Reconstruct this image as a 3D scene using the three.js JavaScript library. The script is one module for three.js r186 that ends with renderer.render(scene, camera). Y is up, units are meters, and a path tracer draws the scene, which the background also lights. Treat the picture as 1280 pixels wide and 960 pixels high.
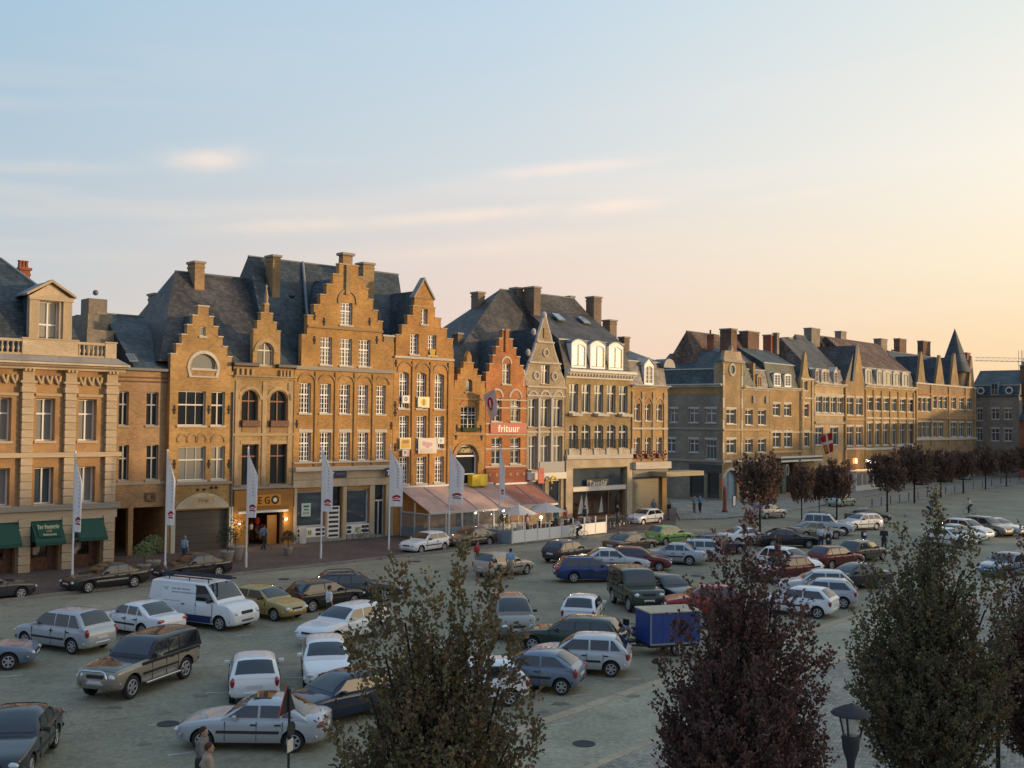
import * as THREE from 'three';
import { mergeGeometries, mergeVertices, toCreasedNormals } from 'three/addons/utils/BufferGeometryUtils.js';
import { RoundedBoxGeometry } from 'three/addons/geometries/RoundedBoxGeometry.js';
import { Brush, Evaluator, SUBTRACTION } from 'three-bvh-csg';

// ---------------------------------------------------------------- camera
const scene = new THREE.Scene();
const FPX = 1350, CAMH = 9.3, HORIZON = 525;             // focal length in pixels of the 1280 x 960 photograph, eye height
const camera = new THREE.PerspectiveCamera(2 * Math.atan(480 / FPX) * 180 / Math.PI, 4 / 3, 0.1, 3000);
camera.position.set(0, CAMH, 0);
camera.rotation.order = 'YXZ';
camera.rotation.set(Math.atan((HORIZON - 480) / FPX), 0, 0.6 * Math.PI / 180);
camera.updateMatrixWorld();

// ---------------------------------------------------------------- renderer, exposure
const renderer = new THREE.WebGLRenderer({ antialias: true });
renderer.toneMapping = THREE.LinearToneMapping;
renderer.toneMappingExposure = 1.0;
renderer.shadowMap.enabled = true;

// ---------------------------------------------------------------- sun, low on the right
const SUN_AZ = 91.4, SUN_EL = 4.6;                         // degrees clockwise from the view axis, above the horizon
const sunDir = new THREE.Vector3(Math.sin(SUN_AZ * Math.PI / 180) * Math.cos(SUN_EL * Math.PI / 180), Math.sin(SUN_EL * Math.PI / 180), -Math.cos(SUN_AZ * Math.PI / 180) * Math.cos(SUN_EL * Math.PI / 180));
const sun = new THREE.DirectionalLight(new THREE.Color().setRGB(1.0, 0.67, 0.35), 3.2);
sun.position.copy(sunDir).multiplyScalar(300).add(new THREE.Vector3(20, 0, -80));
sun.target.position.set(20, 0, -80);
sun.castShadow = true;
sun.shadow.radius = 2.6;
sun.shadow.mapSize.set(4096, 4096);
Object.assign(sun.shadow.camera, { left: -140, right: 140, top: 80, bottom: -80, near: 1, far: 700 });
scene.add(sun, sun.target);

// ---------------------------------------------------------------- sky: evening air and thin cloud, blue on the left, peach and gold toward the sun
function hash2(x, y) { let h = Math.imul(x | 0, 374761393) + Math.imul(y | 0, 668265263); h = Math.imul(h ^ (h >>> 13), 1274126177); return ((h ^ (h >>> 16)) >>> 0) / 4294967296; }
function vnoise(x, y) { const xi = Math.floor(x), yi = Math.floor(y), fx = x - xi, fy = y - yi, u = fx * fx * (3 - 2 * fx), v = fy * fy * (3 - 2 * fy);
  return (hash2(xi, yi) * (1 - u) + hash2(xi + 1, yi) * u) * (1 - v) + (hash2(xi, yi + 1) * (1 - u) + hash2(xi + 1, yi + 1) * u) * v; }
function fbm(x, y, o = 4) { let s = 0, a = 0.5, n = 0; for (let i = 0; i < o; i++) { s += a * vnoise(x, y); n += a; a *= 0.5; x = x * 2.03 + 17.1; y = y * 2.03 + 5.3; } return s / n; }
const lin = (c) => { c /= 255; return c <= 0.04045 ? c / 12.92 : Math.pow((c + 0.055) / 1.055, 2.4); };
const skyAz = [-180, -100, -26, 0, 26, 86, 125, 180];
const skyEl = [0, 4, 8, 13, 21, 40, 90];
const skyTab = [  // rows by elevation, sRGB
  [[160, 156, 160], [174, 172, 174], [205, 200, 195], [238, 208, 190], [254, 212, 164], [255, 220, 156], [230, 196, 166], [160, 156, 160]],
  [[160, 164, 174], [176, 180, 186], [207, 206, 204], [240, 213, 198], [255, 224, 180], [255, 233, 174], [232, 206, 180], [160, 164, 174]],
  [[158, 170, 188], [172, 184, 200], [197, 205, 210], [237, 219, 208], [255, 240, 210], [255, 242, 198], [234, 216, 200], [158, 170, 188]],
  [[154, 172, 198], [164, 184, 206], [181, 201, 216], [214, 221, 224], [252, 245, 231], [255, 247, 226], [226, 222, 218], [154, 172, 198]],
  [[146, 170, 204], [154, 180, 210], [168, 199, 221], [194, 215, 231], [230, 236, 233], [244, 242, 234], [210, 216, 222], [146, 170, 204]],
  [[140, 168, 208], [146, 174, 212], [156, 190, 222], [170, 198, 224], [192, 212, 226], [204, 216, 226], [184, 202, 220], [140, 168, 208]],
  [[144, 174, 210], [144, 174, 210], [144, 174, 210], [144, 174, 210], [144, 174, 210], [144, 174, 210], [144, 174, 210], [144, 174, 210]],
].map((r) => r.map((c) => c.map(lin)));
const sm = (t) => t * t * (3 - 2 * t);
function skyAt(az, el) {
  el = Math.max(0, el);
  let i = 0; while (i < skyAz.length - 2 && az > skyAz[i + 1]) i++;
  let j = 0; while (j < skyEl.length - 2 && el > skyEl[j + 1]) j++;
  const a = (az - skyAz[i]) / (skyAz[i + 1] - skyAz[i]), e = (el - skyEl[j]) / (skyEl[j + 1] - skyEl[j]);
  const c = [0, 0, 0];
  for (let k = 0; k < 3; k++) c[k] = (skyTab[j][i][k] * (1 - a) + skyTab[j][i + 1][k] * a) * (1 - e) + (skyTab[j + 1][i][k] * (1 - a) + skyTab[j + 1][i + 1][k] * a) * e;
  // thin streaks of cirrus, long and nearly level, in a belt above the roofs all round
  const belt = Math.exp(-Math.pow((el - 10) / 6.5, 2));
  const x = az * 0.055, y = el * 0.5 - az * 0.018;
  let w = fbm(x + 3.7 + 0.3 * fbm(az * 0.2, el * 0.6), y * 1.6 + 9.1, 5);
  w = sm(Math.min(1, Math.max(0, (w - 0.47) / 0.26))) * belt * 0.22;
  // four brighter wisps (place in azimuth and elevation, length, thickness)
  for (const [ca, ce, l, t, s] of [[-16.0, 13.0, 2.3, 0.5, 0.8], [-24, 11.9, 5, 0.3, 0.28], [3.0, 13.2, 4.8, 0.34, 0.95], [5.6, 11.3, 3.0, 0.45, 1.0], [-3, 10.7, 7, 0.34, 0.75], [15, 11.6, 4, 0.22, 0.5], [-11, 10.0, 6, 0.4, 0.5], [0, 9.2, 10, 0.5, 0.4]]) {
    const dx = (az - ca) / l, dy = (el - ce - 0.09 * (az - ca)) / (t * (0.7 + 0.8 * fbm(az * 0.7 + ca, el * 0.8, 3)));
    const r = dx * dx + dy * dy;
    if (r < 4) w = Math.max(w, s * Math.exp(-r * 1.4) * (0.6 + 0.6 * fbm(az * 0.9, el * 2.2, 4)));
  }
  const warm = Math.max(0, Math.cos((az - SUN_AZ) * Math.PI / 180)) * 0.5 + 0.5;
  const cl = [1.0, 0.8 + 0.06 * warm, 0.66];
  for (let k = 0; k < 3; k++) c[k] = c[k] * (1 - w) + Math.max(c[k], cl[k]) * w;
  // the glow round the sun
  const g = Math.exp(-(Math.pow((az - SUN_AZ) / 22, 2) + Math.pow((el - SUN_EL) / 12, 2)));
  c[0] += 4.2 * g; c[1] += 2.9 * g; c[2] += 1.5 * g;
  return c;
}
{
  const W = 2048, H = 1024, data = new Float32Array(W * H * 4);
  for (let j = 0; j < H; j++) {
    const el = ((j + 0.5) / H - 0.5) * 180;
    for (let i = 0; i < W; i++) {
      const phi = ((i + 0.5) / W - 0.5) * 2 * Math.PI;              // atan2(z, x)
      let az = phi * 180 / Math.PI + 90; if (az > 180) az -= 360;
      const c = el < -3 ? [0.12, 0.115, 0.1] : skyAt(az, el), o = (j * W + i) * 4;
      data[o] = c[0]; data[o + 1] = c[1]; data[o + 2] = c[2]; data[o + 3] = 1;
    }
  }
  const sky = new THREE.DataTexture(data, W, H, THREE.RGBAFormat, THREE.FloatType);
  sky.mapping = THREE.EquirectangularReflectionMapping;
  sky.magFilter = THREE.LinearFilter; sky.minFilter = THREE.LinearFilter;
  sky.needsUpdate = true;
  scene.background = sky; scene.environment = sky;
}

// ---------------------------------------------------------------- helpers
let seedState = 12345;
const rnd = () => { seedState = (seedState + 0x6d2b79f5) | 0; let t = Math.imul(seedState ^ (seedState >>> 15), 1 | seedState); t = (t + Math.imul(t ^ (t >>> 7), 61 | t)) ^ t; return ((t ^ (t >>> 14)) >>> 0) / 4294967296; };
const seed = (s) => { seedState = s; };
const rr = (a, b) => a + (b - a) * rnd();
const V3 = (x, y, z) => new THREE.Vector3(x, y, z);
const D2R = Math.PI / 180;
const used = new Map();
function numbered(n) { const k = used.get(n) || 0; used.set(n, k + 1); return k ? n + '_' + String(k).padStart(3, '0') : n; }
function clean(g) { g = g.index ? g.toNonIndexed() : g; for (const k of Object.keys(g.attributes)) if (!['position', 'normal', 'uv'].includes(k)) g.deleteAttribute(k);
  if (!g.attributes.uv) g.setAttribute('uv', new THREE.BufferAttribute(new Float32Array(g.attributes.position.count * 2), 2)); g.groups = []; return g; }
const merge = (list) => { list = list.filter(Boolean).map(clean); return list.length === 1 ? list[0] : mergeGeometries(list); };
function add(parent, name, geo, mat) {
  if (Array.isArray(geo)) geo = merge(geo);
  const m = new THREE.Mesh(geo, mat); m.name = parent === scene ? numbered(name) : name; m.castShadow = true; m.receiveShadow = true; parent.add(m); return m;
}
function thing(name, label, category, pos, turn = 0, group) {
  const g = new THREE.Group(); g.name = numbered(name); g.userData = { label, category }; if (group) g.userData.group = group;
  if (pos) g.position.set(...pos); g.rotation.y = turn; scene.add(g); return g;
}
function structure(name, geo, mat, parent = scene) { const m = add(parent, name, geo, mat); if (parent === scene) m.userData.kind = 'structure'; return m; }
// box between two corners, uv in metres on every side
function bx(x0, x1, y0, y1, z0, z1) {
  const w = x1 - x0, h = y1 - y0, d = z1 - z0, g = new THREE.BoxGeometry(w, h, d), uv = g.attributes.uv, s = [[d, h], [d, h], [w, d], [w, d], [w, h], [w, h]];
  for (let i = 0; i < 24; i++) uv.setXY(i, uv.getX(i) * s[i >> 2][0] + x0 + z0, uv.getY(i) * s[i >> 2][1] + y0);
  g.translate((x0 + x1) / 2, (y0 + y1) / 2, (z0 + z1) / 2); return g;
}
function bevelBox(x0, x1, y0, y1, z0, z1, r = 0.02) { const g = new RoundedBoxGeometry(x1 - x0, y1 - y0, z1 - z0, 1, r); g.translate((x0 + x1) / 2, (y0 + y1) / 2, (z0 + z1) / 2); return g; }
function tube(points, r, seg = 8, closed = false) { const c = new THREE.CatmullRomCurve3(points, closed); return new THREE.TubeGeometry(c, Math.max(2, points.length * 4), r, seg, closed); }
function bar(a, b, r0, r1 = r0, seg = 8) {   // straight tapered rod
  const d = b.clone().sub(a), g = new THREE.CylinderGeometry(r1, r0, d.length(), seg);
  g.applyQuaternion(new THREE.Quaternion().setFromUnitVectors(V3(0, 1, 0), d.clone().normalize())); const m = a.clone().add(b).multiplyScalar(0.5); g.translate(m.x, m.y, m.z); return g;
}
function shapeOf(pts) { const s = new THREE.Shape(); pts.forEach((p, i) => (i ? s.lineTo(p[0], p[1]) : s.moveTo(p[0], p[1]))); s.closePath(); return s; }
function pathOf(pts) { const s = new THREE.Path(); pts.forEach((p, i) => (i ? s.lineTo(p[0], p[1]) : s.moveTo(p[0], p[1]))); s.closePath(); return s; }
function slab(pts, holes, z0, z1, bevel = 0) {   // upright plate from an outline in x, y, from z0 back to z1 > z0
  const s = shapeOf(pts); for (const h of holes || []) s.holes.push(pathOf(h));
  const g = new THREE.ExtrudeGeometry(s, { depth: z1 - z0 - 2 * bevel, bevelEnabled: bevel > 0, bevelSize: bevel, bevelThickness: bevel, bevelSegments: 1, curveSegments: 10 }); g.translate(0, 0, z0 + bevel); return g;
}
function archPts(x0, x1, y0, y1, rise, n = 12) {  // opening outline with an arched head; rise = height of the arch
  const p = [[x0, y0], [x1, y0]]; if (!rise) { p.push([x1, y1], [x0, y1]); return p; }
  const w = (x1 - x0) / 2, cx = (x0 + x1) / 2, R = (w * w + rise * rise) / (2 * rise), cy = y1 - R, a0 = Math.asin(Math.min(1, w / R)), full = rise >= w;
  const A = full ? Math.PI / 2 : a0;
  for (let i = 0; i <= n; i++) { const a = A - 2 * A * i / n; p.push([cx + R * Math.sin(a), cy + R * Math.cos(a)]); }
  return p;
}
// faces (lists of corner indices) of a polyhedron, flat, uv in metres along each face
function poly(verts, faces) {
  const pos = [], uv = [], a = V3(), b = V3(), n = V3(), t = V3(), s = V3(), p = V3();
  for (const f of faces) {
    const v = f.map((i) => V3(...verts[i]));
    n.copy(a.subVectors(v[1], v[0])).cross(b.subVectors(v[2], v[0])).normalize();
    t.set(-n.z, 0, n.x); if (t.lengthSq() < 1e-6) t.set(1, 0, 0); t.normalize(); s.crossVectors(n, t);
    for (let i = 1; i < v.length - 1; i++) for (const q of [v[0], v[i], v[i + 1]]) { pos.push(q.x, q.y, q.z); uv.push(q.dot(t), q.dot(s)); }
  }
  const g = new THREE.BufferGeometry(); g.setAttribute('position', new THREE.Float32BufferAttribute(pos, 3)); g.setAttribute('uv', new THREE.Float32BufferAttribute(uv, 2)); g.computeVertexNormals(); return g;
}
// photograph pixel -> world direction, ground point, point on an upright plane
const camPos = camera.position.clone(), camQ = camera.quaternion.clone();
const rayOf = (px, py) => V3((px - 640) / FPX, (480 - py) / FPX, -1).applyQuaternion(camQ);
function G(px, py, h = 0) { const d = rayOf(px, py); return camPos.clone().addScaledVector(d, (h - CAMH) / d.y); }
function facadePlane(px, py, azDeg) { const th = azDeg * D2R; return { O: G(px, py), u: V3(Math.sin(th), 0, -Math.cos(th)), n: V3(Math.cos(th), 0, Math.sin(th)), turn: Math.PI / 2 - th }; }
function onPlane(pl, px, py, off = 0) { const d = rayOf(px, py), o = pl.O.clone().addScaledVector(pl.n, off).sub(camPos), t = o.dot(pl.n) / d.dot(pl.n), P = camPos.clone().addScaledVector(d, t); return { s: P.clone().sub(pl.O).dot(pl.u), h: P.y, P }; }

// ---------------------------------------------------------------- textures: what surfaces are made of
function canvasTex(w, h, draw, srgb = true) { const c = document.createElement('canvas'); c.width = w; c.height = h; draw(c.getContext('2d'), w, h); const t = new THREE.CanvasTexture(c); if (srgb) t.colorSpace = THREE.SRGBColorSpace; t.wrapS = t.wrapT = THREE.RepeatWrapping; t.anisotropy = 8; return t; }
function dataTex(n, f, metres, srgb = true) { const d = new Uint8Array(n * n * 4); for (let y = 0; y < n; y++) for (let x = 0; x < n; x++) { const c = f(x, y, n), o = (y * n + x) * 4; d[o] = c[0]; d[o + 1] = c[1]; d[o + 2] = c[2]; d[o + 3] = 255; }
  const t = new THREE.DataTexture(d, n, n); if (srgb) t.colorSpace = THREE.SRGBColorSpace; t.wrapS = t.wrapT = THREE.RepeatWrapping; t.magFilter = THREE.LinearFilter; t.minFilter = THREE.LinearMipmapLinearFilter; t.generateMipmaps = true; t.repeat.set(1 / metres, 1 / metres); t.needsUpdate = true; return t; }
function tnoise(x, y, n, cells, o = 3) { // tileable fbm over n pixels
  let s = 0, a = 0.5, m = 0, c = cells; for (let k = 0; k < o; k++) { const X = x / n * c, Y = y / n * c, xi = Math.floor(X), yi = Math.floor(Y), fx = sm(X - xi), fy = sm(Y - yi), w = (i, j) => hash2((i % c) + k * 131, (j % c) + k * 57 + 9);
    s += a * ((w(xi, yi) * (1 - fx) + w(xi + 1, yi) * fx) * (1 - fy) + (w(xi, yi + 1) * (1 - fx) + w(xi + 1, yi + 1) * fx) * fy); m += a; a *= 0.5; c *= 2; } return s / m; }
const g3 = (v) => { v = Math.max(0, Math.min(255, v)); return [v, v, v]; };
const brickTex = dataTex(1024, (x, y, n) => { // 72 courses over 5.4 m, each brick with its own tone, rain-washed blotches
  const row = Math.floor(y / n * 72), fy = (y / n * 72) % 1, off = (row % 2) * 0.5, bxx = x / n * 24 + off, i = Math.floor(bxx) % 24, fx = bxx % 1;
  const mortar = fy < 0.12 || fx < 0.04; const tone = hash2(i, row) * 30 - 15 + (hash2(i + 77, row) > 0.93 ? -18 : 0);
  const blot = (tnoise(x, y, n, 4, 3) - 0.5) * 64 + (tnoise(x, y, n, 26, 2) - 0.5) * 26; const v = (mortar ? 226 : 226 + tone) + blot; return [v, v * 0.985 + (hash2(i, row + 5) - 0.5) * 12, v * 0.96].map((q) => Math.max(0, Math.min(255, q))); }, 5.4);
const stoneTex = dataTex(512, (x, y, n) => g3(222 + (tnoise(x, y, n, 4, 5) - 0.5) * 60 + (tnoise(x, y, n, 64, 2) - 0.5) * 40), 3.1);
const slateTex = dataTex(512, (x, y, n) => { const row = Math.floor(y / n * 24), i = Math.floor(x / n * 20 + (row % 2) * 0.5) % 20, fy = (y / n * 24) % 1; return g3(190 + (hash2(i, row) - 0.5) * 70 + (fy < 0.14 ? -60 : 0) + (tnoise(x, y, n, 4, 4) - 0.5) * 110); }, 4.8);
const metalTex = dataTex(256, (x, y, n) => g3(205 + (tnoise(x, y, n, 3, 5) - 0.5) * 70), 3);
const paveTex = dataTex(1024, (x, y, n) => { // small square setts, ten to the metre of 8 m
  const k = 64, row = Math.floor(y / n * k), col = Math.floor(x / n * k + (row % 2) * 0.5) % k, fy = (y / n * k) % 1, fx = (x / n * k + (row % 2) * 0.5) % 1, j = fy < 0.13 || fx < 0.13; return g3(208 + (hash2(col, row) - 0.5) * 50 - (j ? 44 : 0) + (tnoise(x, y, n, 6, 5) - 0.5) * 60); }, 8);
const asphaltTex = dataTex(1024, (x, y, n) => { const s = tnoise(x, y, n, 5, 5), f = hash2(x, y); const st = tnoise(x, y, n, 18, 3) > 0.66 ? -14 : 0, row = Math.floor(y / n * 112), cx = x / n * 112 + (row % 2) * 0.5, cell = hash2(Math.floor(cx) % 112, row) * 26 - 13 - ((y / n * 112) % 1 < 0.16 || cx % 1 < 0.16 ? 16 : 0); const v = 218 + cell + (s - 0.5) * 60 + (f - 0.5) * 22 + st; return [v * 0.985, v, v * 0.96].map((q) => Math.max(0, Math.min(255, q))); }, 14);
const barkTex = dataTex(256, (x, y, n) => g3(180 + (tnoise(x, y * 0.25, n, 16, 3) - 0.5) * 150), 0.8);

// ---------------------------------------------------------------- materials
const M = {};
const std = (r, g, b, rough = 0.8, map = null, extra = {}) => { const m = new THREE.MeshStandardMaterial({ color: new THREE.Color().setRGB(r, g, b), roughness: rough, ...extra }); if (map) { m.map = map; } return m; };
const phys = (r, g, b, o = {}) => new THREE.MeshPhysicalMaterial({ color: new THREE.Color().setRGB(r, g, b), roughness: 0.5, ...o });
const brick = (r, g, b) => std(r, g, b, 0.9, brickTex, { bumpMap: brickTex, bumpScale: 0.004 });
const stone = (r, g, b) => std(r, g, b, 0.88, stoneTex);
const slate = (r, g, b, rough = 0.55) => std(r, g, b, rough, slateTex);
M.yellow = brick(0.52, 0.3, 0.105); M.ochre = brick(0.5, 0.315, 0.13); M.buff = brick(0.46, 0.325, 0.155); M.tan = brick(0.42, 0.285, 0.15); M.orange = brick(0.55, 0.23, 0.085); M.amberBrick = brick(0.56, 0.3, 0.1); M.khaki = brick(0.42, 0.31, 0.16); M.farOchre = brick(0.42, 0.285, 0.135); M.farTan = brick(0.38, 0.275, 0.15); M.farGold = brick(0.46, 0.3, 0.12);
M.brown = brick(0.30, 0.2, 0.14); M.redbrick = brick(0.36, 0.13, 0.08); M.darkbrick = brick(0.2, 0.12, 0.085); M.grey = brick(0.3, 0.27, 0.22); M.sand = brick(0.55, 0.41, 0.24);
M.stone = stone(0.6, 0.46, 0.29); M.limestone = stone(0.66, 0.52, 0.35); M.greystone = stone(0.42, 0.38, 0.32); M.bluestone = stone(0.24, 0.24, 0.24); M.cream = stone(0.66, 0.56, 0.4); M.palestone = stone(0.7, 0.64, 0.54);
M.slate = slate(0.08, 0.11, 0.128); M.slateWarm = slate(0.125, 0.112, 0.1); M.slateGreen = slate(0.1, 0.125, 0.125); M.rooftile = slate(0.24, 0.15, 0.11, 0.85); M.paleSlate = slate(0.3, 0.27, 0.25);
M.zinc = std(0.32, 0.36, 0.39, 0.5, metalTex); M.lead = std(0.2, 0.22, 0.24, 0.5, metalTex);
M.white = std(0.78, 0.76, 0.72, 0.5); M.whiteMetal = std(0.8, 0.8, 0.78, 0.4, metalTex); M.offwhite = std(0.66, 0.62, 0.54, 0.6); M.greyPaint = std(0.32, 0.32, 0.31, 0.6); M.darkPaint = std(0.05, 0.05, 0.05, 0.5); M.brownPaint = std(0.2, 0.08, 0.04, 0.55); M.wood = std(0.26, 0.1, 0.05, 0.6, barkTex);
M.greenPaint = std(0.05, 0.1, 0.08, 0.5); M.bluePaint = std(0.2, 0.3, 0.36, 0.5);
M.black = std(0.02, 0.02, 0.022, 0.6); M.iron = std(0.03, 0.032, 0.035, 0.85);
M.glass = phys(0.02, 0.024, 0.028, { roughness: 0.06, ior: 1.75 });
M.glassCurtain = phys(0.2, 0.2, 0.18, { roughness: 0.6, clearcoat: 1, clearcoatRoughness: 0.05 });
M.glassBlue = phys(0.06, 0.08, 0.095, { roughness: 0.06, ior: 1.8 });
M.glassClear = phys(1, 1, 1, { roughness: 0.02, transmission: 1, thickness: 0, ior: 1.5 });
const paneMats = [M.glass, M.glass, M.glass, M.glassBlue, M.glassCurtain];
M.tanStone = stone(0.47, 0.28, 0.13); M.paleWarm = stone(0.74, 0.6, 0.44); M.greenCloth = std(0.02, 0.075, 0.055, 0.9, null, { side: THREE.DoubleSide }); M.shutter = std(0.12, 0.105, 0.085, 0.6, metalTex); M.shutterDark = std(0.1, 0.085, 0.07, 0.65, metalTex);
M.orangeBoard = std(0.5, 0.22, 0.035, 0.55, metalTex); M.redCloth = std(0.4, 0.03, 0.03, 0.8);
M.awning = std(0.7, 0.47, 0.39, 0.9, stoneTex, { side: THREE.DoubleSide }); M.awningRed = std(0.5, 0.22, 0.15, 0.9, stoneTex, { side: THREE.DoubleSide });
M.yellowCloth = std(0.6, 0.36, 0.06, 0.85); M.yellowBox = std(0.68, 0.48, 0.02, 0.5); M.foliage = std(0.04, 0.06, 0.025, 0.9); M.sandGrey = brick(0.46, 0.37, 0.25); M.redFlower = std(0.25, 0.03, 0.03, 0.9); M.creamShutter = std(0.42, 0.37, 0.27, 0.7, metalTex); M.canopy = std(0.5, 0.43, 0.26, 0.8, stoneTex);
M.glassWarm = phys(0.05, 0.045, 0.045, { roughness: 0.33, ior: 1.6 }); M.glassSky = phys(0.35, 0.4, 0.45, { roughness: 0.15, metalness: 0.6 });
M.terraceGlass = phys(0.75, 0.8, 0.82, { roughness: 0.03, transmission: 0.9, thickness: 0, ior: 1.5 }); M.blueGreyPanel = std(0.3, 0.37, 0.4, 0.5, metalTex); M.bluePanel = std(0.42, 0.5, 0.56, 0.5, metalTex); M.parasol = std(0.58, 0.55, 0.5, 0.9, null, { side: THREE.DoubleSide });
const leafy = (r, g, b) => new THREE.MeshPhysicalMaterial({ color: new THREE.Color().setRGB(r, g, b), roughness: 0.9, side: THREE.DoubleSide }); M.leafDark = leafy(0.03, 0.045, 0.022); M.leafGreen = leafy(0.045, 0.085, 0.03); M.leafPale = leafy(0.16, 0.2, 0.08);
M.amber = new THREE.MeshStandardMaterial({ color: 0xffb060, emissive: new THREE.Color().setRGB(1, 0.42, 0.1), emissiveIntensity: 1.3, roughness: 0.5 }); M.redSign = std(0.5, 0.06, 0.025, 0.5); M.lampGlass = phys(0.8, 0.82, 0.78, { roughness: 0.15, transmission: 0.75, thickness: 0 }); M.trailerBlue = std(0.025, 0.085, 0.36, 0.5, metalTex);
M.brownWall = brick(0.42, 0.28, 0.16);
M.redAwning = std(0.4, 0.05, 0.04, 0.9, null, { side: THREE.DoubleSide }); M.stackBrick = brick(0.27, 0.2, 0.15);
M.tealSlate = slate(0.075, 0.12, 0.125);

// ---------------------------------------------------------------- ground
function uvXZ(g, s = 1) { const p = g.attributes.position, uv = new Float32Array(p.count * 2); for (let i = 0; i < p.count; i++) { uv[2 * i] = p.getX(i) * s; uv[2 * i + 1] = p.getZ(i) * s; } g.setAttribute('uv', new THREE.BufferAttribute(uv, 2)); return g; }
function flat(pts, y) { // sheet from ground points
  const s = shapeOf(pts.map((p) => [p.x, -p.z])); const g = new THREE.ShapeGeometry(s); g.rotateX(-Math.PI / 2); g.translate(0, y, 0); return uvXZ(g); }
function raised(pts, y0, y1) { const s = shapeOf(pts.map((p) => [p.x, -p.z])); const g = new THREE.ExtrudeGeometry(s, { depth: y1 - y0, bevelEnabled: false }); g.rotateX(-Math.PI / 2); g.translate(0, y0, 0); return uvXZ(clean(g)); }
M.asphalt = std(0.385, 0.345, 0.262, 0.92, asphaltTex, { bumpMap: asphaltTex, bumpScale: 0.01 });
M.setts = std(0.46, 0.42, 0.33, 0.9, paveTex, { bumpMap: paveTex, bumpScale: 0.012 });
M.brickPave = std(0.2, 0.14, 0.115, 0.92, paveTex); M.palePave = std(0.44, 0.42, 0.35, 0.92, paveTex); M.kerb = stone(0.3, 0.28, 0.24); M.paint = std(0.5, 0.5, 0.47, 0.8, stoneTex); M.kerbWarm = stone(0.52, 0.42, 0.28); M.kerbPale = stone(0.48, 0.4, 0.29); M.roadGrey = std(0.5, 0.45, 0.345, 0.92, asphaltTex);
{
  const g = new THREE.PlaneGeometry(1400, 1400, 1, 1); g.rotateX(-Math.PI / 2); g.translate(100, 0, -300); structure('ground', uvXZ(g), M.asphalt);
}
let kerbG = null; function kerbGroup() { if (!kerbG) { kerbG = new THREE.Group(); kerbG.name = 'kerb_line'; kerbG.userData.kind = 'structure'; scene.add(kerbG); } return kerbG; }
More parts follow.
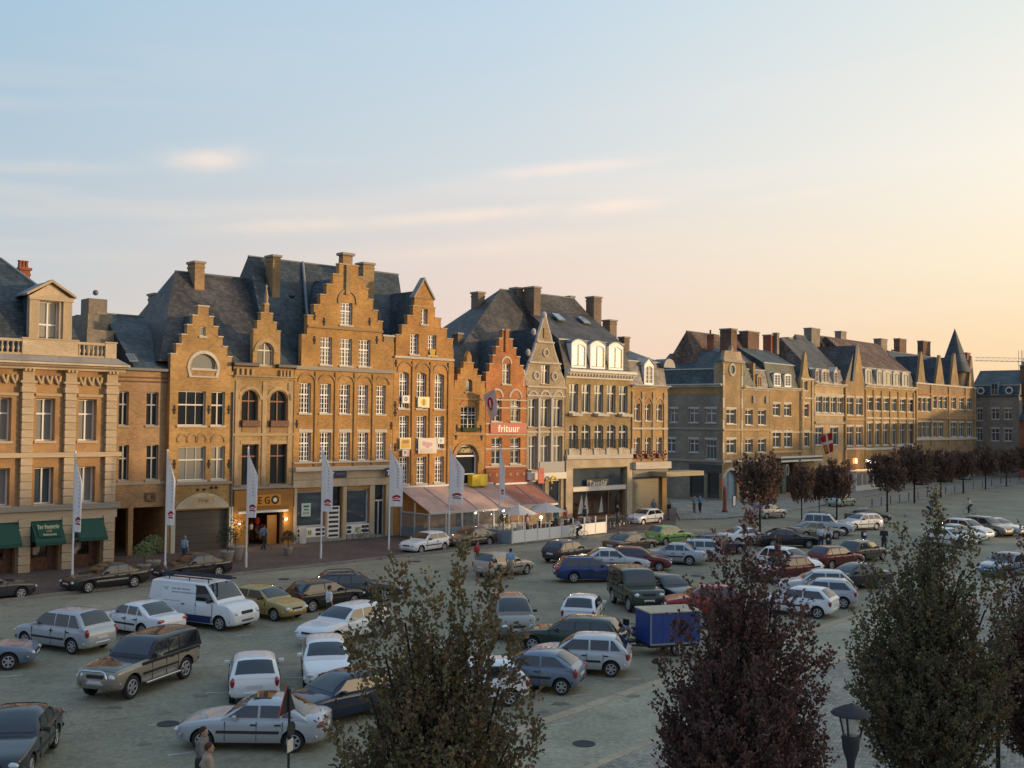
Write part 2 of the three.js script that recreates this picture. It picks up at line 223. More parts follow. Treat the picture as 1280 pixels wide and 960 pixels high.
// height at which a vertical line standing at ground point P meets pixel row py
function heightOf(P, px, py) { const d = rayOf(px, py), k = Math.hypot(P.x, P.z) / Math.hypot(d.x, d.z); return CAMH + d.y * k; }
{
  // pavement in front of the houses, raised behind a kerb
  const kerbPx = [[-140, 770], [60, 746], [327, 716], [488, 698], [640, 682], [760, 670], [846, 661]], K = kerbPx.map(([x, y]) => G(x, y));
  const back = [[846, 636], [760, 640], [488, 665], [290, 680], [147, 690], [-140, 716]].map(([x, y]) => G(x, y));
  structure('pavement', raised([...K.map((p) => p.clone().add(V3(-0.14, 0, -0.14))), ...back], 0.002, 0.13), M.brickPave);
  for (let i = 0; i < K.length - 1; i++) { const n = Math.round(K[i].distanceTo(K[i + 1]) / 1.0), dir = K[i + 1].clone().sub(K[i]).normalize(), nn = V3(-dir.z, 0, dir.x); for (let k = 0; k < n; k++) { const a = K[i].clone().lerp(K[i + 1], (k + 0.01) / n), c = K[i].clone().lerp(K[i + 1], (k + 0.99) / n); structure('kerb', raised([a, c, c.clone().addScaledVector(nn, -0.22), a.clone().addScaledVector(nn, -0.22)], 0.001, 0.14 + 0.004 * ((k * 7) % 3)), M.kerb, kerbGroup()); } }
  // smoother carriageway along the shops, patches of newer asphalt, drain covers, oil drips in the bays
  M.street = std(0.42, 0.36, 0.275, 0.9, asphaltTex); M.patchDark = std(0.35, 0.31, 0.235, 0.92, asphaltTex); M.patchPale = std(0.42, 0.375, 0.285, 0.92, asphaltTex); M.oil = std(0.2, 0.18, 0.14, 0.6, stoneTex);
  structure('street', flat([...K.map((p) => p.clone().add(V3(0.05, 0, 0.05))), ...[[880, 676], [760, 690], [640, 702], [480, 722], [327, 743], [60, 776], [-140, 805]].map(([x, y]) => G(x, y))], 0.004), M.street);
  seed(88); const blob = (px, py, r, n = 12) => { const c = G(px, py), q = []; for (let k = 0; k < n; k++) { const a = -k / n * 6.2832, w = r * rr(0.6, 1.25); q.push(V3(c.x + Math.cos(a) * w, 0, c.z + Math.sin(a) * w * 0.8)); } return q.reverse(); };
  for (const [px, py, w, d, t, m] of [[330, 905, 2.4, 1.1, 40, 0], [560, 715, 5, 1.2, 43, 1], [150, 890, 3, 1.6, 60, 1], [470, 740, 2, 1, 43, 0], [680, 760, 3.5, 1.4, 70, 0], [905, 745, 4, 1.6, 40, 1], [60, 805, 3, 1, 43, 0], [1130, 700, 6, 1.6, 40, 0], [980, 710, 3, 1.2, 60, 0], [250, 830, 2.2, 1.4, 60, 1]]) { const c = G(px, py), u = V3(Math.sin(t * D2R), 0, -Math.cos(t * D2R)), n = V3(u.z, 0, -u.x), q = [[-w, -d], [w, -d], [w, d], [-w, d]].map(([a, b]) => c.clone().addScaledVector(u, a * 0.5).addScaledVector(n, b * 0.5)); structure('asphalt_patch', flat(q, 0.0065), m ? M.patchPale : M.patchDark); }
  for (const [px, py, r] of [[140, 885, 0.3], [345, 830, 0.25], [420, 830, 0.35], [600, 760, 0.3], [700, 880, 0.3], [680, 890, 0.2], [790, 870, 0.3], [860, 800, 0.3], [520, 770, 0.3], [250, 870, 0.25], [100, 860, 0.2], [690, 740, 0.3], [930, 790, 0.25], [1060, 760, 0.3], [60, 940, 0.25], [180, 930, 0.2], [570, 700, 0.2], [1120, 740, 0.3]]) structure('oil_stain', flat(blob(px, py, r), 0.009), M.oil);
  for (const [px, py] of [[355, 724], [520, 702], [210, 905], [640, 745], [870, 720], [730, 930]]) { const c = G(px, py), g = new THREE.CylinderGeometry(0.33, 0.33, 0.02, 20); g.translate(c.x, 0.008, c.z); structure('drain_cover', g, M.iron); }
  // far pavement and the pale strip with posts
  structure('far_pavement', raised([[850, 650], [905, 649], [960, 643], [1020, 634], [1062, 626], [1100, 618], [1145, 611], [1240, 597], [1222, 590], [1140, 598], [1060, 604], [960, 617], [905, 622], [838, 628]].map(([x, y]) => G(x, y)), 0.002, 0.12), M.palePave);
  structure('pavement_strip', raised([[1080, 636], [1140, 627], [1210, 615], [1330, 597], [1330, 592], [1245, 600], [1140, 614], [1100, 622]].map(([x, y]) => G(x, y)), 0.004, 0.13), M.palePave);
  // band of warm kerb stones, smoother carriageway, and the setts of the plaza
  const line = (pts, w) => { const q = pts.map(([x, y]) => G(x, y)), L = [], R = []; q.forEach((p, i) => { const d = q[Math.min(q.length - 1, i + 1)].clone().sub(q[Math.max(0, i - 1)]).normalize(), nn = V3(-d.z, 0, d.x); L.push(p.clone().addScaledVector(nn, w / 2)); R.push(p.clone().addScaledVector(nn, -w / 2)); }); return [...L, ...R.reverse()]; };
  const k1 = [[480, 972], [560, 942], [650, 912], [755, 876], [860, 840], [965, 805], [1075, 768], [1160, 737], [1235, 704], [1320, 668]], k2 = [[640, 1010], [745, 956], [816, 926], [900, 890], [1067, 816], [1180, 766], [1330, 700]];
  structure('carriageway', flat([...k1.map(([x, y]) => G(x, y)), ...[...k2].reverse().map(([x, y]) => G(x, y))], 0.004), M.roadGrey);
  const kq = k1.map(([x, y]) => G(x, y)); for (let i = 0; i < kq.length - 1; i++) { const n = Math.max(1, Math.round(kq[i].distanceTo(kq[i + 1]) / 0.9)), dir = kq[i + 1].clone().sub(kq[i]).normalize(), nn = V3(-dir.z, 0, dir.x); for (let k = 0; k < n; k++) { const a = kq[i].clone().lerp(kq[i + 1], (k + 0.012) / n), c = kq[i].clone().lerp(kq[i + 1], (k + 0.988) / n); structure('kerb', raised([a.clone().addScaledVector(nn, 0.22), c.clone().addScaledVector(nn, 0.22), c.clone().addScaledVector(nn, -0.22), a.clone().addScaledVector(nn, -0.22)], 0.001, 0.016 + 0.003 * ((k * 5) % 3)), k % 4 ? M.kerbWarm : M.kerbPale, kerbGroup()); } }
  structure('plaza', flat([...k2.map(([x, y]) => G(x, y)), V3(80, 0, 10), V3(-8, 0, 10)], 0.008), M.setts);
  structure('plaza_edge', flat(line(k2, 0.3), 0.013), M.kerbWarm);
  // short white ticks that mark the parking bays
  seed(77);
  for (const [px, py, a] of [[269, 866, 80], [369, 847, 80], [361, 864, 20], [305, 794, 70], [712, 850, 60], [724, 869, 60], [790, 849, 80], [226, 942, 60], [655, 724, 80], [820, 733, 80], [15, 845, 60], [200, 905, 60], [700, 905, 60], [560, 735, 60], [770, 690, 60], [930, 700, 60], [880, 735, 60], [1085, 742, 60], [330, 758, 60], [985, 790, 60]]) { const c = G(px, py), t = a * D2R, q = [[-0.35, -0.06], [0.35, -0.06], [0.35, 0.06], [-0.35, 0.06]].map(([x, z]) => V3(c.x + x * Math.sin(t) + z * Math.cos(t), 0, c.z - x * Math.cos(t) + z * Math.sin(t))); structure('parking_mark', flat(q, 0.006), M.paint); }
}

// ---------------------------------------------------------------- building kit
const PM = facadePlane(147, 699.5, 47.3);                 // the main row of houses
const PF = facadePlane(912, 626, 41.3);                   // the far row, set back beyond the side street
function building(name, label, pl, off, pxL, pxR, py) {
  const sL = onPlane(pl, pxL, py, off).s, sR = onPlane(pl, pxR, py, off).s;
  const P = pl.O.clone().addScaledVector(pl.n, off).addScaledVector(pl.u, sL);
  const g = thing(name, label, 'building', [P.x, 0, P.z], pl.turn);
  const b = { g, pl, off, sL, w: sR - sL, holes: [], mid: (pxL + pxR) / 2,
    x: (px, py2 = py, dz = 0) => onPlane(pl, px, py2, off + dz).s - sL,
    y: (px, py2, dz = 0) => onPlane(pl, px, py2, off + dz).h };
  b.Y = (py2, dz = 0) => b.y(b.mid, py2, dz);
  return b;
}
function front(b, outline, mat, thick = 0.4, name = 'front_wall') { const m = add(b.g, name, slab(outline, b.holes, -thick, 0), mat); b.holes = []; return m; }
function shell(b, mat, depth, y1, x0 = 0, x1 = b.w, z0 = -0.4) { // side and back walls
  return add(b.g, 'side_wall', [bx(x0, x0 + 0.3, 0, y1, -depth, z0), bx(x1 - 0.3, x1, 0, y1, -depth, z0), bx(x0 + 0.3, x1 - 0.3, 0, y1, -depth, -depth + 0.3), bx(x0 + 0.3, x1 - 0.3, y1 - 0.3, y1 - 0.02, -depth + 0.3, z0)], mat); }
function win(b, x0, x1, y0, y1, o = {}) {
  const { rise = 0, depth = 0.22, nx = 2, ny = 1, transom = 0, frame = M.white, sill = M.stone, fw = 0.07, bw = 0.035, pane = paneMats[Math.floor(rnd() * paneMats.length)], hole = true, mull = true, lintel = null, label = null } = o;
  if (hole) b.holes.push(archPts(x0, x1, y0, y1, rise));
  const zb = -depth, geos = [slab(archPts(x0 + 0.004, x1 - 0.004, y0 + 0.004, y1 - 0.004, rise), [archPts(x0 + fw, x1 - fw, y0 + fw, y1 - fw, rise ? Math.max(0.02, rise - fw * 0.5) : 0)], zb, zb + 0.06)];
  const W = x1 - x0, top = y1 - fw * 0.6 - (rise ? 0.02 : 0), yt = transom ? y1 - (y1 - y0) * transom : 0;
  for (let i = 1; i < nx; i++) { const thick = mull && nx % 2 === 0 && i === nx / 2, h = (thick ? 0.045 : bw / 2), c = x0 + W * i / nx; geos.push(bx(c - h, c + h, y0 + fw * 0.6, top - (rise && !thick ? rise * 0.35 : 0), zb + 0.005, zb + (thick ? 0.07 : 0.045))); }
  if (transom) geos.push(bx(x0 + fw * 0.6, x1 - fw * 0.6, yt - 0.05, yt + 0.05, zb + 0.008, zb + 0.075));
  for (let j = 1; j < ny; j++) { const c = y0 + (y1 - y0 - rise * 0.5) * j / ny; if (!transom || Math.abs(c - yt) > 0.12) geos.push(bx(x0 + fw * 0.6, x1 - fw * 0.6, c - bw / 2, c + bw / 2, zb + 0.006, zb + 0.043)); }
  const m = add(b.g, 'window', geos, frame); if (label) m.userData.label = label;
  add(m, 'pane', slab(archPts(x0 + 0.02, x1 - 0.02, y0 + 0.02, y1 - 0.02, rise ? Math.max(0.02, rise - 0.01) : 0), null, zb - 0.03, zb - 0.001), pane);
  if (sill) add(m, 'sill', bevelBox(x0 - 0.09, x1 + 0.09, y0 - 0.13, y0 + 0.012, zb + 0.07, 0.09, 0.015), sill);
  if (lintel) add(m, 'lintel', bevelBox(x0 - 0.12, x1 + 0.12, y1 - 0.008, y1 + 0.24, -0.12, 0.03, 0.015), lintel);
  return m;
}
// a row of windows: columns in pixels, top and bottom measured at pixel column ref
function row(b, pyT, pyB, cols, o = {}, ref = b.mid) { const y1 = b.y(ref, pyT), y0 = b.y(ref, pyB); return cols.map(([a, c]) => { const x0 = b.x(a, (pyT + pyB) / 2), x1 = b.x(c, (pyT + pyB) / 2); const oo = { ...o }; if (o.round) oo.rise = (x1 - x0) / 2; return { x0, x1, y0, y1, m: win(b, x0, x1, y0, y1, oo) }; }); }
function archBand(b, x0, x1, ys, rise, t, mat, proud = 0.06, name = 'arch') { const o = archPts(x0 - t, x1 + t, ys, ys + rise + t, rise + t, 14), i = archPts(x0, x1, ys, ys + rise, rise, 14).slice(2).reverse();
  return add(b.g, name, slab([o[0], ...[[x0, ys]], ...i, [x1, ys], o[1], ...o.slice(2)], null, -0.05, proud), mat); }
function course(b, y0, y1, proud, mat, x0 = 0, x1 = b.w, name = 'string_course') { return add(b.g, name, bevelBox(x0, x1, y0, y1, -0.1, proud, Math.min(0.03, (y1 - y0) * 0.3)), mat); }
function cornice(b, y0, y1, proud, mat, x0 = -0.1, x1 = b.w + 0.1) { // stepped moulding
  const h = y1 - y0, pr = [[-0.1, 0], [proud * 0.25, 0], [proud * 0.3, h * 0.25], [proud * 0.6, h * 0.45], [proud * 0.68, h * 0.6], [proud, h * 0.68], [proud, h * 0.92], [proud * 0.85, h], [-0.1, h]];
  const g = new THREE.ExtrudeGeometry(shapeOf(pr.map(([z, y]) => [-z, y])), { depth: x1 - x0, bevelEnabled: false }); g.rotateY(Math.PI / 2); g.translate(x0, y0, 0); return add(b.g, 'cornice', g, mat); }
function hipRoof(b, x0, x1, z0, z1, ye, yr, hl, hr, mat, zr = (z0 + z1) / 2, name = 'roof') { const v = [[x0, ye, z0], [x1, ye, z0], [x1, ye, z1], [x0, ye, z1], [x0 + hl, yr, zr], [x1 - hr, yr, zr]]; const m = add(b.g, name, poly(v, [[0, 1, 5, 4], [1, 2, 5], [2, 3, 4, 5], [3, 0, 4]]), mat);
  add(m, 'ridge', bar(V3(x0 + hl, yr, zr), V3(x1 - hr, yr, zr), 0.09, 0.09, 6), M.lead); return m; }
function frontRoof(b, x0, x1, ye, yr, z0, z1, mat) { const c = (x0 + x1) / 2, v = [[x0, ye, z0], [x1, ye, z0], [x1, ye, z1], [x0, ye, z1], [c, yr, z0], [c, yr, z1]]; return add(b.g, 'roof', poly(v, [[3, 0, 4, 5], [1, 2, 5, 4], [0, 1, 4], [2, 3, 5]]), mat); }
function mansard(b, x0, x1, z0, ye, inset, ym, yr, depth, matL, matU) { // steep front slope, then a flat upper slope to the ridge
  const zm = z0 - inset, zr = z0 - depth / 2, zb = z0 - depth; const v = [[x0, ye, z0], [x1, ye, z0], [x1, ym, zm], [x0, ym, zm], [x1, yr, zr], [x0, yr, zr], [x1, ye, zb], [x0, ye, zb]];
  const m = add(b.g, 'mansard_roof', poly(v, [[0, 1, 2, 3], [1, 6, 4, 2], [0, 3, 5, 7], [4, 6, 7, 5]]), matL); add(m, 'upper_roof', poly(v, [[3, 2, 4, 5]]), matU || matL);
  add(m, 'curb', bevelBox(x0, x1, ym - 0.06, ym + 0.08, zm - 0.1, zm + 0.1, 0.03), M.palestone); return m; }
function chimney(b, px0, px1, pyT, pyB, dz, mat, o = {}) { const { deep = 0.85, pots = 0, cap = M.greystone, side = 0.45 } = o;
  const x1 = b.x(px1, pyT, dz), x0 = b.x(px0 + (px1 - px0) * side, pyT, dz), y1 = b.y(px1, pyT, dz), y0 = b.y(px1, pyB, dz) - 1.2, t = 0.18;
  const m = add(b.g, 'chimney', [bx(x0, x1, y0, y1 - t, dz - deep, dz), bx(x0 - 0.04, x1 + 0.04, y1 - t - 0.32, y1 - t - 0.2, dz - deep - 0.04, dz + 0.04)], mat);
  add(m, 'cap', bevelBox(x0 - 0.1, x1 + 0.1, y1 - t, y1, dz - deep - 0.1, dz + 0.1, 0.03), cap);
  for (let i = 0; i < pots; i++) { const c = x0 + (x1 - x0) * (i + 0.5) / pots, p = new THREE.LatheGeometry([[0.15, 0], [0.12, 0.08], [0.1, 0.4], [0.14, 0.44], [0.14, 0.5], [0.09, 0.5]].map((q) => new THREE.Vector2(...q)), 10); p.translate(c, y1 - 0.01, dz - deep / 2); add(m, 'pot', p, M.redbrick); }
  return m; }
// stepped gable outline above the shoulder, with a coping stone on every step
function steps(b, xl, xr, ys, tl, tr, yt, n, cop = M.stone, thick = 0.4) { const L = [], R = [], H = (yt - ys) / n;
  for (let i = 0; i < n; i++) { const a = xl + (tl - xl) * i / (n - 1), a2 = xl + (tl - xl) * (i + 1) / (n - 1), y = ys + H * (i + 1); L.push([a, ys + H * i], [a, y]); const c = xr + (tr - xr) * i / (n - 1), c2 = xr + (tr - xr) * (i + 1) / (n - 1); R.push([c, ys + H * i], [c, y]);
    if (i < n - 1) { add(b.g, 'coping', bevelBox(a - 0.05, a2 + 0.02, y - 0.001, y + 0.09, -thick - 0.05, 0.06, 0.02), cop); add(b.g, 'coping', bevelBox(c2 - 0.02, c + 0.05, y - 0.001, y + 0.09, -thick - 0.05, 0.06, 0.02), cop); }
    else add(b.g, 'coping', bevelBox(a - 0.05, c + 0.05, y - 0.001, y + 0.1, -thick - 0.05, 0.06, 0.02), cop); }
  return [...R, ...L.reverse()]; }
function dormer(b, x0, x1, y0, y1, z0, deep, o = {}) { const { mat = M.white, rise = 0.25, roof = M.zinc, pane = M.glass, nx = 2, ny = 4, side = mat, gable = false } = o;
  const g = new THREE.Group(); g.name = 'dormer'; b.g.add(g); const s = { g, holes: [] }, f = 0.14;
  const head = gable ? [[x0, y0], [x1, y0], [x1, y1], [(x0 + x1) / 2, y1 + (x1 - x0) * 0.45], [x0, y1]] : archPts(x0, x1, y0, y1 + rise, rise, 10);
  const m = win(s, x0 + f, x1 - f, y0 + 0.12, y1 - 0.08, { depth: 0.1, nx, ny, rise: rise * 0.7, sill: null, pane, frame: mat });
  add(g, 'dormer_front', slab(head, s.holes, z0 - 0.14, z0), mat); m.position.z = z0;
  add(g, 'dormer_body', slab(head.map(([x, y]) => [x0 + 0.03 + (x - x0) * (x1 - x0 - 0.06) / (x1 - x0), y - 0.02]), null, z0 - deep, z0 - 0.142), side);
  const top = head.slice(2); if (!gable) add(g, 'dormer_roof', slab([...head.slice(2).map(([x, y]) => [x + Math.sign(x - (x0 + x1) / 2) * 0.06, y + 0.06]), ...head.slice(2).reverse()], null, z0 - deep, z0 + 0.08), roof);
  else { const c = (x0 + x1) / 2, yt = y1 + (x1 - x0) * 0.45; add(g, 'dormer_roof', slab([[x1 + 0.12, y1 - 0.04], [x1 + 0.12, y1 + 0.05], [c, yt + 0.1], [x0 - 0.12, y1 + 0.05], [x0 - 0.12, y1 - 0.04], [c, yt - 0.0]], null, z0 - deep, z0 + 0.1), roof); }
  return g; }
const anchorGeo = merge([bx(-0.05, 0.05, -0.3, 0.3, 0, 0.05), bx(-0.11, 0.11, -0.06, 0.06, 0.01, 0.06)]);
function anchors(b, pts) { for (const [px, py] of pts) { const m = add(b.g, 'wall_anchor', anchorGeo, M.iron); m.position.set(b.x(px, py), b.y(px, py), 0); } }
function gutterPipe(b, px, pyT, mat = M.lead) { const x = b.x(px, (pyT + 690) / 2); add(b.g, 'drainpipe', [bar(V3(x, 0.1, 0.08), V3(x, b.y(px, pyT), 0.08), 0.06)], mat); }
function sign(parent, x0, x1, y0, y1, z, draw, name = 'sign', back = M.black, ppm = 220, emissive = false) {
  const t = canvasTex(Math.max(32, Math.round((x1 - x0) * ppm)), Math.max(16, Math.round((y1 - y0) * ppm)), draw);
  const m = add(parent, name, bevelBox(x0, x1, y0, y1, z - 0.06, z, 0.01), back);
  const p = new THREE.PlaneGeometry(x1 - x0 - 0.01, y1 - y0 - 0.01); p.translate((x0 + x1) / 2, (y0 + y1) / 2, z + 0.004); add(m, 'face', p, new THREE.MeshStandardMaterial({ map: t, roughness: 0.5 })); return m; }
function text(s, color, bg, o = {}) { return (c, w, h) => { c.fillStyle = bg; c.fillRect(0, 0, w, h); c.fillStyle = color; c.textAlign = 'center'; c.textBaseline = 'middle'; const lines = Array.isArray(s) ? s : [s]; lines.forEach((l, i) => { const fs = h / lines.length * (o.size || 0.8); c.font = (o.style || 'bold') + ' ' + fs + 'px ' + (o.font || 'sans-serif'); c.fillText(l, w / 2, h * (i + 0.54) / lines.length, w * 0.94); }); }; }
// deep shop recess behind an opening
function recess(b, x0, x1, y0, y1, deep, wall, floor = M.brownPaint) { return add(b.g, 'shop_interior', [bx(x0 - 0.3, x1 + 0.3, y0, y1 + 0.3, -deep - 0.1, -deep), bx(x0 - 0.3, x0 - 0.2, y0, y1 + 0.3, -deep, -0.42), bx(x1 + 0.2, x1 + 0.3, y0, y1 + 0.3, -deep, -0.42), bx(x0 - 0.2, x1 + 0.2, y1 + 0.2, y1 + 0.3, -deep, -0.42), bx(x0 - 0.2, x1 + 0.2, y0 - 0.1, y0, -deep, -0.02)], wall); }

// ================================================================ stone corner house with green awnings
seed(11);
{
  const off = G(147, 708).sub(PM.O).dot(PM.n);
  const b = building('stone_townhouse', 'ornate stone townhouse with balustrade, pedimented dormer and green shop awnings', PM, off, -170, 146, 560);
  b.mid = 110; const Y = b.Y, xr = b.w;
  const cols = [[24.5, 39], [78.5, 92.5], [130, 144]].map(([a, c]) => [b.x(a), b.x(c)]);
  const pitch = (cols[2][0] - cols[0][0]) / 2, pw = cols[1][1] - cols[1][0];
  const px0 = []; for (let i = 5; i >= 1; i--) px0.push(cols[0][0] - pitch * i); px0.push(cols[0][0], cols[1][0], cols[2][0]);
  const yC0 = Y(464), yC1 = Y(453), yTop = Y(447), yW2t = Y(499), yW2b = Y(551), yS1 = Y(571), yS2 = Y(565), yW1t = Y(583), yW1b = Y(628), yL0 = Y(636), yL1 = Y(629), ySh = Y(651), yShB = Y(690);
  px0.forEach((p, i) => {
    if (i === px0.length - 1) return; const a = p + pw + 0.22, c = px0[i + 1] - 0.5;
    win(b, a, c, yW2b, yW2t, { depth: 0.5, transom: 0.36, nx: 2, frame: M.white, pane: M.glassCurtain, sill: M.limestone, fw: 0.09 });
    win(b, a, c, yW1b, yW1t, { depth: 0.5, nx: 2, frame: M.white, pane: i % 2 ? M.glassBlue : M.glassCurtain, sill: M.limestone, fw: 0.09 });
    // shop opening below with timber front set back
    b.holes.push([[p + pw + 0.1, 0.02], [px0[i + 1] - 0.1, 0.02], [px0[i + 1] - 0.1, ySh], [p + pw + 0.1, ySh]]);
    const sa = p + pw + 0.1, sc = px0[i + 1] - 0.1;
    const f = add(b.g, 'shop_front', [bx(sa, sc, 0, 0.85, -0.6, -0.5), bx(sa, sa + 0.12, 0.85, ySh, -0.6, -0.48), bx(sc - 0.5, sc, 0.85, ySh, -0.6, -0.48), bx(sa + 0.12, sc - 0.5, ySh - 0.9, ySh - 0.8, -0.6, -0.48)], M.wood);
    add(f, 'pane', bx(sa + 0.12, sc - 0.5, 0.85, ySh, -0.62, -0.58), M.glassClear);
    add(f, 'shop_backdrop', [bx(sa, sc, 0, ySh + 0.3, -2.2, -2.1)], M.brown);
    for (let k = 0; k < 5; k++) { const x = rr(sa + 0.4, sc - 0.8), y = rr(1.0, 1.5), s = rr(0.14, 0.26); add(f, 'display_card', bevelBox(x - s / 2, x + s / 2, y - 0.2, y + s, -0.9 - k * 0.1, -0.86 - k * 0.1, 0.01), k % 2 ? M.white : M.offwhite); }
    // awning of dark green cloth
    if (i >= 4) { const aw = new THREE.Group(); aw.name = 'awning'; b.g.add(aw); const y1 = Y(i === px0.length - 2 ? 646 : 648), out = 1.0, drop = 1.15, n = 8, v = [], fc = [];
      for (let k = 0; k <= n; k++) { const t = k / n, z = out * t, y = y1 - drop * (t * 0.75 + 0.25 * t * t); v.push([sa - 0.05, y, z + 0.02], [sc + 0.05, y, z + 0.02]); if (k) fc.push([2 * k - 2, 2 * k, 2 * k + 1, 2 * k - 1]); }
      add(aw, 'awning_cloth', poly(v, fc), M.greenCloth); const yb = y1 - drop; add(aw, 'valance', bx(sa - 0.05, sc + 0.05, yb - 0.2, yb, out, out + 0.03), M.greenCloth);
      add(aw, 'awning_side', poly([[sa - 0.05, y1, 0.03], [sa - 0.05, yb, out], [sa - 0.05, yb, 0.03]], [[0, 1, 2]]), M.greenCloth); add(aw, 'awning_side', poly([[sc + 0.05, y1, 0.03], [sc + 0.05, yb, out], [sc + 0.05, yb, 0.03]], [[0, 2, 1]]), M.greenCloth);
      if (i === 5) { const w = sc - sa - 0.3, t = canvasTex(420, 200, (c, W, H) => { c.fillStyle = '#1d4a3c'; c.fillRect(0, 0, W, H); c.fillStyle = '#d8cfa0'; c.textAlign = 'center'; c.font = 'italic bold 84px serif'; c.fillText('Ter Posterie', W / 2, 78, W * 0.96); c.fillStyle = '#e0a050'; c.font = 'italic bold 46px serif'; c.fillText('Café', W / 2, 128); c.fillStyle = '#d8cfa0'; c.font = 'bold 44px serif'; c.fillText('Restaurant', W / 2, 180, W * 0.7); });
        const p = new THREE.PlaneGeometry(w, 0.95), m = add(aw, 'lettering', p, new THREE.MeshStandardMaterial({ map: t, roughness: 0.9 })); m.rotation.x = -Math.atan2(out, drop); m.position.set((sa + sc) / 2, y1 - drop * 0.5 + 0.07, out * 0.5 + 0.1); } }
  });
  front(b, [[0, 0], [xr, 0], [xr, yTop], [0, yTop]], M.tanStone, 0.75);
  shell(b, M.brown, 11, yTop, 0, xr, -0.76);
  // rusticated pilasters: block upon block with open joints
  const blocks = (p, ya, yb, n) => { const h = (yb - ya) / n; for (let k = 0; k < n; k++) { const e = rr(-0.008, 0.008); add(b.g, 'stone_block', bevelBox(p, p + pw, ya + h * k + 0.025, ya + h * (k + 1) - 0.025, -0.1, 0.24 + e, 0.025), k % 3 ? M.limestone : M.stone); } add(b.g, 'pilaster_core', bx(p + 0.05, p + pw - 0.05, ya, yb, -0.1, 0.2), M.greystone); };
  for (const p of px0) { blocks(p, yS2, Y(492), 8); blocks(p, yL1, yS1, 6); blocks(p, 0.02, Y(644), 6);
    add(b.g, 'capital', bevelBox(p - 0.08, p + pw + 0.08, Y(492), Y(485), -0.1, 0.34, 0.03), M.limestone); add(b.g, 'capital', bevelBox(p - 0.02, p + pw + 0.02, Y(485), Y(481), -0.1, 0.27, 0.03), M.limestone); add(b.g, 'capital', bevelBox(p - 0.14, p + pw + 0.14, Y(481), Y(478), -0.1, 0.38, 0.03), M.limestone);
    add(b.g, 'pilaster_head', bevelBox(p, p + pw, Y(478), Y(466), -0.1, 0.24, 0.02), M.stone);
    for (let k = 0; k < 3; k++) add(b.g, 'bracket', bevelBox(p + pw * (k + 0.1) / 3, p + pw * (k + 0.75) / 3, Y(467), Y(463.5), 0, 0.5, 0.03), M.limestone); }
  // carved frieze of swags between the pilasters
  px0.forEach((p, i) => { if (i === px0.length - 1) return; const a = p + pw + 0.15, c = px0[i + 1] - 0.15, w = c - a; for (let k = 0; k < 3; k++) { const x = a + w * (k + 0.5) / 3, s = w / 9; const pts = [V3(x - s, Y(472), 0.03), V3(x - s * 0.4, Y(478), 0.07), V3(x + s * 0.1, Y(481), 0.09), V3(x + s * 0.5, Y(478), 0.07), V3(x + s * 0.75, Y(473), 0.05)]; add(b.g, 'swag', tube(pts, 0.09, 6), M.stone); const r = new THREE.SphereGeometry(0.1, 8, 6); r.translate(x + s * 0.8, Y(473), 0.05); add(b.g, 'rosette', r, M.stone); }
    course(b, Y(496.5), Y(493), 0.1, M.stone, a, c); });
  cornice(b, yC0, Y(455), 0.95, M.paleWarm, -0.3, xr + 0.35);
  { const z1 = 0.9, y0 = Y(455), y1 = Y(447); add(b.g, 'cornice_weathering', poly([[-0.3, y0 + 0.003, z1], [xr + 0.3, y0 + 0.003, z1], [xr - 0.1, y1, 0.05], [-0.3, y1, 0.05], [xr - 0.1, y1, -0.3], [-0.3, y1, -0.3]], [[0, 1, 2, 3], [3, 2, 4, 5]]), M.greystone); }
  course(b, yS1, yS2, 0.3, M.limestone, -0.02, xr + 0.2); course(b, yL0, yL1, 0.3, M.greystone, -0.02, xr + 0.2); course(b, Y(648), yL0 - 0.002, 0.14, M.limestone, -0.02, xr + 0.05, 'fascia');
  // balustrade above the cornice
  const zb = -0.1, y0 = yTop, y1 = Y(428), bal = new THREE.LatheGeometry([[0.07, 0], [0.07, 0.05], [0.045, 0.1], [0.1, 0.28], [0.05, 0.5], [0.045, 0.6], [0.07, 0.66], [0.07, 0.7]].map(([r, y]) => new THREE.Vector2(r, y / 0.7 * (y1 - y0 - 0.28))), 8);
  const segs = [[b.x(-165, 438), b.x(27, 438), 1], [b.x(27, 438), b.x(97, 438), 0], [b.x(97, 438), b.x(131, 438), 1], [b.x(131, 438), b.x(145, 438), 0]];
  for (const [a, c, open] of segs) { if (!open) { add(b.g, 'parapet_pier', bevelBox(a, c, y0, y1, zb - 0.2, zb + 0.2, 0.02), M.limestone); add(b.g, 'parapet_cap', bevelBox(a - 0.05, c + 0.05, y1 - 0.001, y1 + 0.1, zb - 0.25, zb + 0.25, 0.02), M.stone); continue; }
    add(b.g, 'balustrade_rail', bevelBox(a, c, y1 - 0.16, y1, zb - 0.17, zb + 0.17, 0.02), M.limestone); add(b.g, 'balustrade_base', bevelBox(a, c, y0, y0 + 0.12, zb - 0.16, zb + 0.16, 0.02), M.stone);
    const n = Math.round((c - a) / 0.3); for (let k = 0; k < n; k++) { const m = add(b.g, 'baluster', bal, M.limestone); m.position.set(a + (c - a) * (k + 0.5) / n, y0 + 0.12, zb); } }
  // pedimented stone dormer and the slate mansard behind it
  const dz = -0.9, X = (px, py) => b.x(px, py, dz), YY = (px, py) => b.y(px, py, dz), d = new THREE.Group(); d.name = 'dormer'; b.g.add(d);
  const a = X(37, 400), c = X(88, 400), yb = YY(62, 432), ye = YY(62, 371), yp = YY(62, 354), s = { g: d, holes: [] };
  const w = win(s, X(49, 400), X(74, 400), YY(62, 425), YY(62, 377), { depth: 0.4, nx: 2, transom: 0.6, sill: null, pane: M.glassCurtain, frame: M.white }); w.position.z = dz;
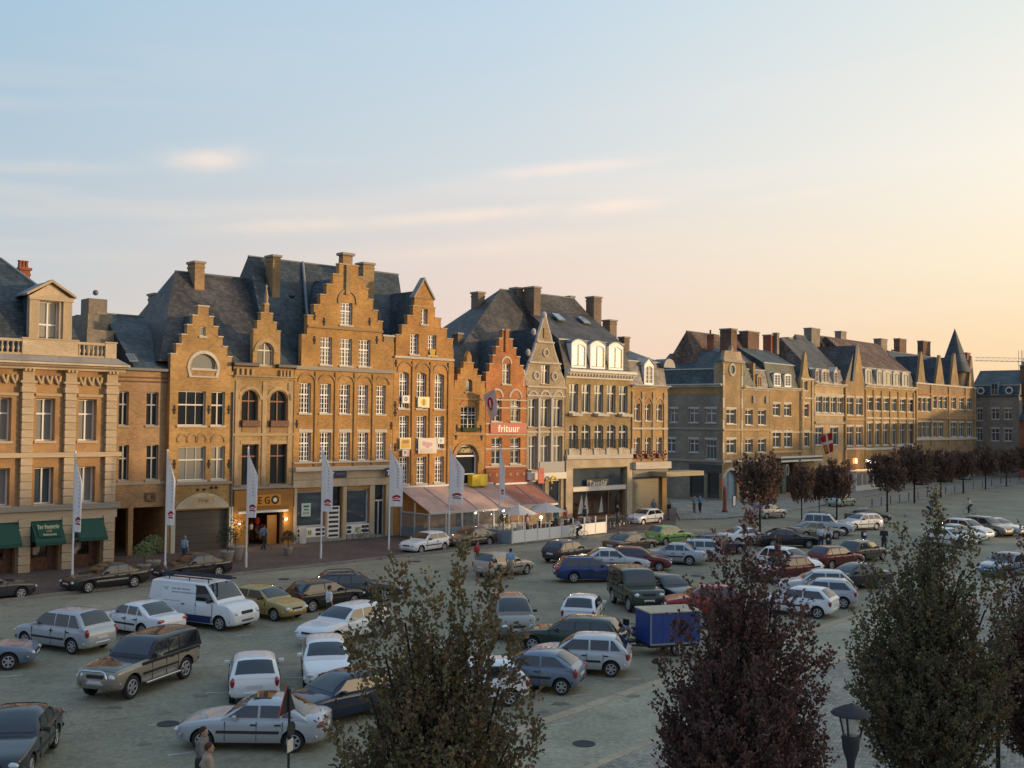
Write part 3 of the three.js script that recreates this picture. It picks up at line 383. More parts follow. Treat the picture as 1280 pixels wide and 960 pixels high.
  add(d, 'dormer_front', slab([[a, yb - 1], [c, yb - 1], [c, ye], [(a + c) / 2, yp], [a, ye]], s.holes, dz - 0.5, dz), M.limestone);
  for (const q of [a, c - 0.42]) add(d, 'dormer_pilaster', bevelBox(q - 0.06, q + 0.48, yb - 0.6, ye - 0.25, dz - 0.1, dz + 0.12, 0.02), M.stone);
  add(d, 'entablature', bevelBox(a - 0.12, c + 0.12, ye - 0.25, ye, dz - 0.1, dz + 0.2, 0.03), M.limestone);
  add(d, 'pediment', slab([[a - 0.25, ye], [a - 0.25, ye + 0.14], [(a + c) / 2, yp + 0.22], [c + 0.25, ye + 0.14], [c + 0.25, ye], [(a + c) / 2, yp + 0.05]], null, dz - 0.5, dz + 0.26), M.stone);
  add(d, 'dormer_body', slab([[a + 0.05, yb - 0.6], [c - 0.05, yb - 0.6], [c - 0.05, ye], [(a + c) / 2, yp], [a + 0.05, ye]], null, dz - 4.2, dz - 0.502), M.slate);
  add(d, 'dormer_roof', slab([[a - 0.25, ye + 0.02], [a - 0.25, ye + 0.12], [(a + c) / 2, yp + 0.16], [c + 0.25, ye + 0.12], [c + 0.25, ye + 0.02], [(a + c) / 2, yp + 0.03]], null, dz - 4.4, dz - 0.502), M.zinc);
  { const v = [[0, yTop - 0.4, -0.5], [xr - 1.6, yTop - 0.4, -0.5], [xr - 2.6, YY(10, 372), -2.4], [0, YY(10, 372), -2.4], [xr - 5.4, b.y(5, 322, -5), -5.5], [0, b.y(5, 322, -5), -5.5], [xr - 0.2, yTop - 0.4, -10.5], [0, yTop - 0.4, -10.5]];
    const m = add(b.g, 'mansard_roof', poly(v, [[0, 1, 2, 3], [3, 2, 4, 5], [1, 6, 4, 2], [4, 6, 7, 5]]), M.slate); add(m, 'ridge', bar(V3(...v[2]), V3(...v[4]), 0.09), M.zinc); }
  chimney(b, 15, 38, 335, 362, -7.2, M.redbrick, { pots: 3, cap: M.redbrick, deep: 0.9 });
  add(b.g, 'lead_flat', bx(0, xr, yTop - 0.55, yTop - 0.45, -10.5, -0.76), M.lead);
}
// ================================================================ recessed brown house with the dark passage
seed(12);
const OFF2 = -0.45;
{
  const b = building('brown_house', 'shaded brown brick house with steep slate roof over a dark drive-through passage', PM, OFF2, 108, 214, 560); b.mid = 180; const Y = b.Y;
  row(b, 490, 532, [[148.5, 161], [183, 198]], { nx: 2, transom: 0.38, frame: M.greyPaint, sill: M.greystone, pane: M.glass, depth: 0.25 });
  row(b, 556, 600, [[148.5, 161], [183, 198]], { nx: 2, transom: 0.38, frame: M.greyPaint, sill: M.greystone, pane: M.glass, depth: 0.25 });
  const x0 = b.x(140, 670), xc0 = b.x(160, 670), xc1 = b.x(166, 670), x1 = b.x(210, 670), yt = Y(634);
  b.holes.push([[x0, 0.02], [xc0, 0.02], [xc0, yt], [x0, yt]], [[xc1, 0.02], [x1, 0.02], [x1, yt], [xc1, yt]]);
  const ye = Y(462); front(b, [[0, 0], [b.w, 0], [b.w, ye], [0, ye]], M.brownWall); shell(b, M.brownWall, 11, ye);
  recess(b, x0, x1, 0.02, yt, 10.4, M.brownWall); course(b, Y(606), Y(602), 0.08, M.greystone, 0.3); course(b, Y(478), Y(476), 0.06, M.darkbrick); course(b, Y(473), Y(471), 0.05, M.darkbrick);
  sign(b.g, b.x(181, 622), b.x(194, 622), Y(627), Y(616), 0.08, (c, w, h) => { c.fillStyle = '#5a4632'; c.fillRect(0, 0, w, h); c.fillStyle = '#8a5a3a'; c.beginPath(); c.arc(w * 0.4, h / 2, h * 0.3, 0, 7); c.fill(); c.fillStyle = '#3a2a20'; c.fillRect(w * 0.5, h * 0.3, w * 0.35, h * 0.4); });
  add(b.g, 'gutter', bevelBox(0, b.w, ye - 0.1, ye + 0.1, 0.1, 0.35, 0.03), M.lead);
  const yr = b.y(150, 394, -5.5); hipRoof(b, b.x(128, 394, -5.5), b.w + 0.2, 0.25, -11, ye, yr, 0, 0, M.slate);
  // skylight lying in the slope, and the stepped party wall at its end
  { const m = add(b.g, 'skylight', bevelBox(-0.3, 0.3, -0.45, 0.45, 0, 0.1, 0.02), M.zinc); m.position.set(b.x(164, 450, -0.8), b.y(164, 450, -0.8) + 0.1, -0.75); m.rotation.x = -Math.PI / 2 + Math.atan2(yr - ye, 5.6); add(m, 'pane', bx(-0.22, 0.22, -0.37, 0.37, 0.1, 0.11), M.glassBlue); }
  for (let k = 0; k < 3; k++) add(b.g, 'gable_step', bx(b.x(112 + k * 0, 400, -5.5 + k) - 0.2, b.x(128, 400, -5.5) + 0.2, ye - 1, yr + 1.0 - k * 1.15, -6.6 - k * 0.9, -5.2 + k * 0.9), M.grey);
  { const f = new THREE.SphereGeometry(0.2, 10, 8); f.translate(b.x(128, 380, -5.5) - 0.3, yr + 1.5, -6); add(b.g, 'finial', f, M.lead); }
  chimney(b, 88, 104, 402, 425, -8, M.redbrick, { pots: 1 });
  chimney(b, 183, 206, 367, 396, -7, M.grey, { deep: 1.1 });
  chimney(b, 206, 218, 383, 402, -3.4, M.redbrick, { pots: 1, deep: 0.5 });
}
// ================================================================ stepped gable house with the arched attic window
seed(13);
{
  const b = building('stepped_gable_house', 'tan brick house with symmetrical stepped gable, arched attic window and closed roller shutter', PM, 0, 211, 290, 560); b.mid = 250; const Y = b.Y;
  const o = { frame: M.offwhite, sill: M.palestone, pane: M.glass, depth: 0.24, transom: 0.4 };
  row(b, 489, 532, [[222.5, 257]], { ...o, nx: 3 }); row(b, 489, 532, [[264, 281]], { ...o, nx: 2 });
  row(b, 558, 600, [[222.5, 257]], { ...o, nx: 3, pane: M.glassCurtain }); row(b, 558, 600, [[264, 281]], { ...o, nx: 2, pane: M.glassCurtain });
  const ax0 = b.x(240, 455), ax1 = b.x(269, 455), ay0 = Y(461), ay1 = Y(441); win(b, ax0, ax1, ay0, ay1, { rise: ay1 - ay0 - 0.05, frame: M.palestone, sill: M.palestone, nx: 1, fw: 0.06, pane: M.glassBlue });
  archBand(b, ax0, ax1, ay0 - 0.5, ay1 - ay0 + 0.45, 0.22, M.palestone); add(b.g, 'attic_panel', bevelBox(ax0 - 0.22, ax1 + 0.22, Y(472), Y(470), -0.1, 0.12, 0.02), M.palestone);
  win(b, b.x(250, 414), b.x(257, 414), Y(420), Y(408), { frame: M.palestone, sill: M.palestone, nx: 1, pane: M.glassBlue, depth: 0.15 });
  // shop below
  const sx0 = b.x(218, 670), sx1 = b.x(285, 670), yt = Y(637); b.holes.push([[sx0, 0.02], [sx1, 0.02], [sx1, yt], [sx0, yt]]);
  const ys = Y(457), st = steps(b, 0, b.w - 0.15, ys, b.x(247.5, 384), b.x(261, 384), Y(383), 6, M.palestone);
  front(b, [[0, 0], [b.w, 0], [b.w, ys - 0.3], [b.w - 0.15, ys - 0.3], ...st], M.ochre, 0.42); shell(b, M.ochre, 10, ys - 0.3);
  const sh = add(b.g, 'roller_shutter', bx(sx0, sx1, 0.02, yt, -0.32, -0.3), M.shutter); const ns = 26; for (let k = 0; k < ns; k++) add(sh, 'slat', bevelBox(sx0, sx1, 0.02 + (yt - 0.02) * k / ns + 0.01, 0.02 + (yt - 0.02) * (k + 1) / ns - 0.006, -0.3, -0.27, 0.008), k % 5 ? M.shutter : M.shutterDark);
  for (const q of [sx0 - 0.32, sx1]) add(b.g, 'door_jamb', bevelBox(q, q + 0.32, 0, yt + 0.1, -0.1, 0.12, 0.03), M.palestone);
  course(b, Y(606), Y(602.5), 0.14, M.greystone);
  { const y0 = yt + 0.1, w = sx1 - sx0, p = archPts(sx0 + 0.05, sx1 - 0.05, y0, y0 + 1.0, 0.85, 16); const m = add(b.g, 'sign', slab(p, null, 0.005, 0.1, 0.02), M.cream); const t = canvasTex(512, 160, (c, W, H) => { c.clearRect(0, 0, W, H); c.fillStyle = '#b8a07a'; c.fillRect(0, 0, W, H); c.fillStyle = '#4c3b28'; c.font = 'italic bold 96px serif'; c.textAlign = 'center'; c.fillText('Crop', W / 2, 104); }); const g = new THREE.PlaneGeometry(w * 0.42, 0.52); g.translate((sx0 + sx1) / 2, y0 + 0.5, 0.106); add(m, 'lettering', g, new THREE.MeshStandardMaterial({ map: t, roughness: 0.9 })); }
  for (const px of [247, 255, 264, 270]) { const s = new THREE.SphereGeometry(0.1, 8, 6); s.translate(b.x(px, 611), Y(610 + (px % 2) * 2), 0.04); add(b.g, 'rosette', s, M.iron); }
  for (const [a, c] of [[222.5, 234], [234, 246], [246, 257], [264, 281]]) archBand(b, b.x(a, 552) + 0.08, b.x(c, 552) - 0.08, Y(553), 0.5, 0.12, M.tan, 0.05);
  anchors(b, [[218, 512], [261, 512], [286, 512], [218, 580], [261, 580], [286, 580]]); gutterPipe(b, 289, 490);
  const yr = b.y(252, 372, -4); frontRoof(b, 0.4, b.w - 0.4, ys - 0.3, Y(392), -0.43, -6, M.slate);
}
// ================================================================ house with arched windows over the orange shop
seed(14);
{
  const b = building('arched_window_house', 'buff brick house with paired arched windows, stepped dormer gable and orange shopfront', PM, -0.05, 290, 367, 560); b.mid = 330; const Y = b.Y;
  const c2 = [[302, 323], [337.5, 359]];
  for (const r of row(b, 488, 528, c2, { round: true, transom: 0.34, frame: M.brownPaint, nx: 2, pane: M.glass, depth: 0.3, sill: null })) { archBand(b, r.x0 - 0.1, r.x1 + 0.1, r.y1 - (r.x1 - r.x0) / 2, (r.x1 - r.x0) / 2 + 0.08, 0.22, M.sand);
    add(r.m, 'flower_box', bevelBox(r.x0 - 0.05, r.x1 + 0.05, r.y0 - 0.32, r.y0 + 0.15, -0.05, 0.25, 0.03), M.wood); }
  row(b, 555, 606, c2, { transom: 0.3, frame: M.brownPaint, nx: 2, pane: M.glass, depth: 0.28, sill: M.greystone, lintel: M.sand });
  const sx0 = b.x(310, 660), sx1 = b.x(353, 660), yt = Y(640); b.holes.push([[sx0, 0.1], [sx1, 0.1], [sx1, yt], [sx0, yt]]);
  const ye = Y(474); front(b, [[0, 0], [b.w, 0], [b.w, ye], [0, ye]], M.buff); shell(b, M.buff, 10, ye);
  recess(b, sx0, sx1, 0.1, yt, 4, M.brownPaint);
  course(b, Y(545), Y(541.5), 0.12, M.sand); course(b, Y(611), Y(608), 0.16, M.greystone); for (const px of [296, 330, 362]) add(b.g, 'pilaster', bevelBox(b.x(px - 3, 540), b.x(px + 3, 540), Y(606), Y(477), -0.1, 0.06, 0.02), M.sand);
  for (const [a, c] of c2) add(b.g, 'apron_panel', bevelBox(b.x(a, 535), b.x(c, 535), Y(540), Y(534), -0.05, 0.05, 0.02), M.tan);
  cornice(b, Y(474), Y(470), 0.3, M.sand, 0, b.w);
  // attic parapet with panels, gutters and the stepped dormer gable
  add(b.g, 'attic_parapet', bx(0, b.w, Y(470), Y(458), -0.4, 0.02), M.tan); for (const [a, c] of [[293, 318], [348, 365]]) { const x0 = b.x(a, 465), x1 = b.x(c, 465), n = 4; for (let k = 0; k < n; k++) add(b.g, 'corbel', bevelBox(x0 + (x1 - x0) * (k + 0.15) / n, x0 + (x1 - x0) * (k + 0.7) / n, Y(470), Y(462), 0, 0.22, 0.03), M.sand); add(b.g, 'gutter', bevelBox(x0 - 0.25, x1 + 0.2, Y(459), Y(454.5), -0.3, 0.42, 0.05), M.darkPaint); }
  const dx0 = b.x(316, 440), dx1 = b.x(350, 440), dy0 = Y(470), dh = { g: b.g, holes: [] };
  { const x0 = b.x(321, 445), x1 = b.x(342, 445), y0 = Y(457), y1 = Y(428), w = win(dh, x0, x1, y0, y1, { rise: (x1 - x0) / 2, nx: 2, transom: 0.34, frame: M.offwhite, pane: M.glass, sill: M.sand }); archBand(b, x0, x1, y1 - (x1 - x0) / 2, (x1 - x0) / 2, 0.25, M.sand, 0.1);
    const ys = Y(424), st = steps({ g: b.g }, dx0, dx1, ys, b.x(330.5, 385), b.x(336, 385), Y(381), 4, M.sand); add(b.g, 'dormer_gable', slab([[dx0, dy0 + 0.1], [dx1, dy0 + 0.1], ...st], dh.holes, -0.398, 0.03), M.ochre);
    const xf = (dx0 + dx1) / 2, f = new THREE.LatheGeometry([[0.22, 0], [0.2, 0.1], [0.12, 0.2], [0.16, 0.5], [0.05, 1.2], [0.1, 1.3], [0, 1.5]].map((q) => new THREE.Vector2(...q)), 8); f.translate(xf, Y(380), -0.18); add(b.g, 'finial', f, M.sand);
    const yr = Y(415); add(b.g, 'dormer_roof', poly([[dx0, Y(455), -0.4], [dx1, Y(455), -0.4], [xf, yr, -0.4], [dx0, Y(455), -5], [dx1, Y(455), -5], [xf, yr, -5]], [[0, 2, 5, 3], [1, 4, 5, 2]]), M.slate); }
  // orange shop
  const z = 0.1; add(b.g, 'shop_fascia', bevelBox(0.15, b.w - 0.05, Y(638), Y(612), -0.05, 0.18, 0.03), M.orangeBoard); sign(b.g, b.x(316, 625), b.x(349, 625), Y(632), Y(618), 0.24, (c, w, h) => { c.fillStyle = '#c87f1c'; c.fillRect(0, 0, w, h); c.fillStyle = '#2c1c10'; c.font = 'bold ' + h * 0.9 + 'px sans-serif'; c.textAlign = 'center'; c.textBaseline = 'middle'; c.fillText('E', w * 0.2, h * 0.52); c.fillText('G', w * 0.48, h * 0.52); c.beginPath(); c.arc(w * 0.78, h * 0.5, h * 0.4, 0, 7); c.fill(); c.fillStyle = '#e8d8b0'; c.beginPath(); c.arc(w * 0.78, h * 0.5, h * 0.2, 0, 7); c.fill(); }, 'sign', M.orangeBoard);
  add(b.g, 'shop_pier', bevelBox(0.15, sx0 - 0.02, 0, Y(638), -0.1, 0.12, 0.03), M.orangeBoard); add(b.g, 'shop_pier', bevelBox(sx1 + 0.02, b.w - 0.05, 0, Y(638), -0.1, 0.12, 0.03), M.orangeBoard); add(b.g, 'shop_awning_rail', bevelBox(sx0 - 0.9, sx1 + 0.3, yt - 0.02, yt + 0.14, 0.1, 0.3, 0.02), M.offwhite);
  add(b.g, 'door_leaf', bevelBox(sx1 - 0.9, sx1 - 0.1, 0.1, yt - 0.3, -0.7, -0.62, 0.02), M.orangeBoard);
  seed(3); for (let k = 0; k < 9; k++) { const x = sx0 + rr(0.5, sx1 - sx0 - 0.5), y = rr(0.6, yt - 0.5), s = new THREE.SphereGeometry(rr(0.15, 0.3), 8, 6); s.scale(1, 1.3, 0.6); s.translate(x, y, -rr(1.2, 2.4)); add(b.g, 'shop_goods', s, [M.orangeBoard, M.redCloth, M.offwhite, M.brownPaint][k % 4]); }
  // big slate roof behind this house and the stepped gable
  const g2 = b; const rx0 = b.x(222, 341, -5.6), rx1 = b.x(312, 345, -5.6), yr = b.y(260, 343.5, -5.6), xe0 = b.x(205, 470), yeR = Y(457);
  hipRoof(b, xe0 - 0.2, b.w + 1.5, -0.35, -11, yeR, yr, rx0 - xe0, 0.8, M.slateWarm, -5.6);
  chimney(b, 232, 256, 327, 372, -4.6, M.tan, { deep: 1.2, side: 0.5 });
}
// ================================================================ tall yellow brick house
seed(15);
{
  const b = building('tall_gabled_house', 'tall yellow brick house with big stepped gable and white multi-paned windows above bank front', PM, 0, 367, 491, 540); b.mid = 430; const Y = b.Y;
  const C = [[374.5, 388.5], [400, 413.5], [424.5, 437.5], [447.5, 460], [470, 482]], o = { nx: 4, ny: 6, transom: 0.38, bw: 0.045, sill: M.palestone, frame: M.white, depth: 0.24 };
  const gl = [M.glass, M.glassBlue];
  C.forEach(([a, c], i) => { for (const r of row(b, 480.5, 517, [[a, c]], { ...o, pane: gl[i % 2] })) archBand(b, r.x0 - 0.06, r.x1 + 0.3, r.y1 + 0.1, 0.55, 0.14, M.tan, 0.07); row(b, 540.5, 575.5, [[a, c]], { ...o, pane: gl[(i + 1) % 2], lintel: M.palestone }); });
  [[400.5, 415], [425, 440], [448.5, 463]].forEach(([a, c], i) => row(b, 423, 457, [[a, c]], { ...o, pane: gl[i % 2] })); 
  { const r = row(b, 378, 406, [[425.5, 440.5]], { ...o, pane: M.glassBlue })[0]; archBand(b, r.x0 - 0.1, r.x1 + 0.25, r.y1 - 0.1, 0.95, 0.16, M.tan, 0.08); }
  // ground-floor openings
  const yg = Y(608), W1 = [b.x(371, 640), b.x(406, 640)], D1 = [b.x(409, 640), b.x(427, 640)], W2 = [b.x(433, 640), b.x(461, 640)], D2 = [b.x(468, 640), b.x(481, 640)];
  const sh0 = Y(656), sh1 = Y(612); b.holes.push([[W1[0], sh0], [W1[1], sh0], [W1[1], sh1], [W1[0], sh1]], [[D1[0], 0.3], [D1[1], 0.3], [D1[1], yg], [D1[0], yg]], [[W2[0], sh0], [W2[1], sh0], [W2[1], sh1], [W2[0], sh1]], [[D2[0], 0.3], [D2[1], 0.3], [D2[1], yg], [D2[0], yg]]);
  const ys = Y(412), xl = b.x(384, 412), xr = b.x(478, 412), st = steps(b, xl, xr, ys, b.x(424, 332), b.x(448, 332), Y(331), 6, M.stone, 0.42);
  front(b, [[0, 0], [b.w, 0], [b.w, Y(463)], [b.w, Y(424)], [xr + 0.01, Y(424)], ...st, [xl - 0.01, Y(421)], [b.x(377, 430), Y(421)], [b.x(377, 430), Y(463)], [0, Y(463)]], M.yellow, 0.42); shell(b, M.yellow, 11, Y(463));
  { const xa = b.x(428.5, 320), xc = b.x(440.5, 320); add(b.g, 'gable_chimney', [bx(xa, xc, Y(331), Y(319), -0.55, 0.04), bx(xa + 0.25, xc - 0.25, Y(368), Y(331), 0.001, 0.16)], M.tan); add(b.g, 'cap', bevelBox(xa - 0.16, xc + 0.16, Y(319), Y(315.5), -0.7, 0.2, 0.05), M.greystone); }
  course(b, Y(464.5), Y(460), 0.2, M.greystone); course(b, Y(412.5), Y(409.5), 0.14, M.tan, xl, xr); course(b, Y(588), Y(582.5), 0.4, M.palestone); course(b, Y(578.5), Y(576.5), 0.14, M.palestone);
  add(b.g, 'stone_fascia', bx(0, b.w, Y(607.5), Y(588), -0.05, 0.1), M.limestone); course(b, Y(598.5), Y(597), 0.13, M.stone);
  for (const [a, c] of [[367, 370.5], [406.5, 408.5], [428, 432.5], [461.5, 467.5], [481.5, 491]]) add(b.g, 'stone_pier', bevelBox(b.x(a, 640), b.x(c, 640), 0, yg - 0.01, -0.08, 0.1, 0.03), M.limestone);
  for (const px of [394, 419, 443, 466]) add(b.g, 'brick_pier', bevelBox(b.x(px - 1.6, 530), b.x(px + 2.4, 530), Y(582), Y(466), -0.06, 0.09, 0.02), M.yellow);
  const shop = (X, y0, y1) => { const f = add(b.g, 'shop_window', slab([[X[0], y0], [X[1], y0], [X[1], y1], [X[0], y1]], [[[X[0] + 0.12, y0 + 0.12], [X[1] - 0.12, y0 + 0.12], [X[1] - 0.12, y1 - 0.12], [X[0] + 0.12, y1 - 0.12]]], -0.3, -0.2), M.whiteMetal); add(f, 'pane', bx(X[0] + 0.1, X[1] - 0.1, y0 + 0.1, y1 - 0.1, -0.29, -0.26), M.glassBlue); return f; };
  const f1 = shop(W1, sh0, sh1); shop(W2, sh0, sh1);
  sign(f1, W1[0] + 0.5, W1[0] + 1.3, Y(643), Y(627), -0.18, (c, w, h) => { c.fillStyle = '#b9c8c0'; c.fillRect(0, 0, w, h); c.fillStyle = '#2f6a4c'; c.fillRect(w * 0.2, h * 0.15, w * 0.6, h * 0.16); c.fillRect(w * 0.25, h * 0.42, w * 0.5, h * 0.12); c.fillStyle = '#8aa090'; c.fillRect(w * 0.15, h * 0.65, w * 0.7, h * 0.2); }, 'poster', M.white, 120);
  // black and white striped panels under the windows and in the door
  const stripes = (x0, x1, y0, y1, n, z, name) => { const m = add(b.g, name, bevelBox(x0, x1, y0, y1, z - 0.06, z, 0.01), M.white); for (let k = 0; k < n; k++) { const h = (y1 - y0) / n; add(m, 'stripe', bevelBox(x0 + 0.12, x1 - 0.12, y0 + h * (k + 0.28), y0 + h * (k + 0.78), z - 0.02, z + 0.012, 0.004), M.black); } };
  stripes(D1[0] + 0.1, D1[1] - 0.1, Y(677), Y(632), 8, -0.1, 'striped_door'); add(b.g, 'transom_pane', bx(D1[0], D1[1], Y(632), yg, -0.36, -0.3), M.glass);
  for (const [X] of [[W1], [W2]]) { const m = add(b.g, 'panel', bevelBox(X[0], X[1], Y(668.5), sh0 - 0.02, -0.02, 0.07, 0.02), M.white); const h = sh0 - Y(668.5); for (const [fa, fc] of [[0.02, 0.2], [0.66, 0.98]]) for (let k = 0; k < 2; k++) add(m, 'stripe', bevelBox(X[0] + (X[1] - X[0]) * fa, X[0] + (X[1] - X[0]) * fc, Y(668.5) + h * (0.15 + 0.42 * k), Y(668.5) + h * (0.42 + 0.42 * k), 0.05, 0.085, 0.004), M.black); sign(m, X[0] + (X[1] - X[0]) * 0.36, X[0] + (X[1] - X[0]) * 0.52, Y(666), Y(659), 0.09, (c, w, hh) => { c.fillStyle = '#cfc6a0'; c.fillRect(0, 0, w, hh); c.fillStyle = '#5a7a2a'; c.fillRect(w * 0.15, hh * 0.2, w * 0.7, hh * 0.6); c.fillStyle = '#c8a020'; c.fillRect(w * 0.4, hh * 0.3, w * 0.25, hh * 0.4); }, 'plaque', M.white); }
  { const d = add(b.g, 'door', [bx(D2[0], D2[0] + 0.08, 0.3, yg, -0.3, -0.2), bx(D2[1] - 0.08, D2[1], 0.3, yg, -0.3, -0.2), bx(D2[0], D2[1], Y(629), Y(627), -0.3, -0.19), bx((D2[0] + D2[1]) / 2 - 0.05, (D2[0] + D2[1]) / 2 + 0.05, 0.3, Y(629), -0.3, -0.19)], M.whiteMetal); add(d, 'pane', bx(D2[0], D2[1], 0.3, yg, -0.32, -0.29), M.glass); }
  add(b.g, 'plinth', bevelBox(0, D1[0], 0, 0.42, -0.05, 0.16, 0.03), M.greystone); add(b.g, 'plinth', bevelBox(W2[0], D2[0], 0, 0.42, -0.05, 0.16, 0.03), M.greystone); add(b.g, 'doorstep', bx(D1[0], D1[1], 0, 0.3, -0.4, 0.2), M.greystone); add(b.g, 'doorstep', bx(D2[0], D2[1], 0, 0.3, -0.4, 0.2), M.greystone);
  add(b.g, 'cash_point', bevelBox(b.x(373, 660), b.x(379, 660), 0, Y(655), 0.1, 0.5, 0.06), M.whiteMetal);
  const bank = (c, w, h) => { c.fillStyle = '#1c2644'; c.fillRect(0, 0, w, h); c.strokeStyle = '#e8ecf4'; c.lineWidth = h * 0.16; c.beginPath(); c.moveTo(h * 0.25, h * 0.3); c.lineTo(h * 0.75, h * 0.3); c.quadraticCurveTo(h * 0.55, h * 0.5, h * 0.5, h * 0.85); c.stroke(); c.fillStyle = '#44507c'; c.fillRect(w * 0.42, h * 0.35, w * 0.48, h * 0.3); };
  sign(b.g, b.x(409, 592), b.x(432, 592), Y(597), Y(587), 0.16, bank, 'sign', M.iron); sign(b.g, b.x(477, 592), b.x(484.5, 592), Y(597), Y(586), 0.5, (c, w, h) => { c.fillStyle = '#20283c'; c.fillRect(0, 0, w, h); c.strokeStyle = '#dfe4ee'; c.lineWidth = w * 0.16; c.beginPath(); c.moveTo(w * 0.25, h * 0.3); c.lineTo(w * 0.75, h * 0.3); c.quadraticCurveTo(w * 0.5, h * 0.5, w * 0.48, h * 0.85); c.stroke(); }, 'projecting_sign', M.iron);
  anchors(b, [[371, 530], [396, 530], [420, 530], [443, 530], [466, 530], [489, 532], [397, 473], [421, 473], [444, 474], [467, 475], [393, 425], [471, 425], [393, 395], [474, 396], [405, 402], [462, 402]]);
  // slate roof with two dormer-like shoulders, lead rolls, chimneys
  const ye = Y(461), yr = b.y(430, 335, -5.5), rx1 = b.x(498, 337, -5.5), rx0 = b.x(310, 329, -5.5), xe1 = b.x(516, 430, -0.5); hipRoof(b, b.x(366, 440) - 1.6, xe1, -0.44, -11, ye, yr, rx0 - b.x(366, 440) + 1.6, xe1 - rx1, M.slate, -5.5);
  add(b.g, 'gable_roof', poly([[xl + 0.3, ys - 0.6, -0.43], [xr - 0.3, ys - 0.6, -0.43], [(xl + xr) / 2, Y(345), -0.43], [xl + 0.3, ys - 0.6, -5], [xr - 0.3, ys - 0.6, -5], [(xl + xr) / 2, Y(345), -5.2]], [[0, 2, 5, 3], [1, 4, 5, 2]]), M.slate);
  for (const px of [378]) add(b.g, 'lead_roll', bar(V3(b.x(px + 14, 405, -0.5), b.y(px, 425, -0.5), -1.0), V3(b.x(px, 340, -5.5), yr + 0.05, -5.5), 0.12), M.zinc);
  { const s = new THREE.SphereGeometry(0.2, 8, 6); s.scale(1.4, 1, 1); s.translate(b.x(363, 372, -3.2), b.y(363, 370, -3.2), -3.0); add(b.g, 'roof_vent', s, M.darkPaint); }
  chimney(b, 332, 351, 319, 372, -3.6, M.tan, { deep: 1.1, side: 0.5 }); chimney(b, 447, 468, 329, 372, -3.0, M.tan, { deep: 1.0, side: 0.35 });
  add(b.g, 'brick_stub', bx(b.x(480, 430), b.w - 0.02, Y(424), Y(417), -0.9, -0.02), M.tan); add(b.g, 'coping', bevelBox(b.x(478, 430), b.w + 0.05, Y(417), Y(414.5), -1, 0.08, 0.03), M.palestone);
}
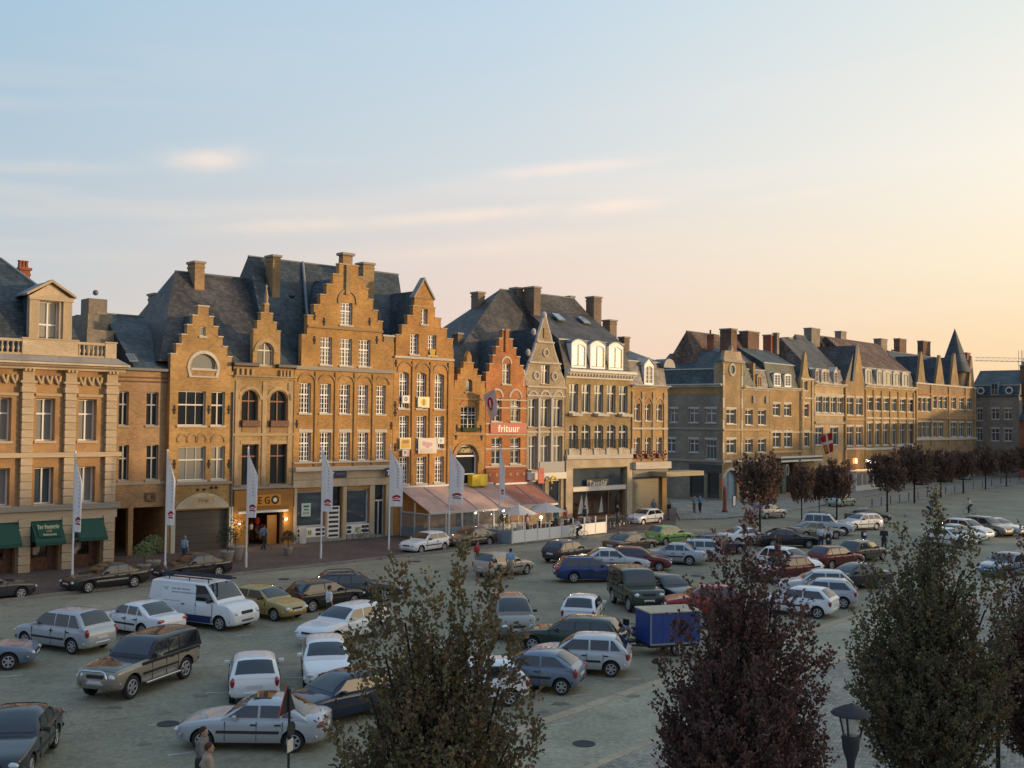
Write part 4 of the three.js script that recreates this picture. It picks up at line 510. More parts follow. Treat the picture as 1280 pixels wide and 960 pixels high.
// ================================================================ house with the pointed stepped gable and posters
seed(16);
{
  const b = building('poster_house', 'yellow brick house with pointed stepped gable and posters hung between its tall windows', PM, 0.02, 491.3, 566, 520); b.mid = 528; const Y = b.Y;
  const C = [[498.5, 511], [520.5, 533], [543, 555]], o = { nx: 4, ny: 6, transom: 0.25, bw: 0.045, sill: M.palestone, depth: 0.28, frame: M.white };
  for (const r of row(b, 466, 511, C, { ...o, pane: M.glass, rise: 0.15 })) archBand(b, r.x0 - 0.06, r.x1 + 0.35, r.y1 - 0.02, 0.75, 0.14, M.tan, 0.07);
  row(b, 520, 561, C, { ...o, pane: M.glassBlue }); row(b, 571, 604, C, { ...o, pane: M.glass });
  row(b, 418, 443.5, [[512.5, 523.5], [535, 545.5]], { ...o, ny: 5, transom: 0, pane: M.glass }); row(b, 386, 405, [[526.5, 534.5]], { ...o, ny: 4, transom: 0, pane: M.glassBlue });
  const ys = Y(434), xl = b.x(495, 434), xr = b.x(566, 434), tl = b.x(516.5, 372), tr = b.x(544, 372), yt = Y(384), st = steps(b, xl, xr, ys, tl, tr, yt, 4, M.stone, 0.42), c = b.x(530, 349);
  const apex = [[tr - 0.1, yt], [b.x(541.5, 372), Y(372)], [c, Y(349.5)], [b.x(518.5, 372), Y(372)], [tl + 0.1, yt]]; const i0 = st.findIndex((p, i) => i > 0 && st[i][0] < c); st.splice(i0, 0, ...apex);
  front(b, [[0, 0], [b.w, 0], [b.w, ys], ...st, [xl, Y(447)], [0, Y(447)]], M.amberBrick, 0.42); shell(b, M.amberBrick, 11, Y(447));
  add(b.g, 'gable_coping', slab([[b.x(542.5, 373), Y(374)], [b.x(543.5, 373), Y(372)], [c, Y(346.5)], [b.x(516.5, 373), Y(372)], [b.x(517.5, 373), Y(374)], [c, Y(350)]], null, -0.5, 0.12), M.greystone);
  course(b, Y(373.5), Y(371.5), 0.06, M.tan, b.x(518.5, 372), b.x(541.5, 372)); course(b, Y(449.5), Y(446.5), 0.16, M.palestone);
  for (const px of [515.5, 538]) add(b.g, 'brick_pier', bevelBox(b.x(px - 1.8, 530), b.x(px + 1.8, 530), Y(606), Y(452), -0.06, 0.1, 0.02), M.amberBrick); add(b.g, 'brick_pier', bevelBox(b.x(559, 530), b.w, Y(606), Y(452), -0.06, 0.1, 0.02), M.amberBrick);
  anchors(b, [[495, 454], [517, 456], [539, 457], [560, 458], [494, 506], [517, 507], [538, 508], [560, 508], [494, 516], [516, 516], [538, 517], [560, 517], [494, 559], [516, 559], [560, 559], [516, 569], [560, 567]]);
  add(b.g, 'roof', poly([[xl + 0.3, ys - 0.4, -0.43], [xr - 0.2, ys - 0.4, -0.43], [c, Y(362), -0.43], [xl + 0.3, ys - 0.4, -9], [xr - 0.2, ys - 0.4, -9], [c, Y(362), -9]], [[0, 2, 5, 3], [1, 4, 5, 2], [3, 5, 4]]), M.slate);
  // posters and flags hung out of the windows
  const P = (a, e, t, bt, f, nm = 'poster') => sign(b.g, b.x(a, (t + bt) / 2), b.x(e, (t + bt) / 2), Y(bt), Y(t), 0.2, f, nm, M.white, 120);
  P(501, 510, 495, 504.5, (c, w, h) => { c.fillStyle = '#d8d4cc'; c.fillRect(0, 0, w, h); c.fillStyle = '#55585e'; c.beginPath(); c.arc(w / 2, h * 0.46, h * 0.3, 0, 7); c.fill(); c.fillStyle = '#a0a2a4'; c.beginPath(); c.arc(w / 2, h * 0.46, h * 0.15, 0, 7); c.fill(); });
  P(520.5, 535, 496, 509.5, (c, w, h) => { c.fillStyle = '#e6d7a6'; c.fillRect(0, 0, w, h); c.fillStyle = '#d8a428'; c.beginPath(); c.arc(w / 2, h / 2, h * 0.34, 0, 7); c.fill(); c.fillStyle = '#5f7a38'; c.fillRect(w * 0.42, h * 0.25, w * 0.16, h * 0.55); c.fillStyle = '#a03050'; c.fillRect(0, h * 0.94, w * 0.3, h * 0.06); });
  P(498, 512, 547, 561, (c, w, h) => { c.fillStyle = '#e0d2a0'; c.fillRect(0, 0, w, h); c.fillStyle = '#cf9e1c'; c.fillRect(w * 0.08, h * 0.1, w * 0.84, h * 0.8); c.fillStyle = '#8a6a18'; c.fillRect(w * 0.2, h * 0.2, w * 0.6, h * 0.3); });
  P(501, 510, 561.5, 570, (c, w, h) => { c.fillStyle = '#dcd4cc'; c.fillRect(0, 0, w, h); c.fillStyle = '#7a8478'; c.beginPath(); c.arc(w * 0.4, h * 0.4, h * 0.26, 0, 7); c.fill(); c.fillStyle = '#d09aa0'; c.fillRect(w * 0.7, 0, w * 0.3, h); });
  P(521, 544, 547.5, 567, (c, w, h) => { c.fillStyle = '#cfc4bc'; c.fillRect(0, 0, w, h); c.fillStyle = '#b88a94'; for (const [x, y, r] of [[0.3, 0.35, 0.16], [0.5, 0.45, 0.2], [0.68, 0.4, 0.12]]) { c.beginPath(); c.arc(w * x, h * y, h * r, 0, 7); c.fill(); } c.fillStyle = '#8a8a90'; for (let k = 0; k < 5; k++) c.fillRect(w * 0.1, h * (0.7 + k * 0.05), w * 0.7, h * 0.015); c.fillStyle = '#d8b888'; c.fillRect(0, h * 0.93, w, h * 0.07); }, 'banner');
  P(545, 553.5, 547, 555, (c, w, h) => { c.fillStyle = '#d2d4d2'; c.fillRect(0, 0, w, h); c.fillStyle = '#9aa0a0'; c.beginPath(); c.arc(w / 2, h / 2, h * 0.3, 0, 7); c.fill(); });
  { const x0 = b.x(536, 440), x1 = b.x(543.5, 440); const pts = [[x0, Y(436)], [x1, Y(436)], [x1 - 0.1, Y(444)], [(x0 + x1) / 2, Y(446)], [x0 + 0.1, Y(443)]].reverse(); add(b.g, 'hanging_cloth', slab(pts, null, 0.02, 0.1, 0.02), M.yellowCloth); }
}
// ================================================================ small ornate stepped gable with the arched cafe front
seed(17);
{
  const b = building('cafe_house', 'low tan house with small ornate stepped gable over an arched cafe front', PM, -0.03, 566.3, 606.5, 540); b.mid = 587; const Y = b.Y;
  row(b, 474, 490, [[582, 590.5]], { nx: 1, transom: 0, frame: M.sand, pane: M.glassBlue, rise: 0.2, sill: M.sand }); const w = row(b, 508, 538, [[576, 596]], { nx: 4, transom: 0.36, ny: 4, frame: M.offwhite, pane: M.glass, sill: M.sand })[0];
  add(w.m, 'flower_box', bevelBox(w.x0 - 0.05, w.x1 + 0.05, w.y0 - 0.1, w.y0 + 0.22, 0.1, 0.35, 0.03), M.foliage); archBand(b, w.x0 - 0.05, w.x1 + 0.05, w.y1 + 0.12, 0.42, 0.14, M.orange, 0.05);
  const ax0 = b.x(570, 590), ax1 = b.x(597, 590), ay0 = 0.2, ay1 = Y(556); const rise = 1.5; const door = win(b, ax0, ax1, ay0, ay1, { rise, nx: 1, frame: M.white, pane: M.glass, sill: null, depth: 0.35, fw: 0.14 });
  add(door, 'transom_bar', bx(ax0, ax1, Y(571), Y(569), -0.35, -0.24), M.white); add(door, 'transom_bar', bx(ax0, ax1, Y(593.5), Y(592), -0.35, -0.24), M.white); archBand(b, ax0 - 0.05, ax1 + 0.05, ay1 - rise, rise + 0.05, 0.35, M.ochre, 0.08);
  const ys = Y(485), st = steps(b, 0.1, b.w - 0.1, ys, b.x(579.5, 450), b.x(592, 450), Y(454), 4, M.sand, 0.4), c = b.x(586.5, 440), i0 = st.findIndex((p) => p[0] < c);
  st.splice(i0, 0, [b.x(589.5, 452), Y(454)], [b.x(589.5, 452), Y(445)], [c, Y(439)], [b.x(583.5, 452), Y(445)], [b.x(583.5, 452), Y(454)]); front(b, [[0, 0], [b.w, 0], [b.w, ys], ...st, [0, ys]], M.amberBrick, 0.4); shell(b, M.amberBrick, 8, Y(490));
  course(b, Y(544), Y(541.5), 0.1, M.sand); course(b, Y(500), Y(498), 0.06, M.sand);
  sign(b.g, b.x(575, 563), b.x(592, 563), Y(566.5), Y(560), -0.2, (c, w, h) => { c.fillStyle = '#15120c'; c.fillRect(0, 0, w, h); c.fillStyle = '#d8b830'; c.font = 'italic bold ' + h * 0.95 + 'px serif'; c.textAlign = 'center'; c.textBaseline = 'middle'; c.fillText('Café', w / 2, h / 2, w * 0.95); }, 'sign', M.black);
  { const m = add(b.g, 'yellow_sign', bevelBox(b.x(582, 600), b.x(601.5, 600), Y(607.5), Y(592.5), 0.25, 0.85, 0.04), M.yellowBox); add(m, 'panel_joint', bx((b.x(582, 600) + b.x(601, 600)) / 2 - 0.02, (b.x(582, 600) + b.x(601, 600)) / 2 + 0.02, Y(607), Y(593), 0.84, 0.856), M.orangeBoard); }
  add(b.g, 'roof', poly([[0.2, ys - 0.3, -0.42], [b.w - 0.2, ys - 0.3, -0.42], [c, Y(460), -0.42], [0.2, ys - 0.3, -8], [b.w - 0.2, ys - 0.3, -8], [c, Y(460), -8]], [[0, 2, 5, 3], [1, 4, 5, 2]]), M.rooftile);
  anchors(b, [[571, 535], [601, 536], [570, 545], [602, 546]]);
}
// ================================================================ bright orange-red gable of the chip shop
seed(18);
{
  const b = building('chip_shop_house', 'bright orange brick house with sharp stepped gable and white frituur lettering', PM, 0, 607, 658, 520); b.mid = 632; const Y = b.Y;
  const C = [[614.5, 627], [638, 650.5]], o = { nx: 2, ny: 4, transom: 0.34, frame: M.offwhite, sill: M.palestone, pane: M.glassBlue, depth: 0.25 };
  for (const r of row(b, 498, 527, C, { ...o, pane: M.glass })) archBand(b, r.x0, r.x1, r.y1 + 0.1, (r.x1 - r.x0) / 2, 0.18, M.palestone, 0.06); for (const r of row(b, 547, 580, C, { ...o, pane: M.glassBlue })) ; const r3 = row(b, 454.5, 480, [[628, 638]], { ...o, pane: M.glassBlue })[0]; archBand(b, r3.x0, r3.x1, r3.y1 + 0.02, (r3.x1 - r3.x0) / 2, 0.16, M.palestone, 0.06);
  const ys = Y(478), st = steps(b, 0, b.w, ys, b.x(628, 413), b.x(636.5, 413), Y(413), 6, M.palestone, 0.42); front(b, [[0, 0], [b.w, 0], [b.w, ys], ...st.slice(0), [0, ys]], M.orange, 0.42); shell(b, M.orange, 8, ys - 0.5);
  for (const py of [500, 510, 530, 543, 561, 583]) course(b, Y(py + 0.9), Y(py - 0.9), 0.035, M.palestone);
  sign(b.g, b.x(612, 535), b.x(657, 535), Y(541.5), Y(529.5), 0.12, text('frituur', '#f0e6d8', '#a23418', { size: 0.95 }), 'sign', M.redCloth);
  add(b.g, 'shop_band', bevelBox(0, b.w, Y(604), Y(585), -0.05, 0.14, 0.03), M.redbrick); for (let k = 0; k < 6; k++) { const s = new THREE.CylinderGeometry(0.16, 0.16, 0.06, 12); s.rotateX(Math.PI / 2); s.translate(b.w * (k + 0.5) / 6, Y(593), 0.15); add(b.g, 'roundel', s, M.ochre); }
  const c = (b.x(628, 413) + b.x(636.5, 413)) / 2; add(b.g, 'roof', poly([[0.25, ys - 0.3, -0.43], [b.w - 0.25, ys - 0.3, -0.43], [c, Y(424), -0.43], [0.25, ys - 0.3, -7], [b.w - 0.25, ys - 0.3, -7], [c, Y(424), -7]], [[0, 2, 5, 3], [1, 4, 5, 2]]), M.slate);
  { const x = b.x(633, 418); add(b.g, 'gable_shaft', bx(x - 0.2, x + 0.2, Y(440), Y(411), 0.001, 0.14), M.orange); }
}
// ================================================================ grey stone house with the curved gable
seed(19);
{
  const b = building('curved_gable_house', 'pale stone house with curved baroque gable, roundels and rows of tall windows', PM, 0.03, 658.3, 706, 520); b.mid = 682; const Y = b.Y;
  const C = [[660.5, 671], [675.5, 687], [691.5, 703]], o = { nx: 2, transom: 0.3, frame: M.offwhite, pane: M.glassBlue, depth: 0.3, sill: M.sand };
  for (const r of row(b, 499, 534, C, o)) archBand(b, r.x0 + 0.05, r.x1 - 0.05, r.y1 + 0.15, (r.x1 - r.x0) / 2 - 0.05, 0.16, M.palestone, 0.07); row(b, 545, 587, C, { ...o, pane: M.glassCurtain }); row(b, 456, 480, [[677, 687]], { ...o, pane: M.glassBlue });
  row(b, 600, 640, [[666, 681], [686, 701]], { nx: 1, frame: M.offwhite, pane: M.glass, sill: null, fw: 0.12 });
  const R = [[706, 484], [705.5, 474], [702, 466], [700, 458], [699, 454], [696, 446], [693, 437], [691.5, 429], [690.5, 428], [689, 420], [686.5, 412], [684.5, 404], [683, 398]]; const pts = R.map(([px, py]) => [b.x(px, py), Y(py)]), c = b.x(681.6, 398), Lm = pts.map(([x, y]) => [2 * c - x, y]).reverse(); Lm[Lm.length - 1][0] = 0;
  front(b, [[0, 0], [b.w, 0], ...pts, [c, Y(395)], ...Lm], M.sandGrey, 0.42); shell(b, M.sandGrey, 9, Y(486));
  const wAt = (py) => { for (let i = 1; i < R.length; i++) if (py >= R[i][1]) return b.x(R[i][0], py) - c; return 1; };
  for (const py of [428, 454, 484]) course(b, Y(py + 1), Y(py - 1.2), 0.16, M.palestone, Math.max(0, c - wAt(py) - 0.15), c + wAt(py) + 0.15); for (const py of [495, 540, 590]) course(b, Y(py + 1), Y(py - 1), 0.08, M.palestone);
  for (const [px, py] of [[670, 470], [692.5, 470], [682, 441]]) { const s = new THREE.TorusGeometry(0.32, 0.09, 8, 16); s.translate(b.x(px, py), Y(py), 0.03); add(b.g, 'roundel', s, M.palestone); }
  add(b.g, 'gable_niche', bevelBox(c - 0.22, c + 0.22, Y(423), Y(410), 0, 0.08, 0.03), M.tan); for (const [px, py, s] of [[682, 399, 1], [662, 446, 0.8], [669, 420, 0.8], [656, 471, 0.7]]) { const f = new THREE.SphereGeometry(0.26 * s, 10, 8); f.scale(1, 1.6, 1); f.translate(b.x(px, py), Y(py) + 0.3, -0.2); add(b.g, 'finial', f, M.palestone); }
  for (let i = 0; i < R.length - 1; i++) for (const sgn of [1, -1]) { const [x0, y0] = pts[i], [x1, y1] = pts[i + 1]; const q = (x) => (sgn > 0 ? x : 2 * c - x); add(b.g, 'gable_moulding', bar(V3(q(x0), y0, -0.15), V3(q(x1), y1, -0.15), 0.16, 0.16, 6), M.palestone); }
  for (const px of [673.2, 689.2]) add(b.g, 'mullion_pier', bevelBox(b.x(px - 1.3, 540), b.x(px + 1.3, 540), Y(588), Y(497), -0.06, 0.12, 0.02), M.palestone);
  add(b.g, 'balcony_panel', bevelBox(b.x(673, 586), b.x(704, 586), Y(590), Y(577), 0.1, 0.18, 0.02), M.greyPaint);
  add(b.g, 'shop_fascia', bevelBox(0, b.w, Y(599), Y(590.5), -0.05, 0.3, 0.03), M.offwhite);
  sign(b.g, b.x(664, 594), b.x(671.5, 594), Y(603), Y(584), 0.9, (c, w, h) => { c.fillStyle = '#b01818'; c.fillRect(0, 0, w, h); c.fillStyle = '#8c1010'; c.fillRect(w * 0.15, h * 0.1, w * 0.7, h * 0.3); }, 'projecting_sign', M.redCloth); { const s = new THREE.TorusGeometry(0.32, 0.1, 8, 18, Math.PI * 1.3); s.translate(b.x(685, 600), Y(600), 0.7); add(b.g, 'ring_sign', s, M.yellowBox); }
  add(b.g, 'roof', poly([[0.4, Y(484), -0.43], [b.w - 0.4, Y(484), -0.43], [c, Y(410), -0.43], [0.4, Y(484), -6], [b.w - 0.4, Y(484), -6], [c, Y(410), -6]], [[0, 2, 5, 3], [1, 4, 5, 2]]), M.slate);
}
// ================================================================ wide house with three lit dormers
seed(20);
{
  const b = building('dormer_house', 'wide ochre house with three white dormers catching the sun and a glazed shopfront', PM, 0, 706.5, 789, 520); b.mid = 748; const Y = b.Y;
  const C = [[711.5, 722.5], [727, 738], [743, 754], [758.5, 769.5], [773.5, 784.5]], o = { nx: 2, transom: 0.3, frame: M.offwhite, pane: M.glassBlue, depth: 0.25, sill: M.palestone };
  row(b, 481, 516, C, { ...o }); for (const r of row(b, 531, 561, C, { ...o, rise: 0.22 })) { const pts = [[r.x0 - 0.1, r.y0], [r.x1 + 0.1, r.y0], [r.x1 + 0.1, r.y0 + 0.9], [r.x0 - 0.1, r.y0 + 0.9]]; const geos = [bx(r.x0 - 0.1, r.x1 + 0.1, r.y0 + 0.85, r.y0 + 0.9, 0.2, 0.25)]; for (let k = 0; k < 6; k++) { const x = r.x0 - 0.1 + (r.x1 - r.x0 + 0.2) * k / 5; geos.push(bx(x - 0.015, x + 0.015, r.y0 - 0.1, r.y0 + 0.85, 0.21, 0.24)); } add(r.m, 'railing', geos, M.iron); }
  const ye = Y(474), yf = Y(575), gx0 = b.x(715, 620), gx1 = b.x(781, 620); b.holes.push([[gx0, Y(607)], [gx1, Y(607)], [gx1, Y(585)], [gx0, Y(585)]], [[gx0, 0.3], [gx1, 0.3], [gx1, Y(613.5)], [gx0, Y(613.5)]]);
  front(b, [[0, 0], [b.w, 0], [b.w, ye], [0, ye]], M.khaki); shell(b, M.khaki, 11, ye);
  cornice(b, ye, Y(463), 0.7, M.offwhite, -0.05, b.w + 0.05); { const n = 22; for (let k = 0; k < n; k++) add(b.g, 'dentil', bevelBox(b.w * (k + 0.2) / n, b.w * (k + 0.65) / n, Y(471.5), Y(468), 0.1, 0.5, 0.02), M.palestone); }
  for (const [a, c] of [[711, 724], [743, 757], [773, 787]]) add(b.g, 'balcony', bevelBox(b.x(a, 518), b.x(c, 518), Y(520.5), Y(517), -0.05, 0.5, 0.03), M.palestone);
  course(b, Y(573.5), Y(568), 0.3, M.palestone); for (let k = 0; k < 6; k++) add(b.g, 'balcony_pier', bevelBox(b.x(709 + k * 15.6, 563), b.x(713 + k * 15.6, 563), Y(568), Y(561), -0.05, 0.25, 0.02), M.palestone); add(b.g, 'balcony_wall', bx(0.1, b.w - 0.1, Y(568), Y(562), 0.02, 0.14), M.limestone);
  add(b.g, 'stone_frame', slab([[0, 0], [b.w, 0], [b.w, Y(574)], [0, Y(574)]], [[[b.x(714, 620), 0.02], [b.x(782, 620), 0.02], [b.x(782, 620), Y(584)], [b.x(714, 620), Y(584)]]], 0.005, 0.2), M.limestone);
  add(b.g, 'sign_beam', bevelBox(gx0, gx1, Y(613), Y(607.5), -0.1, 0.15, 0.02), M.offwhite); sign(b.g, b.x(733, 604), b.x(760, 604), Y(608.5), Y(599), 0.06, (c, w, h) => { c.fillStyle = '#20262a'; c.fillRect(0, 0, w, h); c.fillStyle = '#efe8d4'; c.font = 'italic bold ' + h * 0.95 + 'px serif'; c.textAlign = 'center'; c.textBaseline = 'middle'; c.fillText('Tasella', w / 2, h / 2, w * 0.96); }, 'sign', M.iron);
  const sw = add(b.g, 'shop_window', [bx(gx0, gx1, 0.3, 0.45, -0.3, -0.2), bx((gx0 + gx1) * 0.66, (gx0 + gx1) * 0.66 + 0.1, 0.3, Y(613.5), -0.3, -0.2)], M.brownPaint); add(sw, 'pane', bx(gx0, gx1, 0.4, Y(613.5), -0.3, -0.28), M.glassClear); add(sw, 'pane', bx(gx0, gx1, Y(607), Y(585), -0.32, -0.28), M.glassBlue);
  recess(b, gx0, gx1, 0.3, Y(613.5), 2.6, M.brown); for (const [px, w, t] of [[737, 1.1, 617], [743, 1.0, 615], [762, 0.8, 620]]) add(b.g, 'display_drape', poly([[b.x(px, 630) - w / 2, 0.6, -1.0], [b.x(px, 630) + w / 2, 0.6, -1.2], [b.x(px, 630) + 0.1, Y(t), -1.1], [b.x(px, 630), 0.6, -1.5]], [[0, 1, 2], [1, 3, 2], [3, 0, 2]]), M.white);
  mansard(b, 0, b.w, -0.1, Y(464), 0.9, b.y(748, 428, -1), b.y(748, 395, -5.5), 11, M.slateWarm);
  for (const [a, c] of [[714.5, 733], [738, 756.5], [761, 779]]) dormer(b, b.x(a, 445, -0.15), b.x(c, 445, -0.15), Y(461), b.y(748, 431, -0.15), -0.15, 2.4, { mat: M.white, rise: 0.35, nx: 2, ny: 4, roof: M.lead, pane: M.glassWarm });
  // high hipped roof behind, with the tall stacks that step down the party wall
  const D = -6.5, rx0 = b.x(625, 361, D), rx1 = b.x(718, 373, D), xl = b.x(566, 425, -1.5), xr = b.x(800, 448, -3); hipRoof(b, xl, xr, -2.2, -12, b.y(620, 462, -2.2), b.y(660, 366, D), rx0 - xl, xr - rx1, M.slateWarm, D, 'rear_roof');
  add(b.g, 'rear_wall', bx(xl, 0, b.Y(560), b.y(620, 462, -2.2), -11, -2.6), M.redbrick);
  for (const [px, py] of [[696, 397], [728, 401]]) { const m = add(b.g, 'skylight', bevelBox(-0.5, 0.5, -0.6, 0.6, 0, 0.14, 0.03), M.zinc); m.position.set(b.x(px, py, -4.4), b.y(px, py, -4.4), -4.25); m.rotation.x = -0.95; add(m, 'pane', bx(-0.42, 0.42, -0.52, 0.52, 0.14, 0.15), M.glassSky); }
  chimney(b, 591, 606, 365, 402, -7, M.stackBrick, { deep: 1 }); chimney(b, 640, 654, 359.5, 395, -6.2, M.stackBrick, { deep: 1 }); chimney(b, 655, 676, 358.5, 400, -4.6, M.stackBrick, { deep: 1.4, side: 0.6 }); chimney(b, 733, 752, 371, 408, -5.5, M.stackBrick, { deep: 1.1, side: 0.5 }); chimney(b, 754, 771, 400, 425, -5.0, M.stackBrick, { deep: 1, side: 0.5 }); chimney(b, 774, 787, 421, 440, -4.2, M.stackBrick, { deep: 0.8, side: 0.5 }); chimney(b, 709, 718, 370, 380, -6.8, M.stackBrick, { deep: 0.6 }); chimney(b, 568, 578, 416, 440, -4, M.stackBrick, { deep: 0.8 });
}
// ================================================================ narrow end house with flower boxes
seed(21);
{
  const b = building('flower_box_house', 'narrow buff house with red flower boxes, pale mansard and single dormer', PM, 0.02, 789.3, 834, 520); b.mid = 811; const Y = b.Y;
  const C = [[793, 800], [806.5, 813.5], [820.5, 827.5]], o = { nx: 2, transom: 0.3, frame: M.offwhite, pane: M.glassBlue, depth: 0.25, sill: M.palestone };
  row(b, 505, 526, C, o); for (const r of row(b, 547, 570, C, o)) { const m = add(r.m, 'flower_box', bevelBox(r.x0 - 0.15, r.x1 + 0.15, r.y0 - 0.2, r.y0 + 0.25, 0.1, 0.4, 0.03), M.wood); seed(7); const geos = []; for (let k = 0; k < 24; k++) { const s = new THREE.IcosahedronGeometry(rr(0.06, 0.12), 0); s.translate(rr(r.x0 - 0.15, r.x1 + 0.15), r.y0 + rr(-0.25, 0.5), rr(0.15, 0.5)); geos.push(s); } add(m, 'flowers', geos, M.redFlower).userData.kind = 'stuff'; }
  const sx0 = b.x(791, 615), sx1 = b.x(828, 615); b.holes.push([[sx0, 0.02], [sx1, 0.02], [sx1, Y(596)], [sx0, Y(596)]]); const ye = Y(485); front(b, [[0, 0], [b.w, 0], [b.w, ye], [0, ye]], M.ochre); shell(b, M.grey, 11, ye);
  const sh = add(b.g, 'roller_shutter', bx(sx0, sx1, 0.02, Y(596), -0.32, -0.3), M.creamShutter); for (let k = 0; k < 16; k++) { const h = (Y(596) - 0.02) / 16; add(sh, 'slat', bevelBox(sx0, sx1, 0.02 + h * k + 0.01, 0.02 + h * (k + 1) - 0.01, -0.3, -0.27, 0.008), M.creamShutter); }
  for (const [a, c] of [[789.4, 792], [801.5, 805], [815, 819], [829, 833.8]]) add(b.g, 'pilaster', bevelBox(b.x(a, 530), b.x(c, 530), Y(576), Y(490), -0.06, 0.1, 0.02), M.sand); for (const px of [797, 810, 824]) archBand(b, b.x(px - 4, 500), b.x(px + 4, 500), Y(503), 0.4, 0.14, M.sand, 0.08);
  course(b, Y(537), Y(534.5), 0.15, M.palestone); cornice(b, ye, Y(481.5), 0.5, M.palestone, 0, b.w); add(b.g, 'balcony', bevelBox(0, b.w, Y(586), Y(577), -0.05, 0.6, 0.05), M.palestone); add(b.g, 'fascia', bevelBox(0.1, b.w, Y(596), Y(587), -0.05, 0.15, 0.02), M.greystone);
  mansard(b, 0, b.w, -0.1, Y(482), 0.5, Y(452), b.y(811, 440, -5), 10, M.paleSlate, M.slateGreen); dormer(b, b.x(806, 465), b.x(817.5, 465), Y(481), Y(456), -0.05, 1.6, { mat: M.white, rise: 0.3, gable: true, roof: M.palestone });
  { const s = new THREE.CylinderGeometry(0.9, 0.9, 1.6, 16, 1, false, 0, Math.PI); s.rotateX(Math.PI / 2); s.rotateZ(Math.PI / 2); s.translate(b.x(837, 470), Y(458), -0.8); add(b.g, 'round_dormer_roof', s, M.lead); }
  // flat canopy carried round the corner
  add(b.g, 'canopy', bevelBox(b.x(811, 592), b.x(846, 592) + 1.6, Y(595), Y(589), 0.1, 2.2, 0.05), M.canopy);
}
// ================================================================ far row beyond the side street
function farHouse(name, label, pl, off, pxL, pxR, o) { // common far-row house: storeys of windows, cornice, roof
  const b = building(name, label, pl, off, pxL, pxR, 540); const Y = b.Y; b.o = o; seed(o.seed || 31);
  for (const [t, bt, cols, wo] of o.rows || []) row(b, t, bt, cols.map(([a, c]) => [a - 0.9, c + 0.9]), { lintel: M.palestone, nx: 2, transom: 0.32, frame: M.offwhite, pane: M.glassBlue, depth: 0.25, sill: M.palestone, fw: 0.09, ...(wo || {}) });
  for (const [a, c, t] of o.shops || []) { const x0 = b.x(a, t), x1 = b.x(c, t), y1 = Y(t); b.holes.push([[x0, 0.3], [x1, 0.3], [x1, y1], [x0, y1]]); const f = add(b.g, 'shop_front', slab([[x0, 0.3], [x1, 0.3], [x1, y1], [x0, y1]], [[[x0 + 0.12, 0.8], [x1 - 0.12, 0.8], [x1 - 0.12, y1 - 0.15], [x0 + 0.12, y1 - 0.15]]], -0.3, -0.18), M.darkPaint); add(f, 'pane', bx(x0 + 0.1, x1 - 0.1, 0.75, y1 - 0.1, -0.3, -0.26), M.glass); }
  return b; }
// ---- corner house: long shaded flank, corner turret front, sunlit front
{
  const C = G(905, 627); const PS = { O: C, u: V3(-PF.n.x, 0, -PF.n.z).multiplyScalar(-1), n: V3(-PF.u.x, 0, -PF.u.z), turn: 0 };   // flank: runs from back-left to the corner, faces the side street
  PS.u = PF.n.clone(); PS.turn = Math.atan2(-PS.u.z, PS.u.x);
  const b = farHouse('corner_house_flank', 'shaded grey flank of the corner house with green mansard facing the side street', PS, 0, 815, 903, { rows: [[511, 528, [[838.5, 846], [862.5, 872], [883, 894.5]]], [549, 565, [[834, 843], [862.5, 872]], {}], [549, 573, [[883, 894.5]], { nx: 3 }]], shops: [[862, 880, 590], [884, 899, 590]], seed: 41 }); b.mid = 870; const Y = b.Y, ye = Y(484);
  front(b, [[0, 0], [b.w, 0], [b.w, ye], [0, ye]], M.grey); course(b, Y(537), Y(534.5), 0.15, M.greystone); course(b, Y(577), Y(574), 0.18, M.greystone); cornice(b, ye, Y(480), 0.5, M.palestone, 0, b.w); add(b.g, 'brick_frieze', bx(0.1, b.w - 0.1, Y(493), Y(486), 0.004, 0.03), M.farGold);
  add(b.g, 'shop_fascia', bevelBox(b.x(862, 585), b.w, Y(590), Y(580), -0.05, 0.15, 0.02), M.darkPaint); mansard(b, 0, b.w, -0.15, Y(480), 0.7, Y(461), b.y(870, 440, -3), 7.5, M.tealSlate, M.slateGreen);
  chimney(b, 882.5, 889, 417, 446, -4.5, M.redbrick, { deep: 0.6, pots: 1, side: 0.2 }); chimney(b, 894, 914, 410, 446, -5.5, M.darkbrick, { deep: 1.4, side: 0.3 });
}
